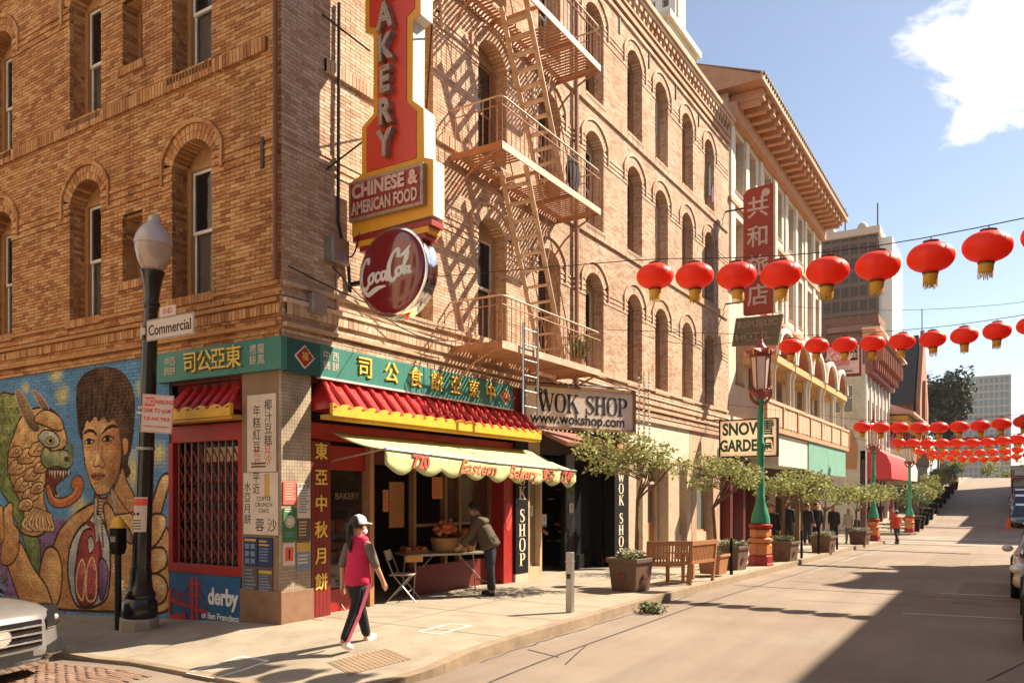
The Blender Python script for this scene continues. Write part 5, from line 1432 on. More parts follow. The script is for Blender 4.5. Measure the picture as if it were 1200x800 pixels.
mb = MB(); wallbox(mb, 9.60, 9.70, .10, .34, -.15, 2.62); mb.build('post', mat('orange_post', (.40,.20,.09), .5, grime=.3), t)
mb = MB(); wallbox(mb, 9.70, 13.5, .30, .42, 2.30, 2.62); mb.build('door_head', M['maroon'], t)
mb = MB(); wallbox(mb, 10.98, 13.46, .32, .46, -.15, .52); mb.build('stall_riser', M['dark_red'], t)
mb = MB()
for y in (10.98, 11.90, 12.35, 13.40): wallbox(mb, y, y+.07, .32, .44, .52, 2.30)
wallbox(mb, 11.05, 13.40, .325, .435, 1.22, 1.27); mb.build('counter_window_frame', mat('brown_frame', (.22,.11,.055), .5), t)
mb = MB(); wallbox(mb, 11.97, 13.40, .38, .39, 1.27, 2.30); mb.build('pane', glass_mat('amber_glass', (.10,.045,.02), alpha=.6), t)
mb = MB(); wallbox(mb, 13.46, 13.82, .02, .34, -.15, 2.62); mb.build('red_end_panel', M['red'], t)
mb = MB(); mb.prism([(.13*math.cos(x), .3*math.sin(x)) for x in [2*math.pi*i/20 for i in range(20)]], (FX-.019, 13.63, 1.35), GY, GZ, .006); mb.build('round_crest', mat('crest_red', (.60,.06,.05), .5), t)
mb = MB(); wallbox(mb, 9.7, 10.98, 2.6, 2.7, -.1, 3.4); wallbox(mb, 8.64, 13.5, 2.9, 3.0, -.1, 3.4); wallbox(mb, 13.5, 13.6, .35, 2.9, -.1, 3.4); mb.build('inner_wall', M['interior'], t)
mb = MB()
for z in (.75, 1.2, 1.62): wallbox(mb, 8.72, 9.58, .34, .75, z-.03, z)
mb.build('window_shelf', M['maroon'], t)
mb = MB(); wallbox(mb, 9.95, 10.75, 1.4, 2.0, -.1, .95); mb.build('inner_counter', M['pale_wood'], t)
pr = random.Random(11)
for z in (.34, .75, 1.2):
    y = 8.78; bn = 0
    while y < 9.45:
        wd = pr.uniform(.12,.22); h = pr.uniform(.08,.22); b_ = MB(); b_.box(FX-.6, FX-.4, y, y+wd, z+.001, z+h)
        o = b_.build('cake_box', [bmats[0], bmats[1], bmats[2], M['tan']][pr.randrange(4)], None, bevel=.004); bn += 1; tag(o, f'cake box, {NTH[bn]} from the left on the {SHN[z]} shelf of the bakery display window', 'box', 'cake boxes in the display window'); y += wd+.03
def notice(label, y0, y1, d, z0, z1, m, lines):
    t_ = thing('notice', label, 'notice', (FX-d, (y0+y1)/2, z0)); q = MB(); q.box(FX-d, FX-d+.008, y0, y1, z0, z1); q.build('sheet', m, t_)
    q = MB(); pr_ = random.Random(lines)
    for k in range(lines):
        z = z1-(z1-z0)*(k+1)/(lines+1); q.box(FX-d+.008, FX-d+.0095, y0+.03, y1-.03-(y1-y0)*pr_.uniform(0,.3), z, z+(z1-z0)/(lines+1)*.4)
    if lines: q.build('print_lines', M['ink_red'], t_)['kind'] = 'stuff'
notice('orange handwritten notice hanging in the counter window', 11.55, 11.86, .36, 1.72, 2.12, mat('orange_paper', (.55,.22,.07), .8), 8)
notice('big brown paper sheet hung in the dark bakery doorway', 10.52, 10.92, .50, 1.22, 2.02, mat('kraft_paper', (.30,.13,.05), .8), 0)
notice('small pale sheet beside the brown paper in the bakery doorway', 10.36, 10.50, .50, 1.50, 1.88, mat('kraft_pale', (.42,.2,.09), .8), 4)
# red plank with gold characters
t = thing('plank_sign', 'tall narrow red plank sign with gold characters beside the pillar', 'sign', (FX, 8.43, .1))
mb = MB()
for k in range(5): wallbox(mb, 8.245+k*.077, 8.245+k*.077+.072, .0, .05, -.02, 2.58)
mb.build('plank', mat('plank_red', (.20,.014,.012), .45, grime=.3), t)
for k, c_ in enumerate('東亞中秋月餅'): text('gold_character', c_, .26, CH, (FX+.006, 8.43, 2.42-k*.385), GY, GZ, t, .008, bold=.003)

# ---- cloth awning with scalloped valance
t = thing('awning', 'pale green cloth awning with scalloped lettered valance over the bakery table', 'awning', (FX, 11.6, 2.5))
M['canvas'] = mat('pale_green_canvas', (.50,.55,.26), .85, var=.06, grime=.15, gcol=(.4,.36,.2))
mb = MB(); n = 26; rows = 5
def aw(s_, r_):
    y = 8.62+(14.5-8.62)*s_; zf = 2.45-.17*s_; sag = -.05*math.sin(math.pi*r_)-.02*math.sin(math.pi*s_*7)**2*r_
    return (FX+.02+1.06*r_, y, 2.74+(zf-2.74)*r_+sag)
for j in range(rows+1):
    for i in range(n+1): mb.v.append(aw(i/n, j/rows))
for j in range(rows):
    for i in range(n): mb.f.append((j*(n+1)+i, (j+1)*(n+1)+i, (j+1)*(n+1)+i+1, j*(n+1)+i+1)); mb.m.append(0)
o = mb.build('canvas', M['canvas'], t, smooth=60); md = o.modifiers.new('t', 'SOLIDIFY'); md.thickness = .012
mb = MB(); nv = 80; sc_n = 9
for i in range(nv+1):
    s_ = i/nv; p = aw(s_, 1); ph = (s_*sc_n) % 1; drop = .22+.12*math.sin(math.pi*ph); wv = .012*math.sin(s_*37)
    for k in range(4): mb.v.append((p[0]+wv*k/3, p[1], p[2]-drop*k/3))
for i in range(nv):
    for k in range(3): mb.f.append((i*4+k, i*4+k+1, (i+1)*4+k+1, (i+1)*4+k)); mb.m.append(0)
o = mb.build('valance', M['canvas'], t, smooth=60); md = o.modifiers.new('t', 'SOLIDIFY'); md.thickness = .01
mb = MB(); pa, pb = aw(0,1), aw(1,1); mb.tube([pa, aw(.5,1), pb], .022, 8)
for s_ in (0.0, .5, 1.0): mb.tube([(FX+.03, aw(s_,0)[1], 2.3), aw(s_,1)], .014, 6)
mb.build('awning_frame', M['steel'], t)
AO = mat('awning_orange', (.62,.16,.07), .8); AR = mat('awning_red', (.58,.09,.06), .8)
def awtext(s_, y, size, m_, **k):
    sl = (aw(.9,1)[2]-aw(.1,1)[2])/(aw(.9,1)[1]-aw(.1,1)[1]); text('lettering', s_, size, m_, (FX+1.092, y, aw((y-8.62)/5.88,1)[2]-.145), (0,1,sl), (0,-sl,1), t, .004, **k)
awtext('720', 9.42, .28, AR, bold=.008); awtext('Eastern', 10.95, .32, AO, shear=.35, bold=.003, sx=1.12); awtext('Bakery', 12.38, .32, AO, shear=.35, bold=.003, sx=1.12); awtext('東亞', 13.35, .25, AO, bold=.003); awtext('餅家', 14.08, .25, AR, bold=.006)

# ---- folding table with goods
TB = Vector((-8.72, 11.62, 0)); ta = Vector((.50, .866, 0)); tn = Vector((-.866, .5, 0))
t = thing('folding_table', 'long folding table set out under the awning with fruit baskets', 'table', TB)
mb = MB(); mb.obox(TB+Vector((0,0,.735)), ta*.86, tn*.36, GZ*.018); mb.build('tabletop', mat('table_grey', (.42,.36,.28), .5), t, bevel=.006)
for sx_ in (-1, 1):
    for sy_ in (-1, 1):
        mb = MB(); b_ = TB+ta*.68*sx_+tn*.28*sy_; mb.tube([b_+GZ*.72, b_+ta*.05*sx_+GZ*.0], .014, 8); mb.build('leg', M['steel'], t)
    mb = MB(); mb.tube([TB+ta*.72*sx_-tn*.28+GZ*.2, TB+ta*.72*sx_+tn*.28+GZ*.2], .01, 6); mb.tube([TB+ta*.72*sx_+GZ*.22, TB+ta*.25*sx_+GZ*.7], .01, 6); mb.build('leg_brace', M['steel'], t)
M['wicker'] = mat('wicker', (.34,.17,.06), .7, var=.3, scale=40, bump=.5, bscale=150); M['cello'] = mat('red_wrap', (.48,.10,.035), .3, var=.4, scale=14)
M['fruit'] = mat('orange_fruit', (.62,.22,.03), .45); 
pr = random.Random(8)
def basket(along, across, r_, h, label, fm, nfr, hump):
    c = TB+ta*along+tn*across+GZ*.753; b_ = thing('gift_basket', label, 'basket', c)
    q = MB(); q.lathe([(r_*.78,0),(r_*.92,h*.5),(r_,h),(r_*.93,h-.01),(r_*.7,.02)], 18, c); q.build('basket_body', M['wicker'], b_, smooth=40)
    for k in range(nfr):
        a = pr.uniform(0,6.28); rr = r_*.72*math.sqrt(pr.random()); zz = h+hump*(1-(rr/r_)**2)*pr.uniform(.3,1)
        q = MB(); s_ = pr.uniform(.035,.06); q.ellipsoid((c.x+rr*math.cos(a), c.y+rr*math.sin(a), c.z+zz), (s_,s_,s_*.9), 8, 6); q.build('wrapped_cake', fm[k % len(fm)], b_, smooth=60)
    return b_
basket(-.02, -.02, .27, .26, 'large woven basket heaped with red wrapped cakes on the folding table', [M['cello'], M['cello'], M['fruit']], 46, .36)
basket(.42, .02, .20, .16, 'woven basket of orange treats near the stooping man', [M['cello'], M['fruit']], 32, .26)
basket(.22, -.2, .13, .10, 'small woven tray of yellow pastries at the table edge', [M['gold_print'], M['fruit']], 12, .08)
for k, (al, ac, c_, lb) in enumerate(((-.62,.0,M['pale_wood'],'flat wooden tray of cakes at the left end of the folding table'),)):
    c = TB+ta*al+tn*ac+GZ*.7535; b_ = thing('cake_tray', lb, 'tray', c); q = MB(); q.obox(c+GZ*.03, ta*.22, tn*.2, GZ*.03); q.build('tray', c_, b_)
    for i in range(9):
        q = MB(); cc = c+ta*(-.15+.15*(i % 3))+tn*(-.13+.13*(i//3))+GZ*.085; q.ellipsoid(cc, (.055,.055,.035), 10, 6); q.build('cake', M['cello'] if i % 2 else M['fruit'], b_, smooth=60)
c = TB+ta*-.75-tn*.37+GZ*.62; t2 = thing('price_card', 'orange price card hanging from the front edge of the folding table', 'sign', c)
q = MB(); q.obox(c+GZ*.06, ta*.16, tn*.006, GZ*.055); q.build('card', mat('orange_card', (.62,.30,.08), .8), t2)

# ---- folding chairs
def folding_chair(loc, rz_, label, first=None):
    t_ = thing('folding_chair', label, 'chair', (0,0,0), 'steel folding chairs by the bakery window'); cm = mat('chair_beige', (.45,.37,.28), .5)
    q = MB(); q.box(-.2,.2,-.2,.2,.44,.46); q.build('seat', cm, t_, bevel=.008)
    q = MB(); q.add([(-.19,.235,.68),(.19,.235,.68),(.20,.26,.86),(-.20,.26,.86),(-.19,.25,.68),(.19,.25,.68),(.20,.275,.86),(-.20,.275,.86)], [(3,2,1,0),(4,5,6,7),(0,1,5,4),(1,2,6,5),(2,3,7,6),(3,0,4,7)]); q.build('backrest', cm, t_, bevel=.01)
    for sx_ in (-1,1):
        q = MB(); q.tube([(sx_*.215,.28,.86),(sx_*.215,.12,.45),(sx_*.215,-.26,0)], .012, 8); q.build('leg', M['steel'], t_)
        q = MB(); q.tube([(sx_*.19,-.16,.44),(sx_*.19,.24,.0)], .012, 8); q.build('leg', M['steel'], t_)
    q = MB(); q.tube([(-.215,-.12,.17),(.215,-.12,.17)], .009, 6); q.tube([(-.19,.13,.12),(.19,.13,.12)], .009, 6); q.build('stretcher', M['steel'], t_)
    t_.location = loc; t_.rotation_euler = (0,0,rz_); return t_
fc = folding_chair((-8.72, 10.42, 0), R(118), 'beige steel folding chair standing open in front of the bakery doorway')
f2 = place(fc, (-9.02, 9.25, 0), R(95), 'beige steel folding chair half hidden behind the walking woman')

# ---- the wok shop
t = thing('wok_shopfront', 'dark recessed wok shop entrance with glazed door and black pilasters', 'shopfront', (FX, 16.8, 0))
mb = MB(); wallbox(mb, 13.84, 14.34, -.03, .3, .16, 3.35); mb.build('left_pilaster', M['black'], t)
mb = MB(); wallbox(mb, 13.84, 14.34, -.025, .3, -.15, .158); mb.build('pilaster_foot', mat('pale_foot', (.5,.42,.3), .7), t)
mb = MB(); wallbox(mb, 14.36, 14.97, .0, .3, -.15, .25); wallbox(mb, 14.36, 14.97, .05, .3, 2.6, 3.4); wallbox(mb, 14.36, 14.45, .0, .3, .25, 2.6); wallbox(mb, 14.88, 14.97, .0, .3, .25, 2.6); mb.build('side_window_frame', M['tan'], t)
mb = MB(); wallbox(mb, 14.45, 14.88, .12, .13, .25, 2.6); mb.build('pane', glass_mat('bright_glass', (.20,.16,.11)), t)
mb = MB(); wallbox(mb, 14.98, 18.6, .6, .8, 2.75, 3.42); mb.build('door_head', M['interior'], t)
mb = MB(); wallbox(mb, 14.98, 15.06, .3, 2.0, -.15, 2.75); wallbox(mb, 16.95, 17.02, .5, .62, -.15, 2.75); wallbox(mb, 15.06, 18.6, 3.2, 3.3, -.1, 3.3); wallbox(mb, 18.45, 18.6, .3, 3.2, -.15, 3.3); mb.build('door_frame', M['black'], t)
mb = MB(); wallbox(mb, 17.02, 18.45, .55, .565, .3, 2.75); mb.build('pane', M['glass'], t)
mb = MB(); wallbox(mb, 17.02, 18.45, .5, .62, -.15, .3); mb.build('stall_riser', M['black'], t)
mb = MB(); wallbox(mb, 18.66, 19.44, -.03, .3, -.15, 3.3); mb.build('right_pilaster', M['black'], t)
cw = mat('letter_cream', (.72,.62,.46), .55)
serif('pilaster_letter', 'WOK SHOP', .27, cw, (FX+.031, 14.09, 2.30), GY, GZ, t, vertical=True, sx=1.05)
serif('pilaster_letter', 'WOK SHOP', .27, cw, (FX+.031, 19.05, 2.12), GY, GZ, t, vertical=True, sx=1.25)
mb = MB(); mb.add([(FX+.0,14.7,3.15),(FX+.0,18.9,3.15),(FX+.75,18.9,2.82),(FX+.75,14.7,2.82),(FX+.0,14.7,3.22),(FX+.0,18.9,3.22),(FX+.78,18.9,2.9),(FX+.78,14.7,2.9)], [(0,1,2,3),(7,6,5,4),(3,2,6,7),(1,5,6,2),(0,3,7,4)])
mb.build('sloping_canopy', mat('canopy_maroon', (.26,.10,.06), .7), t)
text('canopy_lettering', 'WOK SHOP', .34, mat('canopy_letters', (.52,.30,.12), .7), (FX+.47, 17.1, 3.035), GY, (-.78,0,.33), t, .003)
mb = MB()
pr = random.Random(4)
for k in range(16):
    y = 17.1+1.3*pr.random(); z = .4+2.0*pr.random(); q = MB(); s_ = pr.uniform(.07,.16); q.lathe([(s_*.2,0),(s_,s_*.5),(s_*.93,s_*.5),(s_*.2,.02)], 12, (FX-.85-pr.random()*.3, y, z)); o = q.build('wok_pan', [M['steel'], M['black'], M['tan'], M['red']][k % 4], None, smooth=40); tag(o, 'small steel or black pan hung in the wok shop window', 'pan', 'pans hanging in the wok shop window')
for nm, (y, d, z) in {'blue and white access sticker on the side window frame by the black pilaster': (14.66, .118, 1.28), 'blue and white access sticker on the wok shop door': (15.9, .49, 1.05), 'blue and white access sticker beside the wok shop door post': (17.35, .54, 1.3)}.items():
    s_ = thing('access_sticker', nm, 'sticker', (FX-d, y, z)); q = MB(); q.box(FX-d, FX-d+.006, y-.13, y+.13, z, z+.30); q.build('sheet', mat('sticker_blue', (.10,.17,.24), .5), s_); text('lettering', '♿', .22, M['paper'], (FX-d+.008, y, z+.16), GY, GZ, s_, .001)
mb = MB(); wallbox(mb, 15.1, 16.95, .5, .53, 0, 2.7); o = None
# ---- neighbouring cream shopfront, wall band and pilasters
def shopfront(label, y0, y1, pil_m, wall_m, bays, zt=3.4, head=2.7, deep=.25, X=FX, zb=0.0, base_m=None, door_m=None, glass=None):
    t_ = thing('shopfront', label, 'shopfront', (X, (y0+y1)/2, zb))
    def wb(mb_, a, b, d0, d1, z0, z1): mb_.box(X-d1, X-d0, a, b, z0+zb, z1+zb)
    mb_ = MB(); wb(mb_, y0+.001, y1-.001, .02, .3, head, zt); mb_.build('header', wall_m, t_)
    mb_ = MB(); wb(mb_, y0, y1, -.06, .02, zt-.08, zt+.04); mb_.build('cornice_strip', pil_m, t_)
    for (kind, a, b) in bays:
        if kind == 'p':
            mb_ = MB(); wb(mb_, a, b, -.05, .3, -.6, head+.02); wb(mb_, a-.03, b+.03, -.08, .3, head+.02, head+.14); wb(mb_, a-.02, b+.02, -.07, .3, -.6, .25); mb_.build('pilaster', pil_m, t_)
        if kind == 'w':
            mb_ = MB(); wb(mb_, a, b, deep-.12, .3, -.6, .55); mb_.build('stall_riser', base_m or wall_m, t_)
            mb_ = MB(); wb(mb_, a, a+.07, deep-.06, deep+.06, .55, head); wb(mb_, b-.07, b, deep-.06, deep+.06, .55, head); wb(mb_, a+.07, b-.07, deep-.059, deep+.059, .55, .62); wb(mb_, a+.07, b-.07, deep-.059, deep+.059, 2.15, 2.22); mb_.build('window_frame', door_m or pil_m, t_)
            mb_ = MB(); wb(mb_, a+.07, b-.07, deep, deep+.012, .62, head); mb_.build('pane', glass or M['glass'], t_)
        if kind == 'd':
            mb_ = MB(); wb(mb_, a+.06, b-.06, deep+.1, deep+.16, -.6, 2.1); mb_.build('door', door_m or M['pale_wood'], t_)
            mb_ = MB(); wb(mb_, a, a+.06, deep, deep+.18, -.6, head); wb(mb_, b-.06, b, deep, deep+.18, -.6, head); wb(mb_, a+.06, b-.06, deep+.001, deep+.18, 2.1, 2.18); mb_.build('door_frame', pil_m, t_)
            mb_ = MB(); wb(mb_, a+.06, b-.06, deep+.12, deep+.13, 2.18, head); mb_.build('transom_pane', M['glass'], t_)
            mb_ = MB(); wb(mb_, a+.25, b-.25, deep+.085, deep+.1, 1.0, 1.9); mb_.build('door_pane', M['glass'], t_)
            mb_ = MB(); wb(mb_, b-.16, b-.13, deep+.04, deep+.1, .9, 1.15); mb_.build('handle', M['steel'], t_)
        if kind == 'o':
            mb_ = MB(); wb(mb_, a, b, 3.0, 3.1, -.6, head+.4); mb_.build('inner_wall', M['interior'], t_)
    return t_
M['peach'] = mat('peach_paint', (.52,.36,.24), .7, grime=.35); M['rust'] = mat('peeling_rust', (.50,.40,.28), .7, var=.2, grime=.9, gcol=(.28,.08,.03), gscale=5)
shopfront('cream shopfront with peeling pilasters and brown door behind the first potted tree', 19.45, 24.4, M['rust'], M['cream'], [('p',19.5,20.0),('p',20.45,20.8),('d',20.9,22.3),('p',22.4,23.3),('w',23.3,24.0),('p',24.0,24.4)], zt=3.92)
shopfront('pale narrow shopfront with small window behind the second potted tree', 24.42, 28.38, mat('rose_pilaster', (.42,.27,.18), .7, grime=.4), M['peach'], [('p',24.45,24.9),('w',24.9,26.6),('p',26.6,27.3),('d',27.35,28.3)], zt=3.92, glass=glass_mat('pale_glass',(.16,.19,.16)))

# ------------------------------------------------------------------ the tall bakery blade sign
SY = 8.93; TH = .24
M['sign_red'] = mat('sign_red', (.66,.045,.02), .35, var=.06, grime=.12, gcol=(.35,.03,.02)); M['sign_yellow'] = mat('sign_amber', (.78,.36,.02), .4, var=.06, grime=.15, gcol=(.5,.25,.03))
M['sign_side'] = mat('sign_white_side', (.72,.70,.62), .5, grime=.35, gcol=(.35,.25,.15))
t = thing('blade_sign', 'tall red and yellow bakery blade sign with raised metal letters above the shop', 'sign', (-7.7, SY, 5.5))
OUT = [(-8.46,5.71),(-6.91,5.75),(-6.91,6.54),(-7.07,6.60),(-7.08,7.30),(-7.28,7.47),(-7.27,8.62),(-7.13,8.66),(-7.13,12.6),(-7.25,12.75),(-7.35,13.25),(-7.7,13.45),(-8.05,13.25),(-8.1,12.75),(-8.2,12.6),(-8.19,8.72),(-8.03,8.64),(-8.03,7.46),(-8.26,7.32),(-8.26,6.61),(-8.46,6.55)]
mb = MB(); mb.prism(OUT, (0,SY,0), GX, GZ, -TH)
ob = mb.build('sign_cabinet', [M['sign_side']], t)
mb = MB(); mb.prism(OUT, (0,SY-.003,0), GX, GZ, .012); mb.prism(OUT, (0,SY+TH+.015,0), GX, GZ, .012); mb.build('yellow_border', M['sign_yellow'], t)
RED = [(-8.16,6.62),(-7.21,6.62),(-7.21,7.30),(-7.39,7.48),(-7.385,8.70),(-7.24,8.78),(-7.24,12.5),(-7.7,13.2),(-8.1,12.5),(-8.1,8.78),(-7.94,8.70),(-7.94,7.42),(-8.16,7.28)]
mb = MB(); mb.prism(RED, (0,SY-.0155,0), GX, GZ, .012); mb.build('red_field', M['sign_red'], t)
M['letter_metal'] = mat('weathered_letter', (.40,.29,.22), .45, .4, var=.3, scale=14, grime=.5, gcol=(.12,.06,.04), gscale=6)
for k, c_ in enumerate('YREKABNRETSAE'):
    z = 6.90+k*.465
    text('sign_letter', c_, .50, M['letter_metal'], (-7.72, SY-.085, z), GX, GZ, t, .055, bold=.024, sx=.80)
    if k < 7: text('neon_tube', c_, .40, mat('neon_glass', (.50,.42,.35), .3), (-7.72, SY-.143, z), GX, GZ, t, .004, bold=-.008, sx=.78)
PX0, PX1 = -8.455, -7.03
mb = MB(); mb.box(PX0, PX1, SY-.10, SY-.016, 5.90, 6.50); mb.build('panel_frame', M['letter_metal'], t, bevel=.01)
mb = MB(); mb.box(PX0+.05, PX1-.05, SY-.106, SY-.1005, 5.95, 6.45); mb.build('panel_field', mat('panel_maroon', (.30,.018,.02), .4, grime=.3), t)
text('panel_letter', 'CHINESE &', .28, mat('pink_metal', (.62,.42,.34), .45, .3, var=.2), (-7.74, SY-.115, 6.31), GX, GZ, t, .012, bold=.012, sx=.92)
text('panel_letter', 'AMERICAN FOOD', .25, mat('pink_metal', (.62,.42,.34), .45, .3, var=.2), (-7.74, SY-.115, 6.06), GX, GZ, t, .012, bold=.008, sx=.62)
for k, (a, b, z0, z1, mm) in enumerate(((-8.44,-6.93,5.62,5.70,M['red']), (-8.38,-6.99,5.53,5.615,M['sign_yellow']), (-8.30,-7.05,5.45,5.525,M['red']))):
    mb = MB(); mb.box(a, b, SY-.02, SY+TH+.02, z0, z1); mb.build('stepped_foot', mm, t)
# the round drink sign under it
t = thing('disc_sign', 'round dark red soda sign with white script hanging under the bakery sign', 'sign', (-7.65, SY, 4.40))
CC = Vector((-7.65, SY-.02, 5.05)); RD = .655
mb = MB(); n = 48
ring = lambda r_, y: [(CC.x+r_*math.cos(2*math.pi*i/n), y, CC.z+r_*math.sin(2*math.pi*i/n)) for i in range(n)]
mb.loft([ring(RD-.03, CC.y-.015), ring(RD, CC.y), ring(RD+.01, CC.y+.05), ring(RD-.02, CC.y+.13), ring(RD+.01, CC.y+.22), ring(RD-.03, CC.y+.26)]); mb.build('chrome_rim', M['chrome'], t, smooth=45)
mb = MB(); rr = [ring(max(.004, (RD-.035)*math.sin(a)), CC.y-.012-.10*math.cos(a)) for a in [math.pi/2*i/9 for i in range(10)]]; mb.loft(rr); 
mb.build('red_disc', mat('button_red', (.20,.006,.010), .14, var=0, spec=.6, coat=.6), t, smooth=70)
sc_ = MB()
def cs(P, wd=.055): # script strokes on the disc, local coords centred on the disc
    P = [(p[0]*.82-.09, p[1]*.86-.01, p[2]) for p in P]; C = catmull(P, 7)
    for i in range(len(C)-1):
        a, b = C[i], C[i+1]; L_ = []
        d = b[:2]-a[:2]; l = np.hypot(*d) or 1; nx = np.array([-d[1], d[0]])/l
        pts = []
        for c, s_ in ((a,1),(a,-1),(b,-1),(b,1)):
            q = c[:2]+nx*wd*c[2]/2*s_; r2 = min(.999, np.hypot(*q)/(RD-.035)); pts.append((CC.x+q[0], CC.y-.0175-.10*math.sqrt(max(0,1-r2*r2)), CC.z+q[1]))
        bk = [(p[0], p[1]+.006, p[2]) for p in pts]
        sc_.add(pts+bk, [(3,2,1,0),(0,1,5,4),(1,2,6,5),(2,3,7,6),(3,0,4,7)])
def letter_o(x, y, s_): cs([(x+s_*.5,y+s_*.9,.6),(x+s_*.1,y+s_*.55,1.2),(x+s_*.12,y+s_*.08,1),(x+s_*.5,y+s_*.1,.9),(x+s_*.78,y+s_*.55,1.2),(x+s_*.5,y+s_*.9,.6),(x+s_*.95,y+s_*.9,.5)], .045)
def letter_c(x, y, s_): cs([(x+s_*.75,y+s_*.75,1.1),(x+s_*.45,y+s_*.92,.7),(x+s_*.12,y+s_*.5,1.2),(x+s_*.3,y+s_*.05,1),(x+s_*.7,y+s_*.25,.7),(x+s_*.95,y+s_*.6,.5)], .045)
def letter_a(x, y, s_):
    cs([(x+s_*.7,y+s_*.8,.6),(x+s_*.3,y+s_*.85,.8),(x+s_*.1,y+s_*.4,1.2),(x+s_*.3,y+s_*.05,.9),(x+s_*.65,y+s_*.5,.7),(x+s_*.82,y+s_*.95,1)], .045); cs([(x+s_*.8,y+s_*.9,1.2),(x+s_*.68,y+s_*.25,1.1),(x+s_*.85,y+s_*.02,.9),(x+s_*1.1,y+s_*.3,.5)], .045)
cs([(-.38,.18,.9),(-.36,.27,1),(-.46,.25,.8),(-.57,.05,1.3),(-.57,-.16,1.5),(-.45,-.24,1.1),(-.33,-.13,.6)])
cs([(-.54,-.22,.6),(-.40,-.33,1.3),(-.22,-.28,1.5),(-.10,-.25,1.1),(.06,-.24,.4)], .05)
letter_o(-.37,-.16,.19); letter_c(-.205,-.155,.18); letter_a(-.06,-.15,.18)
cs([(.10,.0,1.2),(.16,.02,1.2)], .05)
cs([(.33,.20,.9),(.36,.33,1.0),(.26,.32,.8),(.15,.12,1.3),(.14,-.10,1.5),(.24,-.17,1.1),(.34,-.05,.6)])
cs([(.30,.30,.5),(.40,.22,1.2),(.52,.30,1.2),(.58,.38,.5)], .04)
letter_o(.29,-.11,.17); cs([(.43,-.06,.5),(.55,.2,1.0),(.545,.30,.6),(.50,.2,1.1),(.455,-.05,1.2),(.50,-.1,.6)], .04); letter_a(.48,-.09,.135)
sc_.build('script_lettering', WHT, t)
mb = MB(); mb.box(-7.72, -7.58, SY+.06, SY+.16, 5.66, 5.76); mb.box(-8.62, -8.2, SY+.08, SY+.14, 5.0, 5.06); mb.build('hanger', M['iron'], t)
# guy rods from the wall
def cable(name, label, pts, r_, m, cat='cable', grp=None):
    q = MB(); q.tube(pts, r_, 6); o = q.build(name, m, None, smooth=60); return tag(o, label, cat, grp)
BK = M['iron']
def sagging(a, b, sag, n=8):
    a = Vector(a); b = Vector(b); return [a+(b-a)*i/n-GZ*sag*4*(i/n)*(1-i/n) for i in range(n+1)]
rods = [((FX,8.45,8.9),(-8.2,SY+.1,8.5),'upper guy rod from the brick wall to the bakery sign'), ((FX,8.5,6.6),(-8.26,SY+.1,7.2),'lower guy rod from the brick wall to the bakery sign'), ((FX,10.9,8.2),(-7.1,SY+.2,8.6),'long guy rod from the far wall to the outer edge of the bakery sign')]
for a, b, l in rods: cable('guy_rod', l, [a, b], .014, BK, 'rod')
cable('cable', 'thick bundle of black cables running down the wall beside the bakery sign', sagging((FX+.05,8.75,9.2),(FX+.06,8.72,5.9),-.0)+[(FX+.09,8.78,5.6),(FX+.05,8.95,5.3),(FX+.04,9.0,4.9)], .028, BK)
cable('cable', 'thin cable looping from the grey box to the bakery sign', sagging((FX+.12,8.8,5.5),(-8.3,SY,5.8),.25), .012, BK)
cable('cable', 'black cable stretched from the corner along the sill course to the fire escape', sagging((FX+.06,7.75,5.0),(FX+.2,11.6,4.75),.12), .012, BK)
cable('cable', 'thin cable hanging in a loop below the soda sign', sagging((FX+.06,8.6,5.2),(FX+.3,11.5,4.55),.35), .010, BK)
cable('conduit', 'straight metal conduit on the wall under the grey box', [(FX+.03,8.72,5.3),(FX+.03,8.72,4.1)], .016, M['steel'], 'pipe')
for lab, y0, y1, z0, z1 in (('grey electrical box on the shaded wall left of the soda sign', 8.50, 8.86, 5.25, 5.62), ('small grey electrical box low on the wall near the corner', 8.12, 8.40, 4.42, 4.70)):
    t = thing('electrical_box', lab, 'box', (FX, (y0+y1)/2, z0)); q = MB(); q.box(FX+.002, FX+.16, y0, y1, z0, z1); q.build('case', M['steel'], t, bevel=.008); q = MB(); q.box(FX+.1605, FX+.172, y0+.02, y1-.02, z0+.02, z1-.02); q.build('cover', M['steel'], t, bevel=.004)

# ------------------------------------------------------------------ wok shop sign: two boards in a V
t = thing('vee_sign', 'cream wok shop sign boards in a vee with dark serif lettering over the sidewalk', 'sign', (-7.9, 16, 3.2))
P0, P1, P2 = Vector((-8.58,14.10,0)), Vector((-7.22,16.77,0)), Vector((-8.58,18.9,0))
M['sign_pink'] = mat('sign_cream', (.82,.70,.60), .55, var=.05, grime=.12, gcol=(.45,.35,.27))
for a, b in ((P0,P1),(P2,P1)):
    ux = (b-a).normalized(); nn_ = Vector((ux.y,-ux.x,0)); nn_ = nn_ if a is P0 else -nn_; L_ = (b-a).length
    mb = MB(); mb.obox((a+b)/2+GZ*3.665-nn_*.06, ux*L_/2, nn_*.05, GZ*.43); mb.build('board', M['sign_pink'], t)
    mb = MB()
    for z in (3.22, 4.11): mb.obox((a+b)/2+GZ*z-nn_*.05, ux*L_/2, nn_*.075, GZ*.03)
    for e in (.03, L_-.03): mb.obox(a+ux*e+GZ*3.665-nn_*.05, ux*.03, nn_*.0745, GZ*.415)
    mb.build('frame', mat('frame_wood', (.30,.15,.08), .6, grime=.3), t)
ux = (P1-P0).normalized(); 
dk = mat('navy_letters', (.022,.02,.03), .5)
nn_ = Vector((ux.y,-ux.x,0)); B0 = P0-nn_*.0095
serif('sign_letter', 'WOK SHOP', .40, dk, B0+ux*.37+GZ*3.555, ux, GZ, t, sx=.86, pitch=.98)
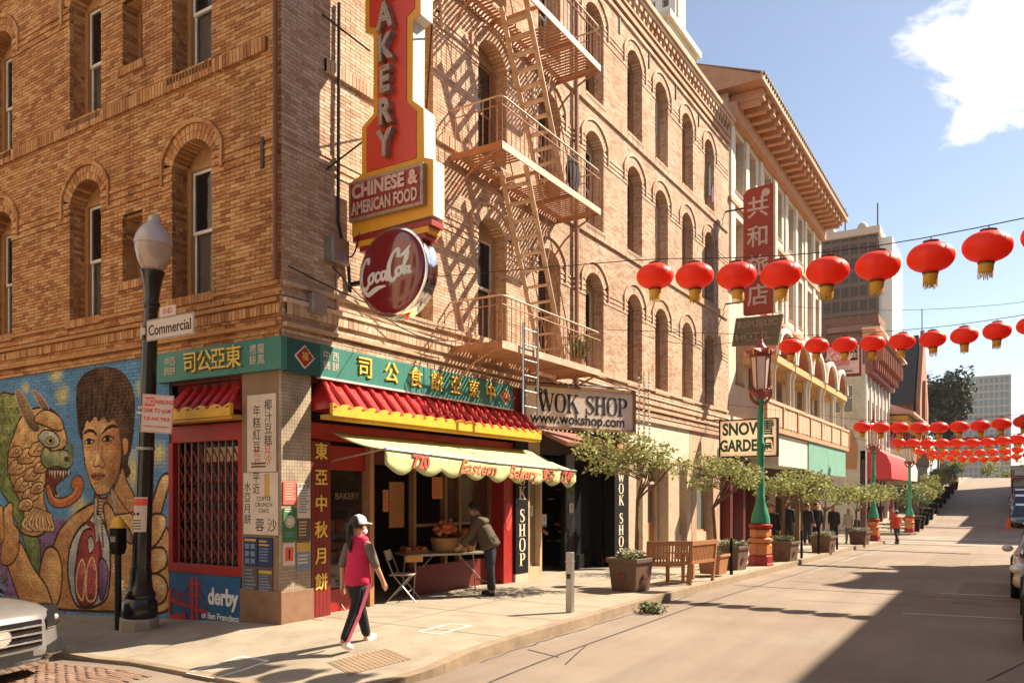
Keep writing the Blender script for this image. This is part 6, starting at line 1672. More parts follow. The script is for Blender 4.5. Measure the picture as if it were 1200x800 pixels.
text('sign_letter', 'www.wokshop.com', .32, dk, B0+ux*1.45+GZ*3.41, ux, GZ, t, .005, bold=.006, sx=.98)
text('sign_letter', 'the', .25, dk, B0+ux*.46+GZ*3.99, ux, GZ, t, .005, bold=.005)
mb = MB(); mb.tube([(FX,14.2,4.16),(-7.2,16.3,4.16)], .02, 6); mb.tube([(FX,16.5,4.7),(-7.1,16.5,4.1)], .014, 6); mb.build('sign_bracket', BK, t)
M['bulb'] = mat('lamp_white', (.78,.76,.70), .3)
# beaded light curtain on the outer edge of the vee
t = thing('bead_curtain', 'string of white bulbs hanging down the outer edge of the wok shop sign', 'lights', (-7.02, 16.55, 3.05))
mb = MB(); pr = random.Random(6)
for k in range(3):
    for j in range(18): c = (-7.16+.09*k+pr.uniform(-.015,.015), 16.86+.08*k, 3.05+j*.082+pr.uniform(-.015,.015)); mb.ellipsoid(c, (.03,.03,.03), 6, 4)
o = mb.build('bulbs', M['bulb'], t, smooth=60); o['kind'] = 'stuff'
for k in range(3): q = MB(); q.tube([(-7.16+.09*k, 16.86+.08*k, 3.0),(-7.16+.09*k, 16.86+.08*k, 4.6)], .008, 5); q.build('cord', BK, t)
t = thing('bulb_string', 'row of small white bulbs along the bottom of the wok shop sign', 'lights', (-7.8, 15.3, 3.15))
mb = MB()
for k in range(26): p = P0+(P1-P0)*(k+.5)/26; mb.ellipsoid((p.x+.02, p.y, 3.15), (.022,.022,.026), 6, 4)
o = mb.build('bulbs', M['bulb'], t, smooth=60); o['kind'] = 'stuff'

# ------------------------------------------------------------------ the fire escape
M['fe'] = mat('rust_paint', (.40,.20,.105), .6, .15, var=.2, grime=.5, gcol=(.26,.09,.035), gscale=4); M['fe_pale'] = mat('pale_worn_paint', (.56,.43,.31), .55, .1, var=.15, grime=.5, gcol=(.35,.16,.07), gscale=4)
t = thing('fire_escape', 'rust coloured iron fire escape with three slatted balconies and steep stairs', 'fire escape', (-8.1, 13.6, 4.4))
Y0, Y1, XO = 11.62, 15.55, -7.50
slat = MB(); slat.box(0, 1.06, -.027, .027, -.006, .006); slm = slat.mesh('slat', M['fe'])
bal = MB(); bal.tube([(0,0,0),(0,0,.80)], .009, 6); blm = bal.mesh('baluster', M['fe'])
def hole_ok(y, d): return not (d and 12.35 < y < 13.75)
for lv, z in enumerate((4.42, 7.90, 11.0, 14.1)):
    if lv == 3: break
    q = MB()
    q.beam((FX,Y0,z),(XO,Y0,z), .03, .12); q.beam((FX,Y1,z),(XO,Y1,z), .03, .12); q.beam((FX+.06,Y0,z-.02),(FX+.06,Y1,z-.02), .03, .10)
    for y in (12.9, 14.3): q.beam((FX,y,z-.035),(XO,y,z-.035), .04, .055)
    fo = q.build('platform', M['fe'], t)
    q = MB(); q.beam((XO,Y0,z),(XO,Y1,z), .025, .13); q.build('outer_rail_beam', M['fe_pale'], fo)
    y = Y0+.05
    while y < Y1-.03:
        if not (lv > 0 and 12.45 < y < 13.55): inst(slm, 'slat', fo, Vector((FX+.03, y, z+.02))-ORG[fo])
        else: inst(slm, 'slat', fo, Vector((FX+.03, y, z+.02))-ORG[fo], sc=(.32,1,1))
        y += .102
    for (a, b) in ((Y0+.02, 'l'), (Y1-.02, 'r')):
        q = MB(); q.tube([(FX+.02,a,z-.75),(FX+.25,a,z-.48),(FX+.55,a,z-.25),(XO-.1,a,z-.05)], .022, 6); q.build('bracket', M['fe'], fo)
    q = MB(); q.tube([(FX,Y0,z+.86),(XO-.12,Y0,z+.86),(XO-.03,Y0+.03,z+.86),(XO,Y0+.12,z+.86),(XO,Y1-.12,z+.86),(XO-.03,Y1-.03,z+.86),(XO-.12,Y1,z+.86),(FX,Y1,z+.86)], .018, 8); q.build('top_rail', M['fe_pale'], fo, smooth=60)
    q = MB(); q.tube([(FX,Y0,z+.70),(XO,Y0,z+.70),(XO,Y1,z+.70),(FX,Y1,z+.70)], .012, 6); q.build('mid_rail', M['fe'], fo)
    for k in range(7): inst(blm, 'baluster', fo, Vector((FX+.12+k*.15, Y0, z+.05))-ORG[fo]); inst(blm, 'baluster', fo, Vector((FX+.12+k*.15, Y1, z+.05))-ORG[fo])
    for k in range(27): inst(blm, 'baluster', fo, Vector((XO, Y0+.02+k*.15, z+.05))-ORG[fo])
for lv, (za, zb) in enumerate(((4.45, 7.92), (7.93, 11.02))):
    fo = None; ya, yb = 14.15, 12.62
    q = MB(); q.beam((-7.62,ya,za),(-7.62,yb,zb), .02, .10, (1,0,0)); fo = q.build('stringer', M['fe_pale'], t)
    q = MB(); q.beam((-8.16,ya,za),(-8.16,yb,zb), .02, .10, (1,0,0)); q.build('stringer', M['fe_pale'], t)
    for sx_ in (-7.62, -8.16):
        q = MB(); dy = -.0; q.tube([(sx_,ya+.20,za+.55),(sx_,yb+.20,zb+.55),(sx_,yb+.05,zb+.86)], .014, 6); q.tube([(sx_,ya+.02,za+.05),(sx_,ya+.20,za+.55)], .012, 6); q.tube([(sx_,(ya+yb)/2,(za+zb)/2),(sx_,(ya+yb)/2+.20,(za+zb)/2+.55)], .010, 6); q.build('hand_rail', M['fe'], t)
    for k in range(1, 12):
        f = k/12; q = MB(); q.box(-8.155, -7.625, ya+(yb-ya)*f-.07, ya+(yb-ya)*f+.07, za+(zb-za)*f-.006, za+(zb-za)*f+.012); q.build('tread', M['fe_pale'], t)
for x_, y in ((-7.44,12.25),(-7.44,12.75)):
    q = MB(); q.tube([(x_,y,3.25),(x_,y,4.9)], .026, 8); q.build('drop_ladder_rail', M['chrome'] if y < 12.5 else M['steel'], t)
for k in range(6): q = MB(); q.tube([(-7.44,12.25,3.4+k*.28),(-7.44,12.75,3.4+k*.28)], .011, 6); q.build('drop_ladder_rung', M['steel'], t)
# things left on it
M['leaf'] = None
t = thing('cloth', 'dark cloth hung over the middle balcony railing', 'cloth', (-7.55, 14.3, 8.0)); q = MB(); pr = random.Random(1)
rings = []
for z, wd in ((8.05,.16),(8.2,.26),(8.4,.30),(8.62,.24),(8.75,.10)): rings.append([(-7.58+.07*math.sin(a)*wd/.3, 14.45+wd*math.cos(a)+pr.uniform(-.03,.03), z) for a in [2*math.pi*i/10 for i in range(10)]])
q.loft(rings); q.build('cloth_body', mat('black_cloth', (.012,.012,.014), .9), t, smooth=60)
t = thing('washing', 'dark and purple washing hung from a top window above the hotel sign', 'washing', (FX+.1, 26.2, 12.0))
for (y0, y1, z0, z1, c) in ((25.9,26.2,11.75,12.9,(.02,.018,.018)), (26.22,26.5,11.65,12.35,(.13,.03,.10))):
    q = MB(); ps = [(y0,z0),(y1,z0+.1),(y1-.06,z1-.25),((y0+y1)/2,z1),(y0+.02,z1-.3)]; q.prism(ps, (FX+.08,0,0), GY, GZ, .03); q.build('garment', mat('garment', c, .9), t)

# ------------------------------------------------------------------ other buildings
def local_thing(name, label, cat, group=None):
    t_ = thing(name, label, cat, (0,0,0), group); return t_
def settle(t_, loc, rz_=0):
    t_.location = loc; t_.rotation_euler = (0,0,rz_); return t_
def win_mesh(w_, h_, frame_m, mull=1, sill=True):
    """window frame > pane, sill at a local origin (bottom centre), facing -y"""
    mb = MB(); f = .06
    mb.box(-w_/2, -w_/2+f, 0, .08, 0, h_); mb.box(w_/2-f, w_/2, 0, .08, 0, h_); mb.box(-w_/2+f, w_/2-f, .001, .08, 0, f); mb.box(-w_/2+f, w_/2-f, .001, .08, h_-f, h_); mb.box(-w_/2+f, w_/2-f, .002, .07, h_*.52, h_*.52+.05)
    for k in range(1, mull): x = -w_/2+w_*k/mull; mb.box(x-.02, x+.02, .003, .07, f, h_-f)
    fm = mb.mesh('window', frame_m)
    mb = MB(); mb.box(-w_/2+f, w_/2-f, .04, .05, f, h_-f); pm = mb.mesh('pane', M['glass'])
    sm = None
    if sill: mb = MB(); mb.box(-w_/2-.08, w_/2+.08, -.30, 0, -.12, -.004); sm = mb.mesh('sill', frame_m)
    return fm, pm, sm
def block(name, label, W, D, zb, H, rows, cols, wall, frame, depth=.22, cat='building', fz=None, group=None, wallname='wall'):
    """a building in local space: x along the front, front face at y = 0 looking to -y"""
    t_ = local_thing(name, label, cat, group)
    mb = MB(); zc = zb if fz is None else fz
    T_ = .35
    z_f = zc
    for (z0, z1) in rows+[(H, H)]:
        if z0 > zc: mb.box(0, W, 0, T_, zc, z0)
        if z1 > z0:
            xa = 0
            for (x0, x1) in cols+[(W, W)]:
                if x0 > xa: mb.box(xa, x0, 0, T_, z0+.0, z1)
                xa = x1
        zc = z1
    mb.box(0, .3, T_+.002, D, zb, H-.1); mb.box(W-.3, W, T_+.002, D, zb, H-.1); mb.box(.302, W-.302, D-.3, D, zb, H-.1); mb.box(.302, W-.302, T_+.002, D-.302, H-.6, H-.4)
    mb.box(.302, W-.302, T_+.9, T_+1.0, z_f, H-.62)
    wl = mb.build(wallname, wall, t_)
    cache = {}
    for (z0, z1) in rows:
        for (x0, x1) in cols:
            key = (round(x1-x0,2), round(z1-z0,2))
            if key not in cache: cache[key] = win_mesh(key[0], key[1], frame)
            f, p, s_ = cache[key]
            wo = inst(f, 'window', t_, ((x0+x1)/2, depth, z0)); inst(p, 'pane', wo)
            if s_: inst(s_, 'sill', wo)
    return t_
def cols_of(n, first, pitch, w_): return [(first+k*pitch, first+k*pitch+w_) for k in range(n)]
M['cream_wall'] = mat('cream_stucco', (.62,.53,.40), .85, bump=.15, grime=.35, gcol=(.42,.31,.2)); M['beige'] = mat('beige_stucco', (.46,.41,.32), .85, bump=.15, grime=.3)
M['brown_frame'] = mat('brown_window', (.24,.12,.06), .6, grime=.3); M['terra'] = mat('terracotta_wood', (.50,.27,.14), .65, grime=.4, gcol=(.3,.13,.06)); M['tile_grey'] = mat('weathered_roof_tile', (.22,.14,.09), .8, grime=.5)
M['canopy_pink'] = mat('striped_pink', (.62,.25,.18), .8, grime=.3, gcol=(.7,.55,.4))

# ---- hotel with the bracketed tile eave
LW = 16.4
cl = [(.9,1.95),(2.6,3.65),(5.0,6.05),(6.9,7.95),(9.2,10.25),(11.0,12.05),(13.2,14.25),(14.9,15.95)]
h = block('hotel_building', 'tall cream hotel with bracketed tile eave next to the brick building', LW, 14, -1, 16.2, [(6.0,8.0),(9.9,12.1),(13.1,15.2)], cl, M['cream_wall'], M['brown_frame'], .28, fz=4.15)
q = MB()
for x in (.35,2.27,4.35,6.45,8.6,10.62,12.65,14.58,16.1): q.box(x-.22, x+.22, -.07, .0, 9.4, 15.35)
q.build('pilaster_strip', mat('white_stucco', (.70,.63,.50), .8, grime=.25), h)
for z in (9.25, 12.45): q = MB(); q.box(-.02, LW+.02, -.11, .0, z, z+.16); q.build('string_course', M['terra'], h)
q = MB(); q.box(-.05, LW+.05, -.3, .0, 15.4, 15.95); q.build('frieze', M['terra'], h)
q = MB(); q.add([(-.4,-1.25,16.5),(LW+.4,-1.25,16.5),(LW+.4,1.6,17.7),(-.4,1.6,17.7),(-.4,-1.25,16.32),(LW+.4,-1.25,16.32),(LW+.4,1.6,16.3),(-.4,1.6,16.3)], [(0,1,2,3),(7,6,5,4),(4,5,1,0),(5,6,2,1),(6,7,3,2),(7,4,0,3)]); q.build('eave_board', M['terra'], h)
q = MB(); q.box(-.45, LW+.45, -1.34, -1.255, 16.28, 16.56); q.build('gutter', mat('pale_gutter', (.50,.33,.2), .6), h)
q = MB(); q.box(-.18,.18,-1.15,0,-.17,.17); q.box(-.14,.14,-1.0,0,-.30,-.171); bmh = q.mesh('eave_bracket', M['terra'])
for k in range(22): inst(bmh, 'eave_bracket', h, (.4+k*.743, -.02, 16.13))
q = MB()
for i in range(7): a = math.pi*i/6; q.v.append((.10*math.cos(a), -1.38, .10*math.sin(a))); 
rt = MB(); rt.loft([[(.10*math.cos(math.pi*i/6), y, z+.10*math.sin(math.pi*i/6)) for i in range(7)] for y, z in ((-1.40,0),(1.6,1.2))]); rtm = rt.mesh('roof_tile', M['tile_grey'])
for k in range(56): inst(rtm, 'roof_tile', h, (-.3+k*.305, 0, 16.48))
q = MB(); q.box(-.06, .0, .0, 3.2, 15.2, 17.1); q.build('stucco_gable', M['peach'], h)
settle(h, (FX, 28.5, 0), R(90))
hb = M['brick_red']
q = MB()
pr = random.Random(9)
for k in range(26):
    for j in range(26):
        x = -17.5+j*.245+(k % 2)*.12; q.box(x, x+.225, 28.40, 28.45, 15.36+k*.075, 15.36+k*.075+.062)
o = q.build('brick_courses', hb, h); o.parent = None; o['kind'] = 'stuff'; ORG[o] = Vector((0,0,0)); tag(o, 'strip of old red brickwork on the hotel end wall above the corner roof', 'brickwork')
# front balcony with arched canopies: parts of the hotel, built in street coordinates
t = thing('balcony', 'peach panelled hotel balcony with barrel arch canopies over the sidewalk', 'balcony', (-7.9, 38, 4.2))
q = MB(); q.box(FX, -7.38, 28.9, 46.2, 4.13, 4.32); q.build('deck', M['terra'], t)
M['rail_peach'] = mat('rail_peach', (.60,.37,.23), .7, grime=.3, gcol=(.65,.5,.35))
q = MB(); q.box(-7.45, -7.36, 28.9, 46.2, 5.16, 5.28); q.build('hand_rail', M['rail_peach'], t)
pn = MB(); pn.box(-.02, .02, 0, .60, 0, .72); pnm = pn.mesh('rail_panel', M['rail_peach'])
for k in range(26): inst(pnm, 'rail_panel', t, Vector((-7.41, 28.95+k*.664, 4.36))-ORG[t])
for k in range(8): q = MB(); y = 28.95+k*2.46; q.box(-7.46, -7.34, y-.05, y+.05, 4.32, 5.16); q.build('rail_post', M['terra'], t)
for k, yc in enumerate((31.6, 34.6, 37.6, 40.7, 43.6)):
    n = 12; rings = []
    for xx in (-8.6, -7.35): rings.append([(xx, yc-1.38*math.cos(math.pi*i/n), 7.0+1.15*math.sin(math.pi*i/n)) for i in range(n+1)]+[(xx, yc+1.28*math.cos(math.pi*i/n), 7.0+1.05*math.sin(math.pi*i/n)) for i in range(n+1)])
    q = MB(); q.loft(rings); q.build('arch_canopy', M['canopy_pink'], t, smooth=50)
    q = MB(); rg = []
    for xx in (-7.35, -7.22): rg.append([(xx, yc-1.42*math.cos(math.pi*i/n), 7.0+1.19*math.sin(math.pi*i/n)) for i in range(n+1)]+[(xx, yc+1.26*math.cos(math.pi*i/n), 7.0+1.0*math.sin(math.pi*i/n)) for i in range(n+1)])
    q.loft(rg); q.build('arch_rim', mat('rim_white', (.72,.64,.55), .7), t, smooth=50)
    q = MB(); q.box(-8.6, -7.3, yc-1.42, yc+1.42, 6.72, 6.98); q.build('arch_beam', mat('beam_ochre', (.55,.36,.14), .7, grime=.3), t)
    for s_ in (-1, 1):
        q = MB(); q.lathe([(.16,0),(.16,.1),(.10,.16),(.09,2.1),(.13,2.2),(.17,2.4)], 10, (-7.5, yc+s_*1.2, 4.32)); q.build('column', M['cream'], t, smooth=40)
M['jade'] = mat('jade_board', (.16,.36,.27), .6, var=.15, grime=.3, gcol=(.35,.42,.33))
def signboard(name, label, cat, x0, x1, y0, y1, z0, z1, m, frame=None, letters=None):
    t_ = thing(name, label, cat, ((x0+x1)/2, (y0+y1)/2, z0)); q = MB(); q.box(x0, x1, y0, y1, z0, z1); q.build('board', m, t_, bevel=.01)
    if frame: q = MB(); q.box(x0-.03, x1+.03, y0-.03, y1+.03, z0-.05, z0-.001); q.box(x0-.03, x1+.03, y0-.03, y1+.03, z1+.001, z1+.05); q.build('frame', frame, t_)
    return t_
signboard('signboard', 'long jade green signboard under the far end of the hotel balcony', 'sign', FX, -7.46, 36.4, 45.6, 2.75, 4.10, M['jade'], M['steel'])
sb = signboard('signboard', 'whitewashed weathered signboard under the near end of the hotel balcony', 'sign', FX, -7.50, 31.2, 36.3, 2.9, 4.10, mat('whitewash', (.62,.60,.48), .7, grime=.35, gcol=(.4,.45,.36)))
signboard('signboard', 'cream signboard above the rusty orange post beside the hotel entrance', 'sign', FX, -7.9, 28.7, 31.1, 3.2, 4.10, M['cream'])
shopfront('dark red hotel entrance shopfront behind the first green lamp post', 28.5, 34.0, M['maroon'], M['maroon'], [('p',28.55,28.85),('o',28.85,30.2),('p',30.2,30.5),('o',30.5,31.9),('p',31.9,32.1),('w',32.1,33.7),('p',33.7,34.0)], zb=-.22, zt=4.3, door_m=M['dark_red'])
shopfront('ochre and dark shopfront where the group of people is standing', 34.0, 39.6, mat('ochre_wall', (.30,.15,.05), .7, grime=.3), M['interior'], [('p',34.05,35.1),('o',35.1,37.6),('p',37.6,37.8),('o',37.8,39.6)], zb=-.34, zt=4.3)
shopfront('tan shuttered shopfront at the far corner under the jade signboard', 39.62, 45.0, mat('tan_shutter', (.30,.19,.11), .7, grime=.4), M['maroon'], [('p',39.7,39.9),('o',39.9,41.8),('p',41.8,42.0),('d',42.1,43.2),('p',43.3,44.9)], zb=-.5, zt=4.4)

# ---- hotel blade sign with the lower plate, snow garden sign, corner restaurant sign
t = thing('blade_sign', 'tall red hotel blade sign with faded white characters beyond the brick building', 'sign', (-7.4, 28, 8.1))
q = MB(); q.prism([(-7.94,8.1),(-6.90,8.1),(-6.90,12.55),(-7.80,12.48),(-7.94,12.3)], (0,27.95,0), GX, GZ, -.28); q.build('cabinet', mat('faded_red', (.36,.045,.022), .5, grime=.35, gcol=(.25,.05,.02)), t, bevel=.02)
q = MB(); q.box(-6.895, -6.82, 27.94, 28.24, 8.08, 12.58); q.build('edge_trim', M['cream'], t)
FW = mat('faded_white', (.62,.48,.40), .7, var=.2)
for k, c_ in enumerate('共和旅店'): text('sign_character', c_, .78, FW, (-7.42, 27.94, 11.75-k*1.02), GX, GZ, t, .01, bold=.010)
q = MB(); q.prism([(.14*math.cos(2*math.pi*i/16), .14*math.sin(2*math.pi*i/16)) for i in range(16)], (-7.15,27.945,12.25), GX, GZ, .02); q.build('white_spot', FW, t)
q = MB(); q.beam((FX,28.1,11.9),(-7.9,28.1,11.9), .05, .05); q.beam((FX,28.1,8.6),(-7.9,28.1,8.6), .05, .05); q.build('bracket', BK, t)
t = thing('hotel_plate', 'weathered brown hotel plate with faded lettering under the red blade sign', 'sign', (-7.4, 28, 6.9))
q = MB(); q.prism([(-8.35,7.05),(-6.75,6.95),(-6.58,7.98),(-8.2,8.02)], (0,27.96,0), GX, GZ, -.16); q.build('plate', mat('weathered_plate', (.17,.15,.09), .7, grime=.6, gcol=(.30,.16,.08), gscale=4), t, bevel=.01)
pl_ = mat('plate_letters', (.36,.27,.19), .7); text('plate_letter', 'REPUBLIC', .32, pl_, (-7.45, 27.95, 7.75), GX, GZ, t, .008, bold=.008); text('plate_letter', 'HOTEL', .38, pl_, (-7.6, 27.95, 7.3), GX, GZ, t, .008, bold=.01)
t = thing('snow_sign', 'cream snow garden sign with heavy green lettering behind the first green lamp', 'sign', (-7.2, 26, 2.9))
q = MB(); q.box(-8.14, -6.32, 26.0, 26.16, 3.06, 4.22); q.build('cabinet', translucent(mat('acrylic', (.80,.68,.56), .5, var=.04), .6), t)
q = MB(); q.box(-8.17, -6.29, 25.98, 26.18, 4.221, 4.26); q.box(-8.17, -6.29, 25.98, 26.18, 3.02, 3.059); q.box(-8.18, -8.141, 25.98, 26.18, 3.02, 4.26); q.box(-6.319, -6.28, 25.98, 26.18, 3.02, 4.26); q.build('frame', M['black'], t)
gr_ = mat('letter_green', (.01,.10,.035), .5)
text('sign_letter', 'SNOW', .55, gr_, (-7.40, 25.995, 3.92), GX, GZ, t, .006, bold=.02, sx=.78); text('sign_letter', 'GARDEN', .52, gr_, (-7.40, 25.995, 3.38), GX, GZ, t, .006, bold=.02, sx=.72)
for c_, z in (('雪', 3.92), ('園', 3.38)): text('sign_letter', c_, .52, gr_, (-6.60, 25.995, z), GX, GZ, t, .006, bold=.012, sx=.85)
q = MB(); q.beam((FX,26.08,4.28),(-8.1,26.08,4.28), .04, .04); q.build('bracket', BK, t)
t = thing('corner_sign', 'pink and white restaurant box sign with red script beyond the arch canopies', 'sign', (-7.4, 45, 8))
q = MB(); q.box(-8.38, -6.58, 44.9, 45.3, 8.05, 9.75); q.build('cabinet', M['dark_red'], t)
q = MB(); q.box(-8.28, -6.68, 44.885, 44.899, 8.16, 9.64); q.build('face', mat('sign_white_face', (.66,.52,.50), .5), t)
q = MB(); q.box(-8.26, -7.15, 44.87, 44.884, 8.62, 9.62); q.build('pink_field', mat('pink_field', (.60,.22,.24), .5), t)
text('sign_letter', "Ken's", .62, WHT, (-7.72, 44.865, 9.12), GX, GZ, t, .006, shear=.3); q = MB(); q.box(-8.2, -7.0, 44.878, 44.884, 8.28, 8.33); q.build('dark_line', M['ink'], t)
q = MB(); q.box(-7.1, -6.76, 44.87, 44.884, 8.85, 9.62); q.build('dark_field', M['ink'], t); text('sign_letter', '小\n館', .30, WHT, (-6.93, 44.865, 9.24), GX, GZ, t, .004)
q = MB(); q.beam((FX,45.1,9.2),(-8.35,45.1,9.2), .06, .06); q.build('bracket', BK, t)
text_i = None

# ---- white pilastered building over the crossing with the dark bracketed eave
W4 = 12.5
b = block('pilastered_building', 'beige corner building with white pilasters and dark red eave across the crossing', W4, 13, -2, 11.0, [(5.6,8.6)], cols_of(6, .55, 2.05, 1.25), M['beige'], M['brown_frame'], .25, fz=4.9)
q = MB(); q.box(-.2, .2, -.10, 0, 0, 10.2); pm_ = q.mesh('pilaster', M['white'])
for k in range(7): inst(pm_, 'pilaster', b, (.2+k*2.05, 0, 0.9))
q = MB(); q.box(-.05, W4, -.5, -.0, 10.3, 12.6); q.build('bracket_frieze', mat('oxblood', (.20,.055,.035), .7, grime=.5, gcol=(.32,.15,.09), gscale=3), b)
q = MB(); q.box(-.12, .12, -1.15, -.501, 0, 1.2); q.box(-.1,.1,-.8,-.502,-.6,-.001); bm4 = q.mesh('eave_bracket', mat('oxblood_light', (.30,.10,.06), .7))
for k in range(12): inst(bm4, 'eave_bracket', b, (.35+k*1.05, 0, 11.2))
for z in (12.6, 13.4): q = MB(); q.box(-.3, W4+.3, -1.4+(z-12.6)*.5, .2, z, z+.14); q.build('eave_moulding', mat('pale_moulding', (.62,.42,.32), .7), b)
q = MB(); q.box(0, W4, -.6, .2, 12.75, 13.39); q.build('attic_band', M['terra'], b)
settle(b, (FX, 60.7, 0), R(90))
wf = win_mesh(1.3, 2.0, M['cream'])
wo = inst(wf[0], 'window', None, (0,0,0)); bpy.data.objects.remove(wo)
t = thing('side_window', 'white framed window in the beige side wall above the crossing', 'window', (-10.05, 60.62, 7.6))
o = inst(wf[0], 'frame', t, (0,0,0)); inst(wf[1], 'pane', o); q = MB(); q.box(-10.6,-9.5,60.67,60.695,7.7,9.5); q.build('blind', M['white'], t)
t = thing('painted_gable', 'brown ogee shaped wall painting low on the beige side wall', 'mural', (-10.3, 60.6, 3.5))
q = MB(); q.prism([(-11.2,3.6),(-9.2,3.6),(-9.1,5.2),(-9.4,6.2),(-9.9,6.6),(-10.1,7.1),(-10.3,6.6),(-10.8,6.3),(-11.15,5.4)], (0,60.69,0), GX, GZ, .02); q.build('panel', mat('ogee_brown', (.36,.17,.08), .8), t)
t = thing('red_awning', 'red curved shop awning with white side on the far corner', 'awning', (-8, 66, 2.5))
rings = []
for y in (60.9, 66.5, 72.0): rings.append([(FX, y, 5.1), (-7.9, y, 5.0), (-7.3, y, 4.6), (-7.0, y, 3.9), (-6.95, y, 2.9), (FX, y, 2.9)])
q = MB(); q.loft(rings, closed=True); q.build('red_canvas', mat('red_canvas', (.52,.03,.04), .7, grime=.15), t, smooth=30)
rings = [[(x+.03, y, z+.02) for x, z in ((FX,5.1),(-7.9,5.0),(-7.3,4.6),(-7.0,3.9),(-6.95,2.9),(FX,2.9))] for y in (72.05, 80)]
q = MB(); q.loft(rings); q.build('white_canvas', mat('white_canvas', (.66,.52,.46), .8), t, smooth=30)
shopfront('dark shopfronts under the red awning across the crossing', 60.8, 72, M['maroon'], M['interior'], [('p',60.9,61.6),('w',61.6,64),('p',64,64.6),('d',64.6,66),('p',66,66.5),('w',66.5,69),('p',69,69.6),('w',69.6,72)], zb=-.7, zt=5.0)
shopfront('pale hillside shopfronts above the red awning corner', 72.1, 84, M['white'], M['cream'], [('p',72.2,73),('w',73,76),('p',76,77),('d',77,79),('p',79,80),('w',80,84)], zb=.4, zt=5.2)
# ---- red pavilion with stepped eaves and cream lower floor
p_ = block('red_pavilion', 'bright red pavilion building with curved eaves further up the hill', 20, 12, -1, 8.7, [(6.9,7.9)], cols_of(8, .8, 2.4, 1.4), mat('pavilion_red', (.42,.025,.022), .6, grime=.15), M['maroon'], .2)
q = MB(); q.add([(-.4,-1.9,8.7),(20.4,-1.9,8.7),(20.4,3,10.6),(-.4,3,10.6),(-.4,-1.9,8.5),(20.4,-1.9,8.5),(20.4,3,8.75),(-.4,3,8.75)], [(0,1,2,3),(7,6,5,4),(4,5,1,0),(5,6,2,1),(6,7,3,2),(7,4,0,3)]); q.build('curved_eave', mat('pale_eave', (.55,.36,.28), .7), p_)
q = MB(); q.box(0, 20, -1.4, -.0, 8.0, 8.45); q.build('yellow_band', mat('yellow_band', (.60,.36,.05), .6), p_)
q = MB(); q.box(-.1, 20, -1.3, -.001, 2.6, 5.6); q.build('lower_front', M['cream'], p_)
for k in range(34): q = MB(); q.box(.2+k*.58, .2+k*.58+.22, -1.5, -1.301, 4.6, 5.8); q.build('balustrade_post', M['rail_peach'], p_)
q = MB(); q.box(-.1, 20, -1.52, -1.28, 5.8, 6.0); q.build('balustrade_rail', M['rail_peach'], p_)
settle(p_, (FX, 73.9, 0), R(90))
# ---- old brick church: tower with lancets, gabled nave
M['church'] = mat('church_brick', (.24,.095,.055), .9, var=.2, scale=3, bump=.3, grime=.4)
t = local_thing('brick_church', 'old dark red brick church with twin lancet tower and slate gable', 'church')
q = MB(); q.box(-25.2, -16.9, 132, 140, 0, 29.3); q.build('tower', M['church'], t)
for x in (-25.3, -17.8): q = MB(); q.box(x, x+1.0, 131.6, 131.999, 0, 28.4); q.build('buttress', M['church'], t)
for z in (18.2, 27.0): q = MB(); q.box(-25.5, -16.6, 131.7, 131.998, z, z+.8); q.build('tower_band', mat('sandstone', (.32,.17,.10), .9), t)
for xc in (-22.6, -19.8):
    def lanc(w_, h_): return [(-w_,0),(w_,0),(w_,h_)]+[(w_-2*w_*i/8+0, h_+(w_*1.6)*math.sin(math.pi*min(i,8-i)/8)) for i in range(1,8)]+[(-w_,h_)]
    q = MB(); q.prism(lanc(1.25,4.9), (xc,131.99,19.2), GX, GZ, .25); q.build('lancet_surround', mat('sandstone', (.32,.17,.10), .9), t)
    q = MB(); q.prism(lanc(.85,4.9), (xc,131.735,19.5), GX, GZ, .05); q.build('lancet', M['glass'], t)
q = MB(); q.add([(-16.3,119.5,0),(-11,119.5,0),(-11,132,0),(-16.3,132,0),(-16.3,119.5,14.3),(-11,119.5,14.3),(-11,132,14.3),(-16.3,132,14.3)], [(0,1,5,4),(1,2,6,5),(2,3,7,6),(3,0,4,7),(4,5,6,7)]); q.build('nave', M['church'], t)
q = MB(); q.add([(-10.9,119,14.0),(-16.4,119,14.0),(-16.4,126,24.4),(-10.9,126,24.4),(-10.9,133,14.0),(-16.4,133,14.0)], [(0,3,2,1),(3,4,5,2),(1,2,5),(0,4,3)]); q.build('slate_roof', mat('slate', (.05,.042,.038), .8, var=.2), t)
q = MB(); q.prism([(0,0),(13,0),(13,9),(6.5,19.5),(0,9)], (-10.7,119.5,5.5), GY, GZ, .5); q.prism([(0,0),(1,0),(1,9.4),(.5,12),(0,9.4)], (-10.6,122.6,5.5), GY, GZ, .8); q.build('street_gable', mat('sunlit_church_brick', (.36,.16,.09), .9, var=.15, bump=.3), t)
q = MB(); q.prism([(0,0),(1.6,0),(1.6,5),(.8,7),(0,5)], (-10.15,126,9.5), GY, GZ, .1); q.build('gable_lancet', M['glass'], t)
q = MB(); q.tube([(-10.5,126,24.8),(-10.5,126,28)], .06, 6); q.build('finial', M['iron'], t)
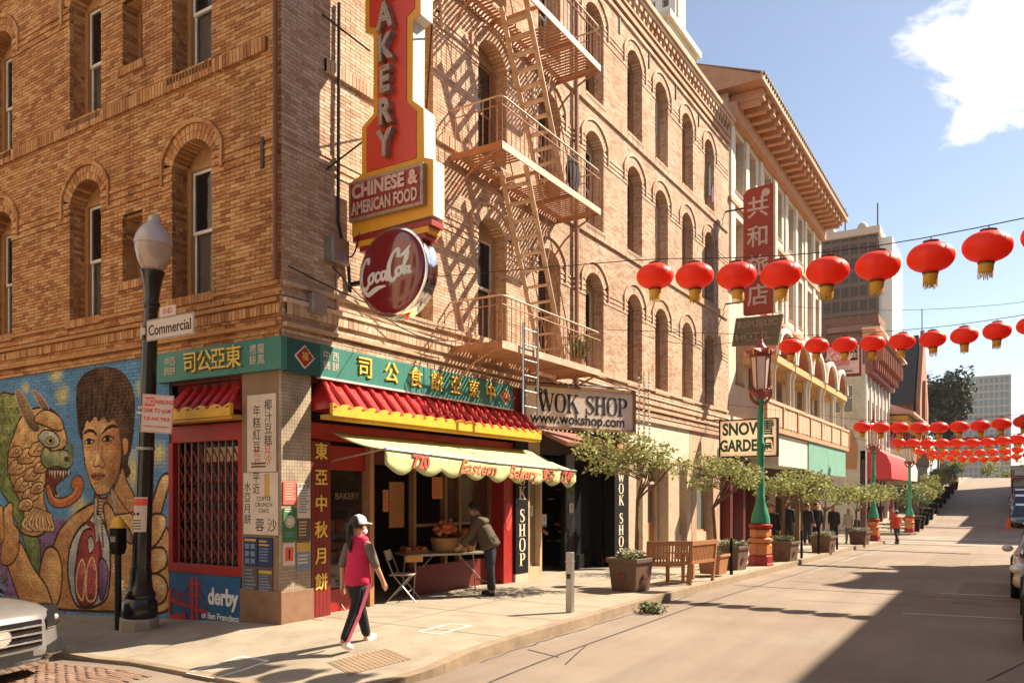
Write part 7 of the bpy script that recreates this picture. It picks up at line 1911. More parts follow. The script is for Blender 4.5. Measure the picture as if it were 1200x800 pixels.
# ---- towers behind
def grid_tower(name, label, x0, x1, y0, y1, z0, z1, wall, n_x, n_z, glass_m, inset=.6, fx=.6, fz=.6, sides=('s','e')):
    t_ = local_thing(name, label, 'tower'); q = MB(); q.box(x0, x1, y0, y1, z0, z1); q.build('core', glass_m, t_)
    q = MB(); th = inset; wx = (x1-x0)/n_x; hz = (z1-z0)/n_z
    for k in range(n_x+1): q.box(x0+k*wx-wx*(1-fx)/2, x0+k*wx+wx*(1-fx)/2, y0-th, y0, z0, z1)
    q.build('mullion', wall, t_)['kind'] = 'stuff'
    q = MB()
    for k in range(n_z+1): q.box(x0-wx*.2, x1+wx*.2, y0-th*.9, y0-.001, z0+k*hz-hz*(1-fz)/2, z0+k*hz+hz*(1-fz)/2)
    q.build('spandrel', wall, t_)['kind'] = 'stuff'
    ny = max(3, int((y1-y0)/wx)); wy = (y1-y0)/ny; q = MB()
    for k in range(ny+1): q.box(x1, x1+th, y0+k*wy-wy*(1-fx)/2, y0+k*wy+wy*(1-fx)/2, z0, z1)
    for k in range(n_z+1): q.box(x1+.001, x1+th*.9, y0-wy*.2, y1, z0+k*hz-hz*(1-fz)/2, z0+k*hz+hz*(1-fz)/2)
    q.build('side_grid', wall, t_)['kind'] = 'stuff'
    return t_
grid_tower('white_tower', 'white gridded office tower above the roof of the brick building', -76, -52.5, 140, 143, 60, 108, mat('tower_white', (.72,.68,.60), .7), 9, 14, mat('tower_glass', (.12,.13,.14), .2), 1.0, .5, .5)
grid_tower('glass_tower', 'hazy distant tower of blue glass and beige stone at the street end', -25, .1, 400, 430, -2, 52.6, mat('tower_beige', (.46,.38,.30), .8), 13, 17, mat('tower_blue_glass', (.20,.30,.36), .2), .5, .72, .72)
t = local_thing('brick_tower', 'tall dark apartment tower with white flank behind the church', 'tower')
q = MB(); q.box(-40, -25.6, 200, 222, 20, 62); q.build('core', mat('dark_tower', (.075,.045,.033), .8, var=.25), t)
q = MB()
for k in range(12): q.box(-40, -25.7, 199.8, 199.999, 24+k*3.3, 24.9+k*3.3)
for k in range(8): q.box(-40+k*2, -39.6+k*2, 199.7, 199.998, 20, 62)
q.build('facade_grid', mat('tower_brown', (.16,.095,.062), .9), t)['kind'] = 'stuff'
q = MB(); q.box(-25.598, -22.8, 200.5, 221, 15, 61); q.build('white_flank', mat('tower_flank', (.70,.66,.58), .8), t)
q = MB(); q.box(-41, -25.2, 199, 223, 62, 63.6); 
for x in (-36, -29): q.lathe([(1.3,0),(1.1,.8),(.5,1.4),(.1,1.6)], 12, (x, 200, 63.6))
q.build('crown', mat('tower_crown', (.60,.46,.34), .8), t, smooth=40)
for x in (-32.8, -25.8): q = MB(); q.tube([(x,200,63),(x,200,69)], .15, 6); q.build('mast', M['iron'], t)
t = local_thing('penthouse', 'cream rooftop penthouse behind the brick cornice', 'building'); q = MB(); q.box(-22, -13.5, 35.2, 39.2, 14, 24.0); q.build('wall', mat('penthouse_cream', (.62,.56,.42), .8, grime=.25), t); q = MB(); q.box(-17.5, -14.6, 34.4, 35.19, 14, 23.2); q.build('stair_bulkhead', M['peach'], t)
q = MB(); q.box(-22.2, -13.3, 35.0, 39.4, 24.0, 24.3); q.build('coping', M['cream'], t)

# ---- the row across the street (casts the road shade) and the house across the alley
def right_row(label, y0, y1, H, wall, zb=-1.0, X=5.9, n=None):
    W = y1-y0; n = n or int(W/2.6)
    t_ = block('row_building', label, W, 12, zb-1, H, [(4.9,7.0),(8.3,10.4)] if H > 12 else [(4.9,7.0)], cols_of(n, .8, (W-1)/n, 1.2), wall, M['brown_frame'], .2)
    q = MB(); q.box(-.05, W+.05, -.45, 0, H-.35, H); q.build('cornice', M['terra'], t_)
    q = MB(); 
    for k in range(n): x = .8+k*(W-1)/n; q.box(x-.1, x+1.5, -.02, -.001, zb+.6, 3.0)
    q.build('shop_window', M['glass'], t_)
    settle(t_, (X, y1, 0), R(-90)); return t_
HR = 11.4
right_row('ochre stuccoed row building opposite the bakery', -34, -6, HR-.3, M['peach']); right_row('tan row building opposite the wok shop', -5.9, 14, HR, M['tan']); right_row('red brick row building opposite the hotel', 14.1, 29.9, HR-.15, M['brick_red'])
pg = right_row('corner building with pagoda roof across the street', 30, 36.4, HR+.1, M['cream_wall'])
q = MB(); nn = 8
cx, cy = 8.6, 33.2
def flare(hx, hy, z, up, n=24):
    r_ = []
    for i in range(n):
        a = 2*math.pi*(i+.5)/n; c, s_ = math.cos(a), math.sin(a); m_ = max(abs(c), abs(s_)); k = 1/m_
        cn = (abs(c)*abs(s_)/(m_*m_))**3
        r_.append((cx+c*k*hx*(1+.16*cn), cy+s_*k*hy*(1+.16*cn), z+up*cn))
    return r_
for z in (HR+.0, HR+2.6):
    s_ = 1 if z < HR+1 else .7
    q = MB(); q.loft([flare(3.6*s_,3.5*s_,z,.7), flare(3.5*s_,3.4*s_,z+.2,.75), flare(2.0*s_,2.0*s_,z+.9,.1), flare(1.6*s_,1.6*s_,z+1.3,0)]); pq_ = q.build('pagoda_roof', M['jade'], None); tag(pq_, 'lower flared pagoda roof of the corner building' if s_ == 1 else 'upper flared pagoda roof of the corner building', 'roof')
q = MB(); q.box(cx-1.6, cx+1.6, cy-1.6, cy+1.6, HR+1.3, HR+2.59); tag(q.build('pagoda_storey', M['red'], None), 'small red storey between the two pagoda roofs', 'building')
right_row('low stucco building uphill across the street', 57.6, 79, 11.4, M['beige'], 0); right_row('long brick building uphill across the street', 79.1, 98, 12.9, M['brick_red'], 1); right_row('tall apartment building uphill across the street', 98.2, 122, 26, M['cream_wall'], 2)
t_ = block('alley_house', 'cream stucco house across the alley from the mural', 24, 14, -2.5, 14.5, [(1,3),(4.9,7.0),(8.3,10.4)], cols_of(8, 1.2, 2.8, 1.1), M['cream_wall'], M['brown_frame'], .2); settle(t_, (-8.8, -1.9, 0), R(180))

# ------------------------------------------------------------------ red lanterns on wires
M['silk'] = mat('red_silk', (.84,.06,.02), .42, var=.05, spec=.4); M['tassel'] = mat('gold_tassel', (.66,.36,.03), .6, var=.15); M['lcap'] = mat('lantern_cap', (.12,.05,.02), .5)
translucent(M['silk'], .30)
def lantern_proto():
    t_ = thing('red_lantern', 'round red silk lantern with gold tassel', 'lantern')
    mb = MB(); n, k = 48, 12; rr, hh = .25, .165
    rings = []
    for i in range(k+1):
        a = math.pi*(.06+.88*i/k); r_ = rr*math.sin(a)**.85; z = -hh*math.cos(a)
        rings.append([((r_*(1+.022*abs(math.sin(j*math.pi/4))-.018))*math.cos(2*math.pi*j/n), (r_*(1+.022*abs(math.sin(j*math.pi/4))-.018))*math.sin(2*math.pi*j/n), z) for j in range(n)])
    mb.loft(rings); mb.build('silk_body', M['silk'], t_, smooth=70)
    mb = MB(); mb.lathe([(.07,.158),(.085,.165),(.085,.185),(.05,.19)], 16); mb.build('top_cap', M['lcap'], t_)
    mb = MB(); mb.lathe([(.05,-.19),(.085,-.185),(.085,-.165),(.07,-.158)], 16); mb.build('bottom_cap', M['lcap'], t_)
    mb = MB(); pr = random.Random(1)
    for j in range(26):
        a = 2*math.pi*j/26; L_ = .15+pr.uniform(-.02,.02); x, y = .074*math.cos(a), .074*math.sin(a)
        mb.add([(x-.007*math.sin(a), y+.007*math.cos(a), -.185), (x+.007*math.sin(a), y-.007*math.cos(a), -.185), (x*1.05+.006*math.sin(a), y*1.05-.006*math.cos(a), -.185-L_), (x*1.05-.006*math.sin(a), y*1.05+.006*math.cos(a), -.185-L_)], [(0,1,2,3)])
    mb.lathe([(.078,-.27),(.078,-.19)], 14); mb.build('tassel', M['tassel'], t_)
    mb = MB(); mb.tube([(0,0,.185),(0,0,.235)], .006, 5); mb.build('hook', M['iron'], t_)
    return t_
LP = lantern_proto(); used = False
STR = [(10.15, 5.35, 4.75, 4.46, 5.4, 'nearest'), (18.0, 5.9, 5.03, 4.90, 5.9, 'second'), (28.0, 5.0, 3.98, 3.86, 4.9, 'third'), (38.0, 5.2, 4.02, 3.92, 5.1, 'fourth'), (47.5, 5.2, 4.05, 3.95, 5.1, 'fifth'), (55.0, 5.4, 4.1, 3.9, 5.2, 'sixth')]
pr = random.Random(21)
NUM = ['first','second','third','fourth','fifth','sixth','seventh','eighth','ninth','tenth','eleventh']
for si, (Y, za, z0, zm, zb, nm) in enumerate(STR):
    pts = []
    for x in lin(-8.5, 5.8, 28):                 # a wire that dips over the street
        if x < -4.1: z = za+(z0+.25-za)*((x+8.5)/4.4)
        elif x < -1.2: t_ = (x+4.1)/2.9; z = z0+.25+(zm-z0)*math.sin(t_*math.pi/2)
        else: t_ = (x+1.2)/7.0; z = zm+.25+(zb-zm-.25)*t_**1.5
        pts.append((x, Y, z))
    cable('lantern_wire', f'{nm} wire of lanterns strung across the street from the brick side', pts, .006+.0006*si, M['iron'], 'wire')
    n_ = 11
    for k in range(n_):
        x = -4.07+.552*k*(Y/Y); z = np.interp(x, [p[0] for p in pts], [p[2] for p in pts])-.235
        sc = (1 if si < 2 else (1.08, 1.12, 1.05, 1.1)[si-2])
        o = place(LP, (x, Y+pr.uniform(-.02,.02), z), pr.uniform(0,6.28), f'red lantern, {NUM[k]} from the buildings on the {nm} wire', f'lanterns on the {nm} wire', first=not used, sc=sc, rx=pr.uniform(-.06,.06), ry=pr.uniform(-.08,.08)); used = True
tag(LP, group='lanterns on the nearest wire')
# higher, fainter strand up the hill
for si, (Y, z0, nm) in enumerate(((72.0, 5.9, 'hillside'), (88.0, 7.2, 'upper hillside'))):
    cable('lantern_wire', f'{nm} wire of lanterns strung across the sloping street', [(-8.5,Y,z0+.4),(-1,Y,z0+.2),(5.8,Y,z0+.5)], .012, M['iron'], 'wire')
    for k in range(11): place(LP, (-4.6+.62*k, Y, z0-.06), k, f'red lantern, {NUM[k]} from the buildings on the {nm} wire', f'lanterns on the {nm} wire', sc=1.2)
for a, b, sg, l in (((FX,20,6.2),(-5.7,21.8,6.1),.3,'thin wire from the brick building to the first green lamp post'), ((FX,30.5,9.2),(5.8,33,9),.8,'wire crossing the street beside the hotel sign'), ((FX,34,8.5),(-5.7,43,6.3),.5,'wire from the hotel to the second green lamp post')):
    cable('overhead_wire', l, sagging(a, b, sg, 12), .008, M['iron'], 'wire')

# ------------------------------------------------------------------ green chinatown lamp posts
M['lamp_green'] = mat('lamp_green', (.03,.26,.14), .45, var=.15, grime=.35, gcol=(.02,.12,.06)); M['lamp_orange'] = mat('lamp_orange', (.58,.20,.06), .5, grime=.3); M['lamp_glass'] = mat('milk_glass', (.66,.55,.48), .3, var=.06)
M['lamp_oxide'] = mat('lamp_oxide', (.26,.045,.03), .5, grime=.3)
def dragon_lamp(label):
    t_ = thing('lamp_post', label, 'street lamp', (0,0,0), 'ornate green lamp posts along the kerb')
    z = 0
    mb = MB(); mb.lathe([(.34,0),(.34,.05),(.32,.07),(.32,.26),(.30,.28)], 6); mb.build('red_foot', M['red'], t_, bevel=.01)
    mb = MB(); mb.lathe([(.27,.285),(.30,.33),(.30,.55),(.27,.60)], 6); mb.lathe([(.22,.605),(.31,.66),(.31,.72),(.22,.77)], 18); mb.lathe([(.26,.775),(.28,.80),(.28,.95),(.26,.98)], 6); mb.build('drum_stack', M['lamp_orange'], t_)
    mb = MB(); mb.lathe([(.20,.985),(.31,1.04),(.31,1.10),(.22,1.14)], 18); mb.build('red_moulding', M['red'], t_, smooth=30)
    prof = [(.25,1.145),(.24,1.3),(.17,1.55),(.115,1.75),(.125,1.80),(.105,1.85),(.095,3.2),(.12,3.24),(.12,3.30),(.09,3.34),(.082,4.35),(.12,4.42),(.10,4.5)]
    mb = MB(); n = 20; rings = []
    for r_, zz in prof: rings.append([(r_*(1-.05*(j % 2))*math.cos(2*math.pi*j/n), r_*(1-.05*(j % 2))*math.sin(2*math.pi*j/n), zz) for j in range(n)])
    mb.loft(rings); mb.build('column', M['lamp_green'], t_, smooth=50)
    mb = MB(); mb.lathe([(.05,4.45),(.20,4.62),(.22,4.70),(.06,4.76)], 6); mb.build('cradle', M['lamp_oxide'], t_)
    for k in range(4):
        a = math.pi/4+math.pi/2*k; c, s_ = math.cos(a), math.sin(a); mb = MB()
        pts = [(.06,4.35),(.22,4.42),(.36,4.58),(.36,4.76),(.26,4.80),(.22,4.70),(.28,4.66)]
        C = catmull(pts, 4); mb.tube([(p[0]*c, p[0]*s_, p[1]) for p in C], [.035-.0008*i for i in range(len(C))], 6); mb.build('dragon_bracket', M['lamp_oxide'], t_, smooth=60)
    mb = MB(); mb.lathe([(.18,4.78),(.25,5.62)], 6); mb.build('glass_panels', M['lamp_glass'], t_)
    for k in range(6): a = 2*math.pi*k/6; mb = MB(); mb.tube([(.19*math.cos(a),.19*math.sin(a),4.76),(.26*math.cos(a),.26*math.sin(a),5.64)], .017, 5); mb.build('lantern_bar', M['lamp_oxide'], t_)
    mb = MB(); mb.lathe([(.27,5.62),(.29,5.66),(.27,5.70)], 6); mb.build('lantern_rim', M['lamp_oxide'], t_)
    def hexring(r_, zz, up): return [(r_*(1+.20*up*(1 if j % 2 == 0 else 0))*math.cos(2*math.pi*j/12), r_*(1+.20*up*(1 if j % 2 == 0 else 0))*math.sin(2*math.pi*j/12), zz+(.10*up if j % 2 == 0 else 0)) for j in range(12)]
    mb = MB(); mb.loft([hexring(.33,5.70,1), hexring(.34,5.73,1), hexring(.17,5.86,.2), hexring(.09,6.0,0), hexring(.05,6.12,0)]); mb.build('pagoda_roof', M['lamp_oxide'], t_)
    mb = MB(); mb.lathe([(.03,6.1),(.06,6.16),(.03,6.22),(.05,6.28),(.02,6.36),(.035,6.40),(.004,6.56)], 10); mb.build('finial', M['lamp_oxide'], t_, smooth=60)
    for k in range(6): a = 2*math.pi*k/6; mb = MB(); mb.tube([(.40*math.cos(a),.40*math.sin(a),5.8),(.40*math.cos(a),.40*math.sin(a),5.66)], .018, 5); mb.build('bell', M['gold'], t_)
    return t_
DL = dragon_lamp('green and red chinatown lamp post nearest the benches, with pagoda lantern')
place(DL, (-5.72, 21.8, sz(-5.72,21.8)), .3, first=True)
place(DL, (-5.75, 43.1, sz(-5.75,43.1)), .3, 'green and red chinatown lamp post at the near corner of the crossing')
place(DL, (-5.65, 58.9, sz(-5.65,58.9)), .2, 'green and red chinatown lamp post just beyond the crossing')
place(DL, (-5.65, 84, sz(-5.65,84)), .2, 'small looking green lamp post up the hill')
place(DL, (-5.65, 112, sz(-5.65,112)), .2, 'farthest green lamp post near the crest of the hill')

# ------------------------------------------------------------------ trees
M['bark'] = mat('bark', (.17,.10,.06), .9, var=.25, scale=12, bump=.5, stretch=(1,1,.3)); M['leaf'] = mat('olive_leaf', (.25,.265,.085), .5, var=.25, rand=.5, scale=2, spec=.35); M['leaf2'] = mat('deep_leaf', (.09,.12,.04), .55, var=.25, rand=.45, scale=2); M['leaf3'] = mat('dark_leaf', (.035,.055,.022), .6, var=.3, rand=.5, scale=1)
for k_ in ('leaf','leaf2'): translucent(M[k_], .40, 1.15)
def leafcloud(mb, clumps, nleaf, size, pr, droop=.3, quad=True):
    for _ in range(nleaf):
        c, r_ = clumps[pr.randrange(len(clumps))]
        while True:
            d = Vector((pr.uniform(-1,1), pr.uniform(-1,1), pr.uniform(-1,1)))
            if .12 < d.length <= 1: break
        d = d.normalized()*(d.length**.45)
        p = Vector((c[0]+d.x*r_[0], c[1]+d.y*r_[1], c[2]+d.z*r_[2]))
        a = Vector((pr.uniform(-1,1), pr.uniform(-1,1), pr.uniform(-.8,.5))).normalized(); b = a.orthogonal().normalized()
        b.rotate(Matrix.Rotation(pr.uniform(0,6.28), 3, a)); s_ = size*pr.uniform(.6,1.3)
        fold = a.cross(b)*s_*.12
        mb.add([p, p+a*s_*.5+b*s_*.24+fold, p+a*s_, p+a*s_*.5-b*s_*.24+fold], [(0,1,2),(0,2,3)])
def tree(name, label, loc, hfork, crown, n_cl, nleaf, lsize, lm, seed, trunk_r=.04, group=None, lean=(0,0), twigs=True):
    """crown = (cx, cy, cz, rx, ry, rz) relative to the foot"""
    pr = random.Random(seed); t_ = thing(name, label, 'tree', loc, group); cx, cy, cz, rx, ry, rz_ = crown; L = Vector(loc)
    foot = Vector((0,0,-.03)); fork = Vector((lean[0], lean[1], hfork))
    mb = MB(); mid = (foot+fork)/2+Vector((pr.uniform(-.05,.05), pr.uniform(-.05,.05), 0))
    mb.tube([foot, mid, fork, fork+Vector((0,0,.05))], [trunk_r*1.25, trunk_r*1.05, trunk_r*.95, trunk_r*.8], 8)
    clumps = []; limbs = []
    for k in range(n_cl):
        a = 2*math.pi*(k+pr.random()*.8)/n_cl; rr = math.sqrt(pr.random())*.82
        c = Vector((cx+math.cos(a)*rx*rr, cy+math.sin(a)*ry*rr, cz+rz_*pr.uniform(-.55,.65)*(1-.4*rr))); s_ = pr.uniform(.20,.44)
        clumps.append((c, (rx*s_, ry*s_, rz_*s_*1.15)))
        if k < 5:
            m1 = fork+(c-fork)*.5+Vector((pr.uniform(-.06,.06), pr.uniform(-.06,.06), -.04)); limbs.append(m1)
            mb.tube([fork, fork+(m1-fork)*.5+Vector((0,0,.03)), m1, c], [trunk_r*.62, trunk_r*.5, trunk_r*.38, trunk_r*.12], 6)
        if twigs:
            m1 = min(limbs, key=lambda p: (p-c).length); mb.tube([m1, m1+(c-m1)*.55+Vector((0,0,.03)), c], [trunk_r*.26, trunk_r*.18, trunk_r*.06], 4)
            for q_ in range(3):
                e = c+Vector((pr.uniform(-1,1)*rx*s_, pr.uniform(-1,1)*ry*s_, pr.uniform(-.6,.8)*rz_*s_)); mb.tube([m1+(c-m1)*.4, e], [trunk_r*.16, trunk_r*.05], 4)
    for i in range(len(mb.v)): mb.v[i] = tuple(Vector(mb.v[i])+L)
    mb.build('trunk', M['bark'], t_, smooth=60)
    cb = MB(); leafcloud(cb, clumps, nleaf, lsize, pr)
    for i in range(len(cb.v)): p = cb.v[i]; cb.v[i] = (p[0]+L.x, p[1]+L.y, p[2]+L.z)
    cb.build('crown', lm, t_)
    return t_
G1 = 'potted street trees on the near block'
tree('street_tree', 'thin forked street tree behind the nearest planter by the wok shop', (-6.12, 14.35, sz(-6.1,14.35)), 1.7, (-.20,-.05,2.58,1.15,1.1,.55), 19, 1450, .105, M['leaf'], 1, .04, G1)
tree('street_tree', 'slender street tree behind the benches with wide olive crown', (-6.0, 18.6, sz(-6,18.6)), 1.55, (.05,.3,2.35,1.2,1.2,.55), 17, 1400, .11, M['leaf'], 2, .042, G1)
tree('street_tree', 'street tree between the first green lamp and the pale planter', (-5.9, 25.2, sz(-5.9,25.2)), 1.5, (.05,.2,2.3,1.5,1.5,.58), 14, 1700, .14, M['leaf'], 3, .05, G1)
tree('street_tree', 'street tree shading the group of people near the corner', (-5.9, 31.6, sz(-5.9,31.6)), 1.4, (0,0,2.15,1.5,1.7,.6), 12, 1300, .15, M['leaf'], 4, .05, G1)
tree('street_tree', 'small street tree beside the second green lamp post', (-5.8, 38.2, sz(-5.8,38.2)), 1.4, (.1,.4,2.15,1.4,1.7,.6), 12, 1100, .16, M['leaf'], 5, .05, G1)
hy = [61.5, 65.5, 69.5, 74, 79, 84.5, 90, 96, 103, 111, 120, 130]
for k, y in enumerate(hy):
    tree('hill_tree', f'bushy potted tree on the uphill kerb, {NUM[k] if k < 11 else "twelfth"} above the crossing', (-5.75, y, sz(-5.75,y)), 1.3, (.0,.0,2.35+.1*(k % 3),1.25,1.4,.95), 10, 900, .2, M['leaf'] if k % 3 else M['leaf2'], 30+k, .05, 'potted trees up the hill', twigs=k < 6)
tree('dark_tree', 'big dark evergreen tree beside the church gable', (-9.5, 150, 3), 6, (0,0,13.2,4.1,4,7.6), 26, 5200, .85, M['leaf3'], 60, .4)
for k, (x, y, h, l) in enumerate(((4.2, 165, 6, 'small tree at the crest of the street on the right'), (-3.5, 172, 4.5, 'pale low shrubby tree just over the crest'), (-.5, 185, 3.5, 'yellowish shrub at the vanishing end of the street'), (-12.5, 168, 9, 'tree behind the dark evergreen on the hilltop'))):
    tree('hilltop_tree', l, (x, y, gs(y)-.5), h*.35, (0,0,h*.65,h*.4,h*.4,h*.4), 9, 700, .4, M['leaf'] if k in (1,2) else M['leaf2'], 70+k, .1, twigs=False)

# ------------------------------------------------------------------ planters, benches, bollards
M['planter'] = mat('brown_planter', (.13,.07,.045), .6, grime=.45, gcol=(.2,.13,.08)); M['soil'] = mat('soil', (.04,.025,.015), .95); M['flower'] = mat('pale_flower', (.62,.60,.45), .6, rand=.25); M['teak'] = mat('teak', (.40,.18,.075), .55, var=.2, scale=7, grime=.2, stretch=(5,5,1))
def planter(label, loc, rz_, s_, h, m=None, leaves=500, flowers=420, grp='flower planters along the kerb', seed=1, emblem=True):
    t_ = thing('planter', label, 'planter', (0,0,0), grp); pr = random.Random(seed); m = m or M['planter']
    b, tp_ = s_*.40, s_*.5
    def sq(r_, z): return [(r_,-r_,z),(r_,r_,z),(-r_,r_,z),(-r_,-r_,z)]
    mb = MB(); mb.loft([sq(b,0), sq(tp_*.95,h*.86), sq(tp_*1.06,h*.865), sq(tp_*1.06,h), sq(tp_*.93,h), sq(tp_*.90,h*.8)]); mb.build('box', m, t_, bevel=.012)
    mb = MB(); mb.poly(sq(tp_*.92, h*.93)); mb.build('soil', M['soil'], t_)
    if emblem:
        for k in range(2):
            q = MB(); q.lathe([(.07,0),(.07,.010),(.04,.014)], 20); a = (0, R(90))[k]
            q.xf(Matrix.Translation((0 if k == 0 else b+.055, -(b+.055) if k == 0 else 0, h*.45)) @ Matrix.Rotation(a, 4, 'Z') @ Matrix.Rotation(R(90), 4, 'X')); q.build('emblem', mat('emblem_red', (.14,.03,.02), .5), t_)
    mb = MB(); cl = [(Vector((pr.uniform(-.7,.7)*tp_, pr.uniform(-.7,.7)*tp_, h+pr.uniform(.0,.06))), (tp_*.4,tp_*.4,.10)) for _ in range(12)]; leafcloud(mb, cl, leaves, .07, pr); mb.build('foliage', M['leaf2'], t_)['kind'] = 'stuff'
    if flowers: mb = MB(); cl = [(c+Vector((0,0,.05)), (r_[0],r_[1],.07)) for c, r_ in cl]; leafcloud(mb, cl, flowers, .05, pr); mb.build('blossom', M['flower'], t_)['kind'] = 'stuff'
    t_.location = loc; t_.rotation_euler = (0,0,rz_); return t_
for k, (x, y, s_, h, l) in enumerate(((-6.05,13.85,.64,.62,'big square brown planter of white flowers in front of the forked tree'), (-5.95,19.95,.66,.60,'brown planter with pale side panel beside the first green lamp post'), (-5.62,24.0,.70,.58,'brown flower planter beyond the first green lamp post'), (-5.5,29.2,.72,.58,'brown flower planter in front of the group of people'), (-5.45,36.8,.74,.58,'brown flower planter before the second green lamp post'))):
    planter(l, (x, y, sz(x,y)), R(-8), s_, h, seed=k+1)
for k, y in enumerate((60.4, 63.6, 67.5, 71.5, 76.5, 82, 87, 93, 99.5, 107)):
    planter(f'dark planter on the uphill kerb, {NUM[k]} above the crossing', (-5.6, y, sz(-5.6,y)), 0, 1.0, .85, M['black'], 120, 30, 'dark planters up the hill', 40+k, False)
planter('small square timber planter beside the far bench', (-5.72, 17.75, 0.0), R(-5), .56, .45, M['teak'], 260, 0, None, 77, False)
def bench(label, loc, rz_, W):
    """back towards -y (local), seat towards +y"""
    t_ = thing('bench', label, 'bench', (0,0,0), 'slatted wooden benches facing the shops')
    for sx_ in (-1,1):
        q = MB(); q.beam((sx_*(W/2-.03),-.02,0),(sx_*(W/2-.03),-.10,.86), .06, .06, (1,0,0)); q.build('rear_leg', M['teak'], t_)
        q = MB(); q.box(sx_*(W/2-.03)-.03, sx_*(W/2-.03)+.03, .42, .48, 0, .62); q.build('front_leg', M['teak'], t_)
        q = MB(); q.box(sx_*(W/2-.03)-.035, sx_*(W/2-.03)+.035, -.06, .50, .621, .65); q.build('armrest', M['teak'], t_)
    q = MB(); q.beam((-W/2,-.105,.84),(W/2,-.105,.84), .04, .09); q.build('top_rail', M['teak'], t_); q = MB(); q.beam((-W/2+.06,-.07,.45),(W/2-.06,-.07,.45), .035, .06); q.build('low_rail', M['teak'], t_)
    sm = MB(); sm.beam((0,-.065,.48),(0,-.102,.80), .035, .014, (0,1,0)); s_m = sm.mesh('back_slat', M['teak'])
    n_s = int(W/.068)
    for k in range(n_s): inst(s_m, 'back_slat', t_, (-W/2+.10+k*(W-.2)/(n_s-1),0,0))
    for k in range(6): q = MB(); q.box(-W/2+.06, W/2-.06, .0+k*.08, .065+k*.08, .40, .42); q.build('seat_slat', M['teak'], t_)
    q = MB(); q.box(-W/2+.06, W/2-.06, .44, .46, .33, .399); q.build('apron', M['teak'], t_)
    t_.location = loc; t_.rotation_euler = (0,0,rz_); return t_
bench('slatted wooden bench with its back to the road next to the nearest planter', (-5.80, 15.15, sz(-5.7,15)), R(36), .92)
bench('slatted wooden bench with its back to the road beside the timber planter', (-5.48, 16.10, sz(-5.5,16.4)), R(80), 1.10)
def bollard(label, loc, h, m, r_=.045, cat='bollard', grp=None):
    t_ = thing('bollard', label, cat, loc, grp); L = loc
    q = MB(); q.lathe([(r_,-.05),(r_,h-.02),(r_*.7,h)], 12, L); q.build('post', m, t_, smooth=40)
    q = MB(); q.lathe([(r_*1.15,h-.16),(r_*1.15,h-.13)], 12, L); q.lathe([(r_*1.15,h-.26),(r_*1.15,h-.23)], 12, L); q.build('band', m, t_); return t_
def sqpost(label, loc, h): 
    t_ = thing('bollard', label, 'bollard', loc); q = MB(); q.box(loc[0]-.05, loc[0]+.05, loc[1]-.05, loc[1]+.05, loc[2]-.05, loc[2]+h); q.build('post', M['steel'], t_, bevel=.008)
    q = MB(); q.box(loc[0]-.056, loc[0]+.056, loc[1]-.056, loc[1]+.056, loc[2]+h-.15, loc[2]+h-.13); q.build('band', M['steel'], t_); q = MB(); q.box(loc[0]-.03, loc[0]+.03, loc[1]-.058, loc[1]-.05, loc[2]+h-.4, loc[2]+h-.33); q.build('tag', M['iron'], t_)
sqpost('square grey steel post standing alone in front of the wok shop', (-5.69, 10.74, sz(-5.69,10.74)), .92)
GB = 'slim black bollards along the kerb'
for (x, y, l) in ((-5.5,18.4,'slim black bollard between the timber planter and the lamp post'), (-5.42,25.4,'slim black bollard right of the third planter'), (-5.42,28.0,'slim black bollard left of the fourth planter'), (-5.40,31.2,'slim black bollard right of the fourth planter')):
    bollard(l, (x, y, sz(x,y)), .85, M['black'], .04, 'bollard', GB)
t = thing('sign_pole', 'thin grey pole beside the last planter on the near block', 'pole', (-5.45, 38.5, sz(-5.45,38.5))); q = MB(); q.tube([(-5.45,38.5,-.6),(-5.45,38.5,2.1)], .03, 8); q.build('pole', M['steel'], t); q = MB(); q.box(-5.6,-5.3,38.46,38.48,1.7,2.1); q.build('plate', M['white'], t)
t = thing('weeds', 'tuft of weeds growing in the gutter near the first planter', 'plant', (-4.95, 12.2, rz(-4.95,12.2))); pr = random.Random(3); mb = MB(); leafcloud(mb, [(Vector((-4.95+pr.uniform(-.15,.15),12.2+pr.uniform(-.12,.12),rz(-4.95,12.2)+.08)),(.1,.1,.09)) for _ in range(6)], 260, .075, pr); mb.build('leaves', M['leaf2'], t)
t = thing('potted_plant', 'spiky green potted plant on the lowest fire escape balcony', 'plant', (-7.75, 15.0, 4.46)); q = MB(); q.lathe([(.10,0),(.14,.2),(.12,.2)], 12, (-7.75,15.0,4.46)); q.build('pot', M['terra'], t); q = MB(); pr = random.Random(5)
for k in range(60):
    a = pr.uniform(0,6.28); r_ = pr.uniform(.15,.42); h = pr.uniform(.2,.55); b0 = Vector((-7.75,15.0+pr.uniform(-.3,.3),4.62)); m1 = b0+Vector((math.cos(a)*r_*.5,math.sin(a)*r_*.5,h)); e = b0+Vector((math.cos(a)*r_,math.sin(a)*r_,h*.8)); sd_ = Vector((-math.sin(a),math.cos(a),0))*.018
    q.add([b0-sd_,b0+sd_,m1+sd_,m1-sd_,e], [(0,1,2,3),(3,2,4)])
q.build('leaves', mat('spiky_leaf', (.16,.19,.06), .5, rand=.3), t)

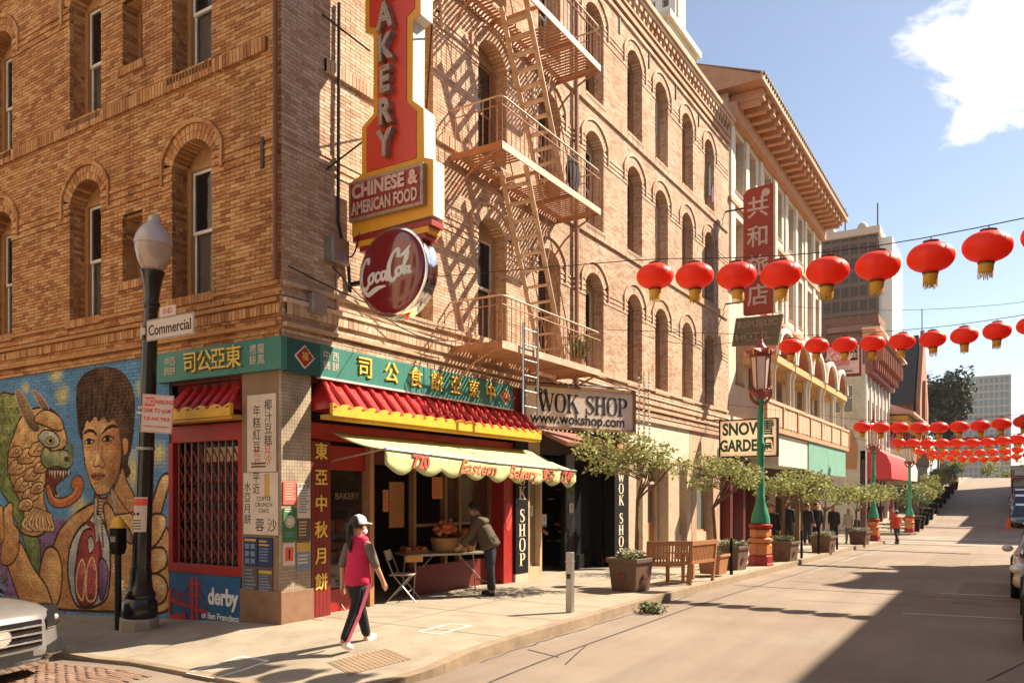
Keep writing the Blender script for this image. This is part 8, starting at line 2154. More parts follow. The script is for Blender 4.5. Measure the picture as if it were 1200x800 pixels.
# ------------------------------------------------------------------ the black lamp post on the alley corner with its signs, and the meter
LB = Vector((-10.74, 6.9, sz(-10.74,6.9))); tilt = math.atan(.37/5.9)
t = thing('lamp_post', 'black fluted street lamp post with acorn globe leaning over the mural corner', 'street lamp', (0,0,0))
def bl(name, prof, n, m, flute=0, smooth=45):
    mb = MB(); rings = []
    for r_, z in prof: rings.append([(r_*(1-flute*(j % 2))*math.cos(2*math.pi*j/n), r_*(1-flute*(j % 2))*math.sin(2*math.pi*j/n), z) for j in range(n)])
    mb.loft(rings); return mb.build(name, m, t, smooth=smooth)
M['gloss_black'] = mat('gloss_black', (.010,.010,.010), .25, var=.1, coat=.4)
bl('concrete_foot', [(.27,-.1),(.27,.16),(.25,.18)], 8, M['concrete'], smooth=False)
bl('base', [(.24,.181),(.25,.22),(.24,.40),(.20,.46),(.215,.52),(.17,.60),(.15,.75),(.145,.9)], 16, M['gloss_black'])
bl('shaft', [(.13,.9),(.12,1.6),(.105,4.2),(.095,4.70)], 24, M['gloss_black'], .06)
bl('capital', [(.10,4.70),(.125,4.76),(.10,4.82),(.12,5.02),(.15,5.18),(.17,5.24)], 24, M['gloss_black'], .03)
M['globe'] = mat('globe_glass', (.62,.48,.40), .18, var=.05, trans=.35, coat=.5)
bl('globe', [(.13,5.245),(.20,5.36),(.245,5.52),(.255,5.62),(.235,5.70)], 24, M['globe'])
bl('globe_cap', [(.262,5.62),(.265,5.64),(.235,5.76),(.17,5.87),(.10,5.93),(.085,5.96),(.09,6.0),(.07,6.04),(.03,6.06)], 24, mat('cap_glass', (.46,.40,.37), .25, coat=.4))
t.location = LB; t.rotation_euler = (0, tilt, 0)
t.scale = (1,1,.985)
def post_pt(z): return LB+Vector((math.sin(tilt)*z, 0, math.cos(tilt)*z))
vd = Vector((.8472,.5313,0))                      # signs roughly face the street corner
def plate(name, label, c, w_, h, m, rot=0.0, lines=(), rim=None, cat='sign', yaw=0.0):
    t_ = thing(name, label, cat, c); ux = Vector((math.cos(yaw), math.sin(yaw), 0)); uz = GZ.copy()
    if rot: uz = (GZ*math.cos(rot)-ux*math.sin(rot)); ux = (ux*math.cos(rot)+GZ*math.sin(rot))
    n_ = ux.cross(uz); q = MB(); q.obox(c, ux*w_/2, n_*.006, uz*h/2); q.build('plate', m, t_, bevel=.003)
    if rim:
        q = MB(); e = .012
        for a, b in (((-w_/2+e,-h/2+e),(w_/2-e,-h/2+e)),((w_/2-e,-h/2+e),(w_/2-e,h/2-e)),((w_/2-e,h/2-e),(-w_/2+e,h/2-e)),((-w_/2+e,h/2-e),(-w_/2+e,-h/2+e))):
            q.beam(c+ux*a[0]+uz*a[1]+n_*.0065, c+ux*b[0]+uz*b[1]+n_*.0065, .006, .002, n_)
        q.build('border', rim, t_)
    for (s_, x, z, size, mm, kw) in lines: text('lettering', s_, size, mm, c+ux*x+uz*z+n_*.0075, ux, uz, t_, .0015, **kw)
    return t_, ux, uz, n_
sw = mat('sign_face', (.60,.50,.44), .5, var=.05, grime=.1); 
c = post_pt(4.27)+Vector((.66,-.14,0))
t_, ux, uz, n_ = plate('street_sign', 'white Commercial street name sign on the black lamp post', c, 1.06, .30, sw, .0, [('Commercial', 0, -.01, .21, M['ink'], dict(bold=.002, sx=.92))], M['ink'], yaw=.0)
q = MB(); q.beam(c-ux*.60, c-ux*.531, .05, .10, GZ); q.tube([post_pt(4.18)+Vector((0,-.12,0)), post_pt(4.36)+Vector((0,-.12,0))], .03, 8); q.build('bracket', M['steel'], t_)
plate('end_sign', 'tiny white END plate on top of the street name sign', post_pt(4.27)+Vector((.62,-.14,.225)), .36, .14, sw, .0, [('END', 0, 0, .11, M['ink_red'], {})], None, yaw=.0)
c = post_pt(3.10)+Vector((.33,-.06,0))
t_, ux, uz, n_ = plate('parking_sign', 'white no parking sign with red lettering strapped to the black lamp post', c, .46, .54, sw, -.07, [('PARKING', .085, .165, .085, RI, dict(bold=.002, sx=.85)), ('2AM TO 6AM', 0, .04, .085, RI, dict(sx=.80, bold=.002)), ('TUE AND THUR', 0, -.075, .07, RI, dict(sx=.78, bold=.002)), ('STREET CLEANING', 0, -.185, .045, RI, {})], RI, yaw=.5)
q = MB(); q.prism([(0,0),(.15,0),(.15,.13),(0,.13)], c-ux*.195+uz*.10+n_*.0068, ux, uz, .001); q.build('red_block', M['paper_red'], t_); text('lettering', 'NO', .105, sw, c-ux*.12+uz*.165+n_*.009, ux, uz, t_, .0015, bold=.004, sx=.85)
q = MB(); q.beam(c-ux*.30, c-ux*.215, .02, .03, GZ); q.build('strap', M['steel'], t_)
for z, l in ((3.20,'upper steel strap round the black lamp post'), (2.62,'lower steel strap round the black lamp post')):
    p = post_pt(z); q = MB(); q.lathe([(.125,-.02),(.128,0),(.125,.02)], 20, p); tag(q.build('strap', M['steel'], None), l, 'strap', 'steel straps on the lamp post')
t_ = thing('lamp_poster', 'white notice with red heading pasted round the black lamp post', 'poster', post_pt(1.75)); q = MB(); c = post_pt(1.62)
def wrap(z0, z1, r_, m, nm, a0=-2.6, a1=-.2):
    q = MB(); n = 10
    for i in range(n+1):
        a = a0+(a1-a0)*i/n; 
        for z in (z0, z1): p = post_pt(z); q.v.append((p.x+r_*math.cos(a), p.y+r_*math.sin(a), p.z))
    for i in range(n): q.f.append((2*i, 2*i+2, 2*i+3, 2*i+1)); q.m.append(0)
    o = q.build(nm, m, t_); md = o.modifiers.new('t','SOLIDIFY'); md.thickness = .003
wrap(1.42, 1.92, .128, M['paper'], 'sheet'); wrap(1.80, 1.90, .130, M['paper_red'], 'heading')
for k in range(2):
    p = post_pt(1.68); a = -1.7+.55*k; q = MB(); q.lathe([(.022,0),(.022,.002),(.012,.002),(.012,0)], 14); q.xf(Matrix.Translation((p.x+.1305*math.cos(a), p.y+.1305*math.sin(a), p.z)) @ Matrix.Rotation(a+R(90), 4, 'Z') @ Matrix.Rotation(R(90), 4, 'X')); q.build('symbol', M['ink'], t_)
for k in range(4): wrap(1.46+k*.04, 1.472+k*.04, .1295, M['ink'], 'print_line', -2.2, -.8)
MP = Vector((-11.02, 6.75, sz(-11.02,6.75)))
t = thing('parking_meter', 'parking meter with yellow dome on a grey post by the mural', 'parking meter', MP)
q = MB(); q.tube([MP-GZ*.05, MP+GZ*1.10], .045, 12); q.build('post', M['iron'], t, smooth=60)
q = MB(); q.loft([[(MP.x+a*sx_, MP.y+b*sy_, MP.z+z) for a, b in ((-1,-1),(1,-1),(1,1),(-1,1))] for z, sx_, sy_ in ((1.10,.075,.06),(1.2,.105,.075),(1.48,.105,.075))]); q.build('housing', M['black'], t, bevel=.015)
q = MB(); q.loft([[(MP.x+.11*r_*math.cos(2*math.pi*j/16), MP.y+.08*r_*math.sin(2*math.pi*j/16), MP.z+z) for j in range(16)] for z, r_ in ((1.482,1.1),(1.54,1.05),(1.60,.8),(1.645,.4),(1.66,.05))]); q.build('dome', M['yellow'], t, smooth=60)
q = MB(); q.box(MP.x-.06, MP.x+.06, MP.y-.082, MP.y-.0755, MP.z+1.28, MP.z+1.36); q.build('display', M['steel'], t)

# ------------------------------------------------------------------ people
SKN = mat('skin', (.52,.29,.18), .5, var=.05); SKT = mat('tan_skin', (.42,.22,.13), .5, var=.05); M['hair_black'] = mat('black_hair', (.012,.009,.008), .45); M['hair_brown'] = mat('brown_hair', (.16,.07,.03), .5)
def cloth(name, c, r_=.85): return mat(name, c, r_, var=.12, scale=18, bump=.25, bscale=40)
def skinned(name, J, E, rad, m, parent, sub=2, root=0):
    me = bpy.data.meshes.new(name); keys = list(J); idx = {k: i for i, k in enumerate(keys)}
    me.from_pydata([tuple(J[k]) for k in keys], [(idx[a], idx[b]) for a, b in E], []); me.update()
    o = bpy.data.objects.new(name, me); COL.objects.link(o); o.modifiers.new('skin', 'SKIN').use_smooth_shade = True
    for k, i in idx.items():
        sv = me.skin_vertices[0].data[i]; r_ = rad[k]; sv.radius = r_ if isinstance(r_, tuple) else (r_, r_); sv.use_root = (i == root)
    s_ = o.modifiers.new('sub', 'SUBSURF'); s_.levels = sub; s_.render_levels = sub
    bpy.context.view_layer.update()
    m2 = bpy.data.meshes.new_from_object(o.evaluated_get(bpy.context.evaluated_depsgraph_get())); bpy.data.objects.remove(o)
    m2.materials.clear(); m2.materials.append(m); m2.name = name; m2.polygons.foreach_set('use_smooth', [True]*len(m2.polygons))
    org = ORG[parent]; m2.transform(Matrix.Translation(-org))
    q = bpy.data.objects.new(name, m2); COL.objects.link(q); q.parent = parent; ORG[q] = org; return q
def person(label, loc, heading, H=1.65, lean=0.0, legs=((.25,.15),(-.25,.25)), arms=((.2,.15,.3),(-.2,.15,.3)), head=(0,0), top=(.1,.1,.1), bottom=(.03,.03,.035), shoes=(.5,.48,.45), hair='short',
           hairm=None, skin=None, sleeve=1.0, cap=None, mask=False, sub=1, bulk=1.0, coat=0.0, group=None, stripe=None, lift=0.0, fingers=False, vest=None):
    """arms/legs are (right, left): leg = (hip swing, knee bend), arm = (swing, outward, elbow bend)"""
    t_ = thing('person', label, 'person', loc, group); sk = skin or SKN; hm = hairm or M['hair_black']
    f = Vector((math.cos(heading), math.sin(heading), 0)); r_ = Vector((f.y, -f.x, 0)); up = GZ
    tdir = (up*math.cos(lean)+f*math.sin(lean)).normalized(); tf = (f*math.cos(lean)-up*math.sin(lean)).normalized()
    drop = []
    for (h, kn) in legs: drop.append(.245*math.cos(h)+.235*math.cos(h-kn))
    P = Vector(loc)+up*(H*(max(drop)+.045)+lift)
    J = {}; J['pel'] = P; J['sp'] = P+tdir*.11*H; J['ch'] = P+tdir*.225*H; J['nb'] = P+tdir*.30*H; J['nk'] = P+tdir*.335*H
    hy, hp = head; hd = f*math.cos(hy)+r_*math.sin(hy); hup = (tdir*.6+up*.4+hd*math.sin(hp)*.8).normalized()
    J['h1'] = J['nk']+hup*.035*H+hd*.012*H; J['h2'] = J['nk']+hup*.085*H+hd*.008*H; J['h3'] = J['nk']+hup*.125*H
    E = [('pel','sp'),('sp','ch'),('ch','nb'),('nb','nk'),('nk','h1'),('h1','h2'),('h2','h3')]
    rad = dict(pel=(.085*H,.062*H), sp=(.072*H,.055*H), ch=(.082*H,.06*H), nb=(.05*H,.042*H), nk=.031*H, h1=(.040*H,.046*H), h2=(.046*H,.055*H), h3=(.038*H,.045*H))
    J['nose'] = J['h1']+hd*.056*H+hup*.028*H; E.append(('h1','nose')); rad['nose'] = .010*H
    for i, (sd, (h, kn)) in enumerate(zip((1,-1), legs)):
        n = 'rl'[i]; hip = P+r_*sd*.052*H-up*.015*H; d1 = f*math.sin(h)-up*math.cos(h); k_ = hip+d1*.245*H; a2 = h-kn; d2 = f*math.sin(a2)-up*math.cos(a2); an = k_+d2*.225*H
        foot = (f*math.cos(a2*.55)+up*math.sin(a2*.55)).normalized()
        J[n+'hip'], J[n+'kn'], J[n+'an'] = hip, k_, an; J[n+'toe'] = an+foot*.10*H-up*.022*H; J[n+'heel'] = an-foot*.028*H-up*.024*H
        E += [('pel',n+'hip'),(n+'hip',n+'kn'),(n+'kn',n+'an'),(n+'an',n+'toe'),(n+'an',n+'heel')]; rad.update({n+'heel': .013*H, n+'hip': .056*H, n+'kn': .036*H, n+'an': .020*H, n+'toe': .014*H})
    for i, (sd, (sw_, ou, el)) in enumerate(zip((1,-1), arms)):
        n = 'rl'[i]; sh = P+tdir*.285*H+r_*sd*.098*H; d1 = (tf*math.sin(sw_)-tdir*math.cos(sw_)+r_*sd*math.sin(ou)).normalized(); eb = sh+d1*.168*H
        a2 = sw_+el; d2 = (tf*math.sin(a2)-tdir*math.cos(a2)+r_*sd*math.sin(ou)*.4).normalized(); wr = eb+d2*.145*H; pm = wr+d2*.035*H
        J[n+'sh'], J[n+'eb'], J[n+'wr'], J[n+'pm'] = sh, eb, wr, pm
        E += [('nb',n+'sh'),(n+'sh',n+'eb'),(n+'eb',n+'wr'),(n+'wr',n+'pm')]; rad.update({n+'sh': .027*H, n+'eb': .026*H, n+'wr': .018*H, n+'pm': (.022*H,.016*H)})
        side = d2.cross(r_).normalized(); cur = -r_*sd
        for q in range(4):
            off = (q-1.5)*.0125*H; ln = (.038,.043,.041,.032)[q]*H; b0 = pm+side*off+d2*.018*H; b1 = b0+(d2+cur*.35).normalized()*ln; 
            J[f'{n}f{q}a'], J[f'{n}f{q}b'] = b0, b1; E += [(n+'pm',f'{n}f{q}a'),(f'{n}f{q}a',f'{n}f{q}b')]; rad.update({f'{n}f{q}a': .0055*H, f'{n}f{q}b': .0045*H})
        th = pm-d2*.008*H+side*.022*H+cur*.008*H; J[n+'th'] = th+d2*.025*H+side*.008*H; E.append((n+'pm',n+'th')); rad[n+'th'] = .006*H
    skinned('body', J, E, rad, sk, t_, sub)
    g = lambda s_: {k: (tuple(x*s_ for x in v) if isinstance(v, tuple) else v*s_) for k, v in rad.items()}
    # trousers
    tj = {k: J[k] for k in ('pel','rhip','rkn','ran','lhip','lkn','lan')}; tj['sp'] = P+tdir*.045*H
    sh_ = 1.16
    skinned('trousers', tj, [('pel','sp'),('pel','rhip'),('rhip','rkn'),('rkn','ran'),('pel','lhip'),('lhip','lkn'),('lkn','lan')], dict(pel=(.094*H,.075*H), sp=(.088*H,.068*H), rhip=.066*H, rkn=.047*H, ran=.036*H, lhip=.066*H, lkn=.047*H, lan=.036*H), cloth('trouser_cloth', bottom), t_, sub)
    # upper garment with sleeves, longer when it is a coat
    uj = {'b0': P+tdir*(-.05-coat*.12)*H, 'b1': P+tdir*.02*H, 'sp': J['sp'], 'ch': J['ch'], 'nb': J['nb']+tdir*.012*H}; ur = dict(b0=(.112*H*bulk,.10*H*bulk), b1=(.106*H*bulk,.088*H*bulk), sp=(.094*H*bulk,.076*H*bulk), ch=(.098*H*bulk,.074*H*bulk), nb=(.056*H,.05*H), ct=(.046*H,.046*H)); uj['ct'] = J['nk']+tdir*(.012 if vest is not None else .0)*H; ue = [('b0','b1'),('b1','sp'),('sp','ch'),('ch','nb'),('nb','ct')]
    av = vest is not None
    for n in 'rl':
        uj[n+'sh'] = J[n+'sh']; ur[n+'sh'] = (.050 if av else .047)*H*bulk; ue.append(('nb',n+'sh'))
        if not av and sleeve > 0:
            uj[n+'eb'] = J[n+'eb']; ur[n+'eb'] = .036*H*bulk; ue.append((n+'sh',n+'eb'))
            if sleeve > .6: uj[n+'wr'] = J[n+'wr']; ur[n+'wr'] = .029*H*bulk; ue.append((n+'eb',n+'wr'))
    skinned('vest' if av else 'jacket', uj, ue, ur, cloth('top_cloth', top), t_, sub)
    if av:
        for n in 'rl':
            mid = J[n+'eb']+(J[n+'wr']-J[n+'eb'])*.22
            skinned('sleeve', {'a': J[n+'sh']+(J[n+'eb']-J[n+'sh'])*-.06+(J['nb']-J[n+'sh'])*.12, 'b': J[n+'eb'], 'c': mid}, [('a','b'),('b','c')], dict(a=.046*H, b=.035*H, c=.029*H), cloth('sleeve_cloth', vest), t_, sub)
    for n in 'rl':
        an, toe, hl = J[n+'an'], J[n+'toe'], J[n+'heel']
        skinned('shoe', {'a': hl, 'b': (hl+toe)/2+up*.004*H, 'c': toe, 'd': an+up*.0*H}, [('a','b'),('b','c'),('b','d')], dict(a=.032*H, b=(.032*H,.031*H), c=(.028*H,.022*H), d=.031*H), cloth('shoe_cloth', shoes), t_, sub)
    # hair, cap, mask, eyes
    hc = J['h2']+hup*.012*H-hd*.010*H
    def headpart(nm, c, rx, ry, rz2, m, z0=-1.0, n=16, k=10):
        q = MB(); rgs = []
        for i in range(k+1):
            zz = z0+(1-z0)*i/k; s_ = math.sqrt(max(0.0004, 1-zz*zz)); hr = hd.cross(hup).normalized()
            rgs.append([c+hup*(zz*rz2)+hd*(s_*rx*math.cos(2*math.pi*j/n))+hr*(s_*ry*math.sin(2*math.pi*j/n)) for j in range(n)])
        q.loft(rgs); return q.build(nm, m, t_, smooth=70)
    hr = hd.cross(hup).normalized()
    if hair == 'bald': pass
    else: headpart('hair', hc-hd*.016*H+hup*.006*H, .060*H, .055*H, .068*H, hm, -.5 if hair != 'long' else -.65)
    if hair in ('pony', 'long'):
        q = MB(); b0 = hc-hd*.060*H+hup*.005*H
        if hair == 'pony': q.tube([b0, b0-hd*.022*H-up*.02*H, b0-hd*.028*H-up*.09*H, b0-hd*.022*H-up*.16*H, b0-hd*.014*H-up*.215*H], [.012*H,.021*H,.023*H,.019*H,.006*H], 10)
        else: q.tube([hc-hd*.02*H, hc-hd*.045*H-up*.05*H, hc-hd*.05*H-up*.12*H, hc-hd*.045*H-up*.17*H], [.05*H,.058*H,.05*H,.02*H], 12)
        q.build('ponytail' if hair == 'pony' else 'long_hair', hm, t_, smooth=70)
    if cap is not None:
        cm = cloth('cap_cloth', cap, .7); headpart('cap', hc+hup*.012*H, .067*H, .060*H, .066*H, cm, -.12)
        q = MB(); n = 10; rim = []; inn = []
        for i in range(n+1):
            a = -1.15+2.3*i/n; c_ = hc+hup*.012*H; inn.append(c_+hd*(.060*H*math.cos(a))+hr*(.056*H*math.sin(a))); rim.append(c_+hd*(.060*H*math.cos(a)+.062*H*max(0,math.cos(a*1.25)))+hr*(.056*H*math.sin(a))-hup*.012*H*math.cos(a))
        for i in range(n): q.add([inn[i],inn[i+1],rim[i+1],rim[i]]+[p+hup*.005*H for p in (inn[i],inn[i+1],rim[i+1],rim[i])], [(3,2,1,0),(4,5,6,7),(2,3,7,6)])
        q.build('peak', cm, t_, smooth=50)
    if mask: headpart('mask', J['h1']+hd*.020*H+hup*.008*H, .040*H, .042*H, .034*H, mat('mask_white', (.72,.70,.70), .8), -.9)
    for sd in (-1, 1):
        q = MB(); q.ellipsoid(tuple(J['h2']+hd*.049*H+hr*sd*.019*H-hup*.008*H), (.0045*H,.0045*H,.004*H), 8, 6); q.build('eye', M['ink'], t_, smooth=70)
        q = MB(); q.ellipsoid(tuple(J['h2']-hd*.002*H+hr*sd*.048*H-hup*.018*H), (.012*H,.007*H,.017*H), 8, 6); q.build('ear', sk, t_, smooth=70)
    if stripe:
        for k in range(3):
            n = 'r'; off = (k-1)*.016*H; q = MB(); pts = []
            for a, b, ra, rb in (('rhip','rkn',.066*H,.047*H),('rkn','ran',.047*H,.037*H)):
                for u_ in lin(0, 1, 4): pts.append(J[a]+(J[b]-J[a])*u_+r_*((ra+(rb-ra)*u_)*1.03)+f*off*(1-.25*u_))
            q.tube(pts, .0045*H, 5); q.build('stripe', stripe, t_)
    return t_
HY = math.pi/2
person('woman in white cap and bright pink vest walking past the bakery with a ponytail', (-6.74, 7.20, sz(-6.74,7.2)), HY+.02, 1.60, .03, ((-.40,.16),(.40,.08)), ((.30,.20,.25),(-.18,.20,.30)), (.25,.0), (.62,.02,.085), (.010,.010,.012), (.74,.72,.70), 'pony', None, None, cap=(.70,.72,.78), mask=True, sub=2, stripe=mat('pink_stripe', (.55,.10,.18), .7), vest=(.16,.13,.105), bulk=1.12)
person('man in dark olive jacket and jeans stooping over the folding table', (-7.86, 11.80, sz(-7.8,11.8)), R(200), 1.70, .42, ((.05,.05),(-.06,.05)), ((.75,.12,.25),(.85,.1,.35)), (.0,.35), (.075,.052,.028), (.022,.024,.034), (.03,.025,.02), 'short', sub=2, bulk=1.32, skin=SKT)
person('shop assistant in a red apron standing inside the dark wok shop doorway', (-9.6, 16.1, .0), R(-15), 1.62, .02, ((.05,.05),(-.05,.05)), ((.2,.15,1.0),(.2,.15,.9)), (0,0), (.38,.03,.03), (.03,.03,.03), (.03,.03,.03), 'short', sub=1, cap=(.05,.04,.04))
person('long-haired woman in dark jacket walking toward us beyond the first green lamp', (-6.35, 25.6, sz(-6.35,25.6)), R(-80), 1.66, .03, ((.28,.1),(-.28,.2)), ((.3,.15,1.0),(-.2,.15,.3)), (0,.1), (.018,.016,.018), (.010,.010,.012), (.6,.55,.5), 'long', M['hair_brown'])
pg_ = 'people gathered on the sidewalk near the corner'
for k, (x, y, hd_, h, tp, bt, hr_, hmm, l) in enumerate(((-7.6,33.2,R(100),1.74,(.012,.012,.014),(.015,.015,.02),'short',None,'tall man in black with his back to us, leftmost of the sidewalk group'), (-7.0,33.9,R(60),1.68,(.02,.02,.026),(.02,.025,.05),'short',M['hair_brown'],'person in black and jeans, second from left in the sidewalk group'), (-6.9,35.2,R(-60),1.72,(.014,.013,.013),(.012,.012,.014),'short',None,'man in black coat in the middle of the sidewalk group'),
      (-6.35,36.0,R(-75),1.66,(.016,.012,.012),(.02,.02,.02),'long',M['hair_brown'],'fair-haired woman in a dark coat facing us in the sidewalk group'), (-6.15,38.4,R(-100),1.55,(.55,.50,.44),(.2,.2,.22),'short',mat('grey_hair',(.5,.45,.4),.6),'grey-haired person in pale top at the right edge of the sidewalk group'))):
    person(l, (x, y, sz(x,y)), hd_, h, .02, ((.06,.05),(-.06,.05)), ((.1,.12,.5),(.05,.12,.3)), (0,0), tp, bt, (.05,.05,.05), hr_, hmm, bulk=1.15, coat=.5 if k > 1 else .2, group=pg_)
person('person in an orange-red jacket and cap crossing the street at the corner', (-4.75, 43.6, rz(-4.75,43.6)), R(120), 1.68, .05, ((.42,.15),(-.4,.25)), ((.3,.15,.6),(-.2,.15,.6)), (0,.1), (.55,.06,.025), (.035,.035,.045), (.1,.08,.07), 'short', cap=(.6,.5,.4), bulk=1.2)
person('child in dark clothes standing behind the last near planter', (-6.1, 40.3, sz(-6.1,40.3)), R(-90), 1.25, 0, ((.03,.03),(-.03,.03)), ((.1,.1,.4),(.1,.1,.4)), (0,0), (.03,.05,.03), (.02,.02,.02), (.05,.05,.05), 'short', mat('auburn_hair',(.25,.09,.04),.6), bulk=1.2)
person('dark-clothed person half behind the second green lamp post', (-6.3, 46.4, sz(-6.3,45)-.1), R(-90), 1.7, 0, ((.2,.1),(-.2,.1)), ((.1,.1,.4),(.1,.1,.4)), (0,0), (.015,.015,.02), (.015,.015,.02), (.05,.05,.05), 'short')
person('person in a bright red top near the far corner lamp post', (-6.6, 58.4, sz(-6.6,58.4)), R(-90), 1.65, 0, ((.2,.1),(-.2,.1)), ((.1,.1,.4),(.1,.1,.4)), (0,0), (.50,.03,.03), (.02,.02,.02), (.05,.05,.05), 'short')

# ------------------------------------------------------------------ vehicles
M['tyre'] = mat('tyre', (.015,.014,.013), .85); M['carglass'] = glass_mat('car_glass', (.02,.025,.03), .05); M['lens'] = mat('lamp_lens', (.35,.35,.36), .08, spec=.8, coat=.6); M['blk'] = mat('black_plastic', (.012,.012,.013), .45)
def car(label, cat, loc, rz_, L_, W, H, paint, suv=False, detail=False, plate_=None):
    """local: x forward, y left, z up, origin under the middle"""
    t_ = thing('parked_car', label, cat, (0,0,0), None if detail else 'cars parked along the far kerb')
    belt = H*(.60 if suv else .56); hood = H*.555 if suv else H*.46; fx_, rx_ = L_/2, -L_/2
    def sect(x, w_, zb, zt, rnd=.75):
        pts = []; n = 20
        for j in range(n):
            a = 2*math.pi*(j+.5)/n; c, s_ = math.cos(a), math.sin(a); e = .38
            yy = w_*abs(c)**e*(1 if c > 0 else -1); zz = (zb+zt)/2+(zt-zb)/2*abs(s_)**e*(1 if s_ > 0 else -1); k = 1-.10*max(0,(zz-(zb+zt)/2)/(zt-zb)*2); pts.append((x, yy*k, zz))
        return pts
    hw = W/2; zb = .22
    xs = [(fx_,.52,.36,hood*.74),(fx_-.025,.66,.31,hood*.82),(fx_-.07,.79,.27,hood*.88),(fx_-.16,.895,zb+.02,hood*.94),(fx_-.38,.98,zb,hood*.99),(fx_-.8,1,zb,hood*1.04),(fx_-1.25,1,zb,belt),(0,1,zb,belt*1.01),(rx_+1.0,1,zb,belt*1.03),(rx_+.4,.98,zb,belt*1.02),(rx_+.12,.93,zb+.05,belt*.98),(rx_,.80,.38,belt*.88)]
    q = MB(); q.loft([sect(x, hw*k, a, b) for x, k, a, b in xs]); q.build('body', paint, t_, smooth=50)
    gx = [(fx_-1.05, hw*.80, belt-.04, belt-.02), (fx_-1.75, hw*.74, belt-.04, H*.97), (fx_-2.4, hw*.72, belt-.04, H), (rx_+1.1, hw*.72, belt-.04, H*.99), (rx_+(.35 if suv else .75), hw*.70, belt-.04, H*.90), (rx_+(.10 if suv else .3), hw*.74, belt-.04, belt+.05)]
    def gsect(x, w_, a, b):
        wt = w_*.86 if b > belt+.1 else w_*.98
        return [(x,-w_*1.12,a),(x,w_*1.12,a),(x,wt,b),(x,-wt,b)]
    q = MB(); q.loft([gsect(*g) for g in gx]); q.build('windows', M['carglass'], t_, bevel=.03)
    q = MB(); q.loft([[(x,-w_*.84,b-.05),(x,w_*.84,b-.05),(x,w_*.80,b+.022),(x,-w_*.80,b+.022)] for x, w_, a, b in gx[1:5]]); q.build('roof', paint, t_, bevel=.02)
    for sd in (-1,1):
        for (x0, z0, x1, z1, w0, w1) in ((fx_-1.05,belt,fx_-1.75,H*.97,hw*.90,hw*.635), (fx_-2.45,belt,fx_-2.5,H,hw*.86,hw*.62), (rx_+1.15,belt,rx_+1.2,H*.98,hw*.84,hw*.62)):
            q = MB(); q.beam((x0,sd*w0,z0-.04),(x1,sd*w1,z1), .05, .07, (1,0,0)); q.build('pillar', paint if x0 > fx_-1.2 else M['blk'], t_)
        q = MB(); q.ellipsoid((fx_-1.35, sd*(hw+.06), belt+.08), (.07,.10,.07), 12, 8); q.build('mirror', paint, t_, smooth=60)
        for x in (fx_-.88, rx_+.88):
            wr = .36 if suv else .32; w_ = MB(); w_.lathe([(wr*.62,-.11),(wr*.95,-.11),(wr,-.07),(wr,.07),(wr*.95,.11),(wr*.62,.11)], 28); w_.xf(Matrix.Translation((x, sd*(hw-.10), wr)) @ Matrix.Rotation(R(90), 4, 'X')); wo = w_.build('wheel', M['tyre'], t_, smooth=35)
            w_ = MB(); w_.lathe([(.05,-.085),(wr*.62,-.095),(wr*.62,.095),(.05,.085)], 20); w_.xf(Matrix.Translation((x, sd*(hw-.10), wr)) @ Matrix.Rotation(R(90), 4, 'X')); w_.build('rim', M['steel'], wo, smooth=30)
            a_ = MB(); a_.lathe([(wr*1.12,-.02),(wr*1.14,.02)], 24); a_.xf(Matrix.Translation((x, sd*(hw-.035), wr)) @ Matrix.Rotation(R(90), 4, 'X')); a_.build('wheel_arch', M['blk'], t_)
        # lamps wrapped on the corners
        q = MB(); rg = []
        for (x, y, z0, z1) in ((fx_-.035,hw*.60,hood*.68,hood*.78),(fx_-.075,hw*.72,hood*.68,hood*.86),(fx_-.16,hw*.855,hood*.70,hood*.90),(fx_-.34,hw*.955,hood*.76,hood*.92),(fx_-.55,hw*.985,hood*.83,hood*.91)): rg.append([(x+.03, sd*y, z0),(x+.03, sd*y, z1),(x-.12, sd*(y-.10), z1+.005),(x-.12, sd*(y-.10), z0)])
        q.loft(rg); hl = q.build('headlight', M['blk'] if detail else M['lens'], t_, smooth=30)
        if detail:
            q = MB(); q.ellipsoid((fx_-.10, sd*hw*.775, hood*.79), (.035,.06,.042), 14, 8); q.build('headlight_lens', M['lens'], hl, smooth=60)
            q = MB(); q.tube([(fx_-.005, sd*hw*.60, hood*.69),(fx_-.05, sd*hw*.74, hood*.695),(fx_-.125, sd*hw*.872, hood*.715),(fx_-.30, sd*hw*.968, hood*.78)], .012, 6); q.build('headlight_strip', M['chrome'], hl)
        q = MB(); q.box(rx_-.01, rx_+.1, min(sd*hw*.55,sd*hw*.86), max(sd*hw*.55,sd*hw*.86), belt*.72, belt*.92); q.build('tail_light', M['red'], t_, bevel=.015)
    gw = hw*.52; q = MB(); rg = []
    for y in lin(-gw, gw, 8): x = fx_+.022-.012*(y/gw)**2; rg.append([(x, y, hood*.50),(x-.01, y, hood*.80),(x-.14, y, hood*.80),(x-.14, y, hood*.50)])
    q.loft(rg); gr2 = q.build('grille', M['black'], t_)
    for k in range(3): z = hood*(.56+.09*k); q = MB(); q.tube([(fx_+.036-.012*(y/gw)**2, y, z) for y in lin(-gw*.97, gw*.97, 10)], .013, 6); q.build('grille_bar', M['chrome'], gr2, smooth=60)
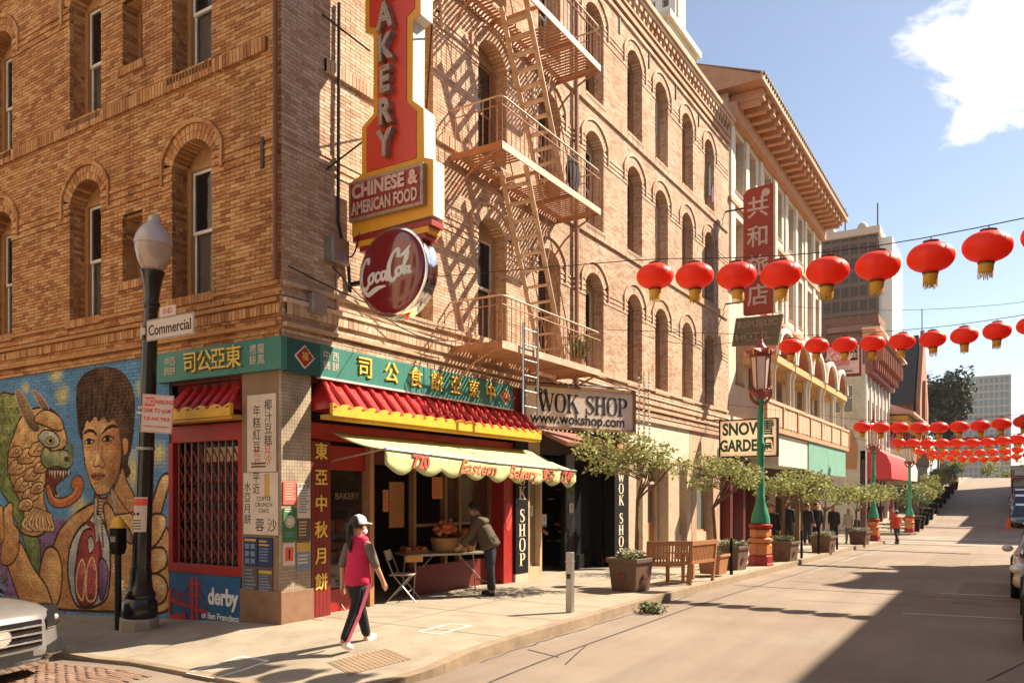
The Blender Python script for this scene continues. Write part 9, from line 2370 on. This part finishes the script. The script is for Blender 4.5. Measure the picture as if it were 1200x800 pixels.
    if detail:
        q = MB(); q.lathe([(.10,0),(.10,.02),(.085,.024)], 24); q.xf(Matrix.Translation((fx_+.02,0,hood*.66)) @ Matrix.Rotation(R(90), 4, 'Y')); q.build('badge', M['chrome'], gr2)
        for sd in (-1,1):
            q = MB(); rg = []
            for (x, y, z0, z1) in ((fx_-.02,hw*.60,.36,.46),(fx_-.05,hw*.74,.35,.49),(fx_-.11,hw*.88,.36,.50)): rg.append([(x+.010, sd*y, z0),(x+.010, sd*y, z1),(x-.1, sd*(y-.08), z1),(x-.1, sd*(y-.08), z0)])
            q.loft(rg); fv = q.build('fog_vent', M['blk'], t_); q = MB(); q.tube([(fx_+.02, sd*hw*.58, .37),(fx_-.01, sd*hw*.74, .36),(fx_-.07, sd*hw*.90, .375)], .016, 6); q.build('fog_trim', M['chrome'], fv)
        q = MB(); rg = []
        for y in lin(-hw*.62, hw*.62, 10): x = fx_+.035-.05*(y/hw/.62)**2; rg.append([(x,y,.25),(x+.015,y,.31),(x-.1,y,.33),(x-.14,y,.25)])
        q.loft(rg); q.build('skid_plate', M['chrome'], t_, smooth=40)
        q = MB(); rg = []
        for y in lin(-hw*.60, hw*.60, 10): x = fx_+.020-.045*(y/hw/.62)**2; rg.append([(x,y,.34),(x,y,.44),(x-.1,y,.44),(x-.1,y,.34)])
        q.loft(rg); q.build('lower_intake', M['blk'], t_)
    if plate_: q = MB(); q.box(fx_+.02, fx_+.035, -.17, .17, hood*.40, hood*.40+.12); q.build('number_plate', M['white_clean'], t_)
    t_.location = loc; t_.rotation_euler = (0,0,rz_); return t_
def paint(name, c): return mat(name, c, .28, .25, var=.03, coat=.7)
car('silver-white sport utility vehicle nosing out of the alley in front of the mural', 'car', (-11.66, 3.86, rz(-11.2,4.2)+.01), R(13), 4.7, 1.95, 1.75, paint('pearl_silver', (.20,.19,.18)), True, True)
PR = paint('white_car_paint', (.70,.66,.60))
car('white parked car with dark mirror, nearest on the far kerb', 'car', (1.08, 13.75, rz(1,13.7)), R(-90), 4.4, 1.85, 1.5, PR)
car('white parked car behind the nearest one on the far kerb', 'car', (.95, 19.6, rz(1,19.6)), R(-90), 4.5, 1.85, 1.55, paint('cream_car_paint', (.62,.56,.48)), plate_=True)
for y, c, l, sv in ((69.5,(.10,.14,.20),'dark blue car parked uphill beside the traffic cone',False),(75.5,(.42,.40,.38),'silver sport utility vehicle parked uphill behind the dark blue car',True),(82,(.2,.03,.03),'maroon car parked uphill in front of the box truck',True)):
    o = car(l, 'car', (.95, y, rz(1,y)+.03), R(-90), 4.5, 1.85, 1.75 if sv else 1.5, paint('car_paint', c), sv, plate_=True); o.rotation_euler = (0, -math.atan((gs(y+1)-gs(y-1))/2)*-1, R(-90))
t = thing('box_truck', 'dark red box truck with white roof band parked high on the hill', 'truck', (1.2, 92, rz(1.2,92))); bz = rz(1.2,92)
q = MB(); q.box(.1, 2.3, 90, 95.5, bz+.75, bz+3.4); q.build('cargo_box', paint('truck_red', (.16,.02,.02)), t, bevel=.05)
q = MB(); q.box(.15, 2.25, 88.2, 89.97, bz+.5, bz+2.3); q.build('cab', paint('truck_red', (.16,.02,.02)), t, bevel=.12)
q = MB(); q.box(.25, 2.15, 88.15, 88.6, bz+1.35, bz+2.1); q.build('windscreen', M['carglass'], t, bevel=.05); q = MB(); q.box(.05, 2.35, 89.95, 95.55, bz+3.0, bz+3.25); q.build('roof_band', M['white'], t); q = MB(); q.box(.4, 2.0, 89.94, 89.99, bz+2.45, bz+2.95); q.build('roof_window', M['lens'], t)
for x in (.3, 2.1):
    for y in (89.0, 94.2): w_ = MB(); w_.lathe([(.25,-.12),(.45,-.12),(.45,.12),(.25,.12)], 20); w_.xf(Matrix.Translation((x,y,bz+.44)) @ Matrix.Rotation(R(90),4,'Y')); w_.build('wheel', M['tyre'], t)
    q = MB(); q.ellipsoid((x+(.1 if x < 1 else -.1), 88.2, bz+.85), (.13,.06,.1), 10, 6); q.build('headlight', M['lens'], t)
t = thing('traffic_cone', 'orange traffic cone standing beside the parked cars up the hill', 'traffic cone', (-.05, 66.2, rz(0,66.2)))
q = MB(); q.box(-.30,.20,65.95,66.45,rz(0,66.2)-.05,rz(0,66.2)+.06); q.build('base', mat('cone_orange', (.62,.10,.02), .6), t); q = MB(); q.lathe([(.19,.06),(.05,.95),(.04,.96)], 18, (-.05,66.2,rz(0,66.2))); q.build('cone', mat('cone_orange', (.62,.10,.02), .6), t, smooth=50); q = MB(); q.lathe([(.142,.36),(.105,.56)], 18, (-.05,66.2,rz(0,66.2))); q.build('band', M['white_clean'], t)

# ------------------------------------------------------------------ the air of the street
q = MB(); q.box(-150, 90, -90, 620, -12, 122)
hm_ = bpy.data.materials.new('haze_air'); hm_.use_nodes = True; _t = hm_.node_tree
for _n in list(_t.nodes):
    if _n.type == 'BSDF_PRINCIPLED': _t.nodes.remove(_n)
_v = _t.nodes.new('ShaderNodeVolumePrincipled'); _v.inputs['Density'].default_value = .00013; _v.inputs['Color'].default_value = (.92,.93,.96,1); _v.inputs['Anisotropy'].default_value = .1
_t.links.new(_v.outputs[0], _t.nodes['Material Output'].inputs['Volume'])
tag(q.build('haze', hm_, None, base=(0,0,0)), kind='stuff')
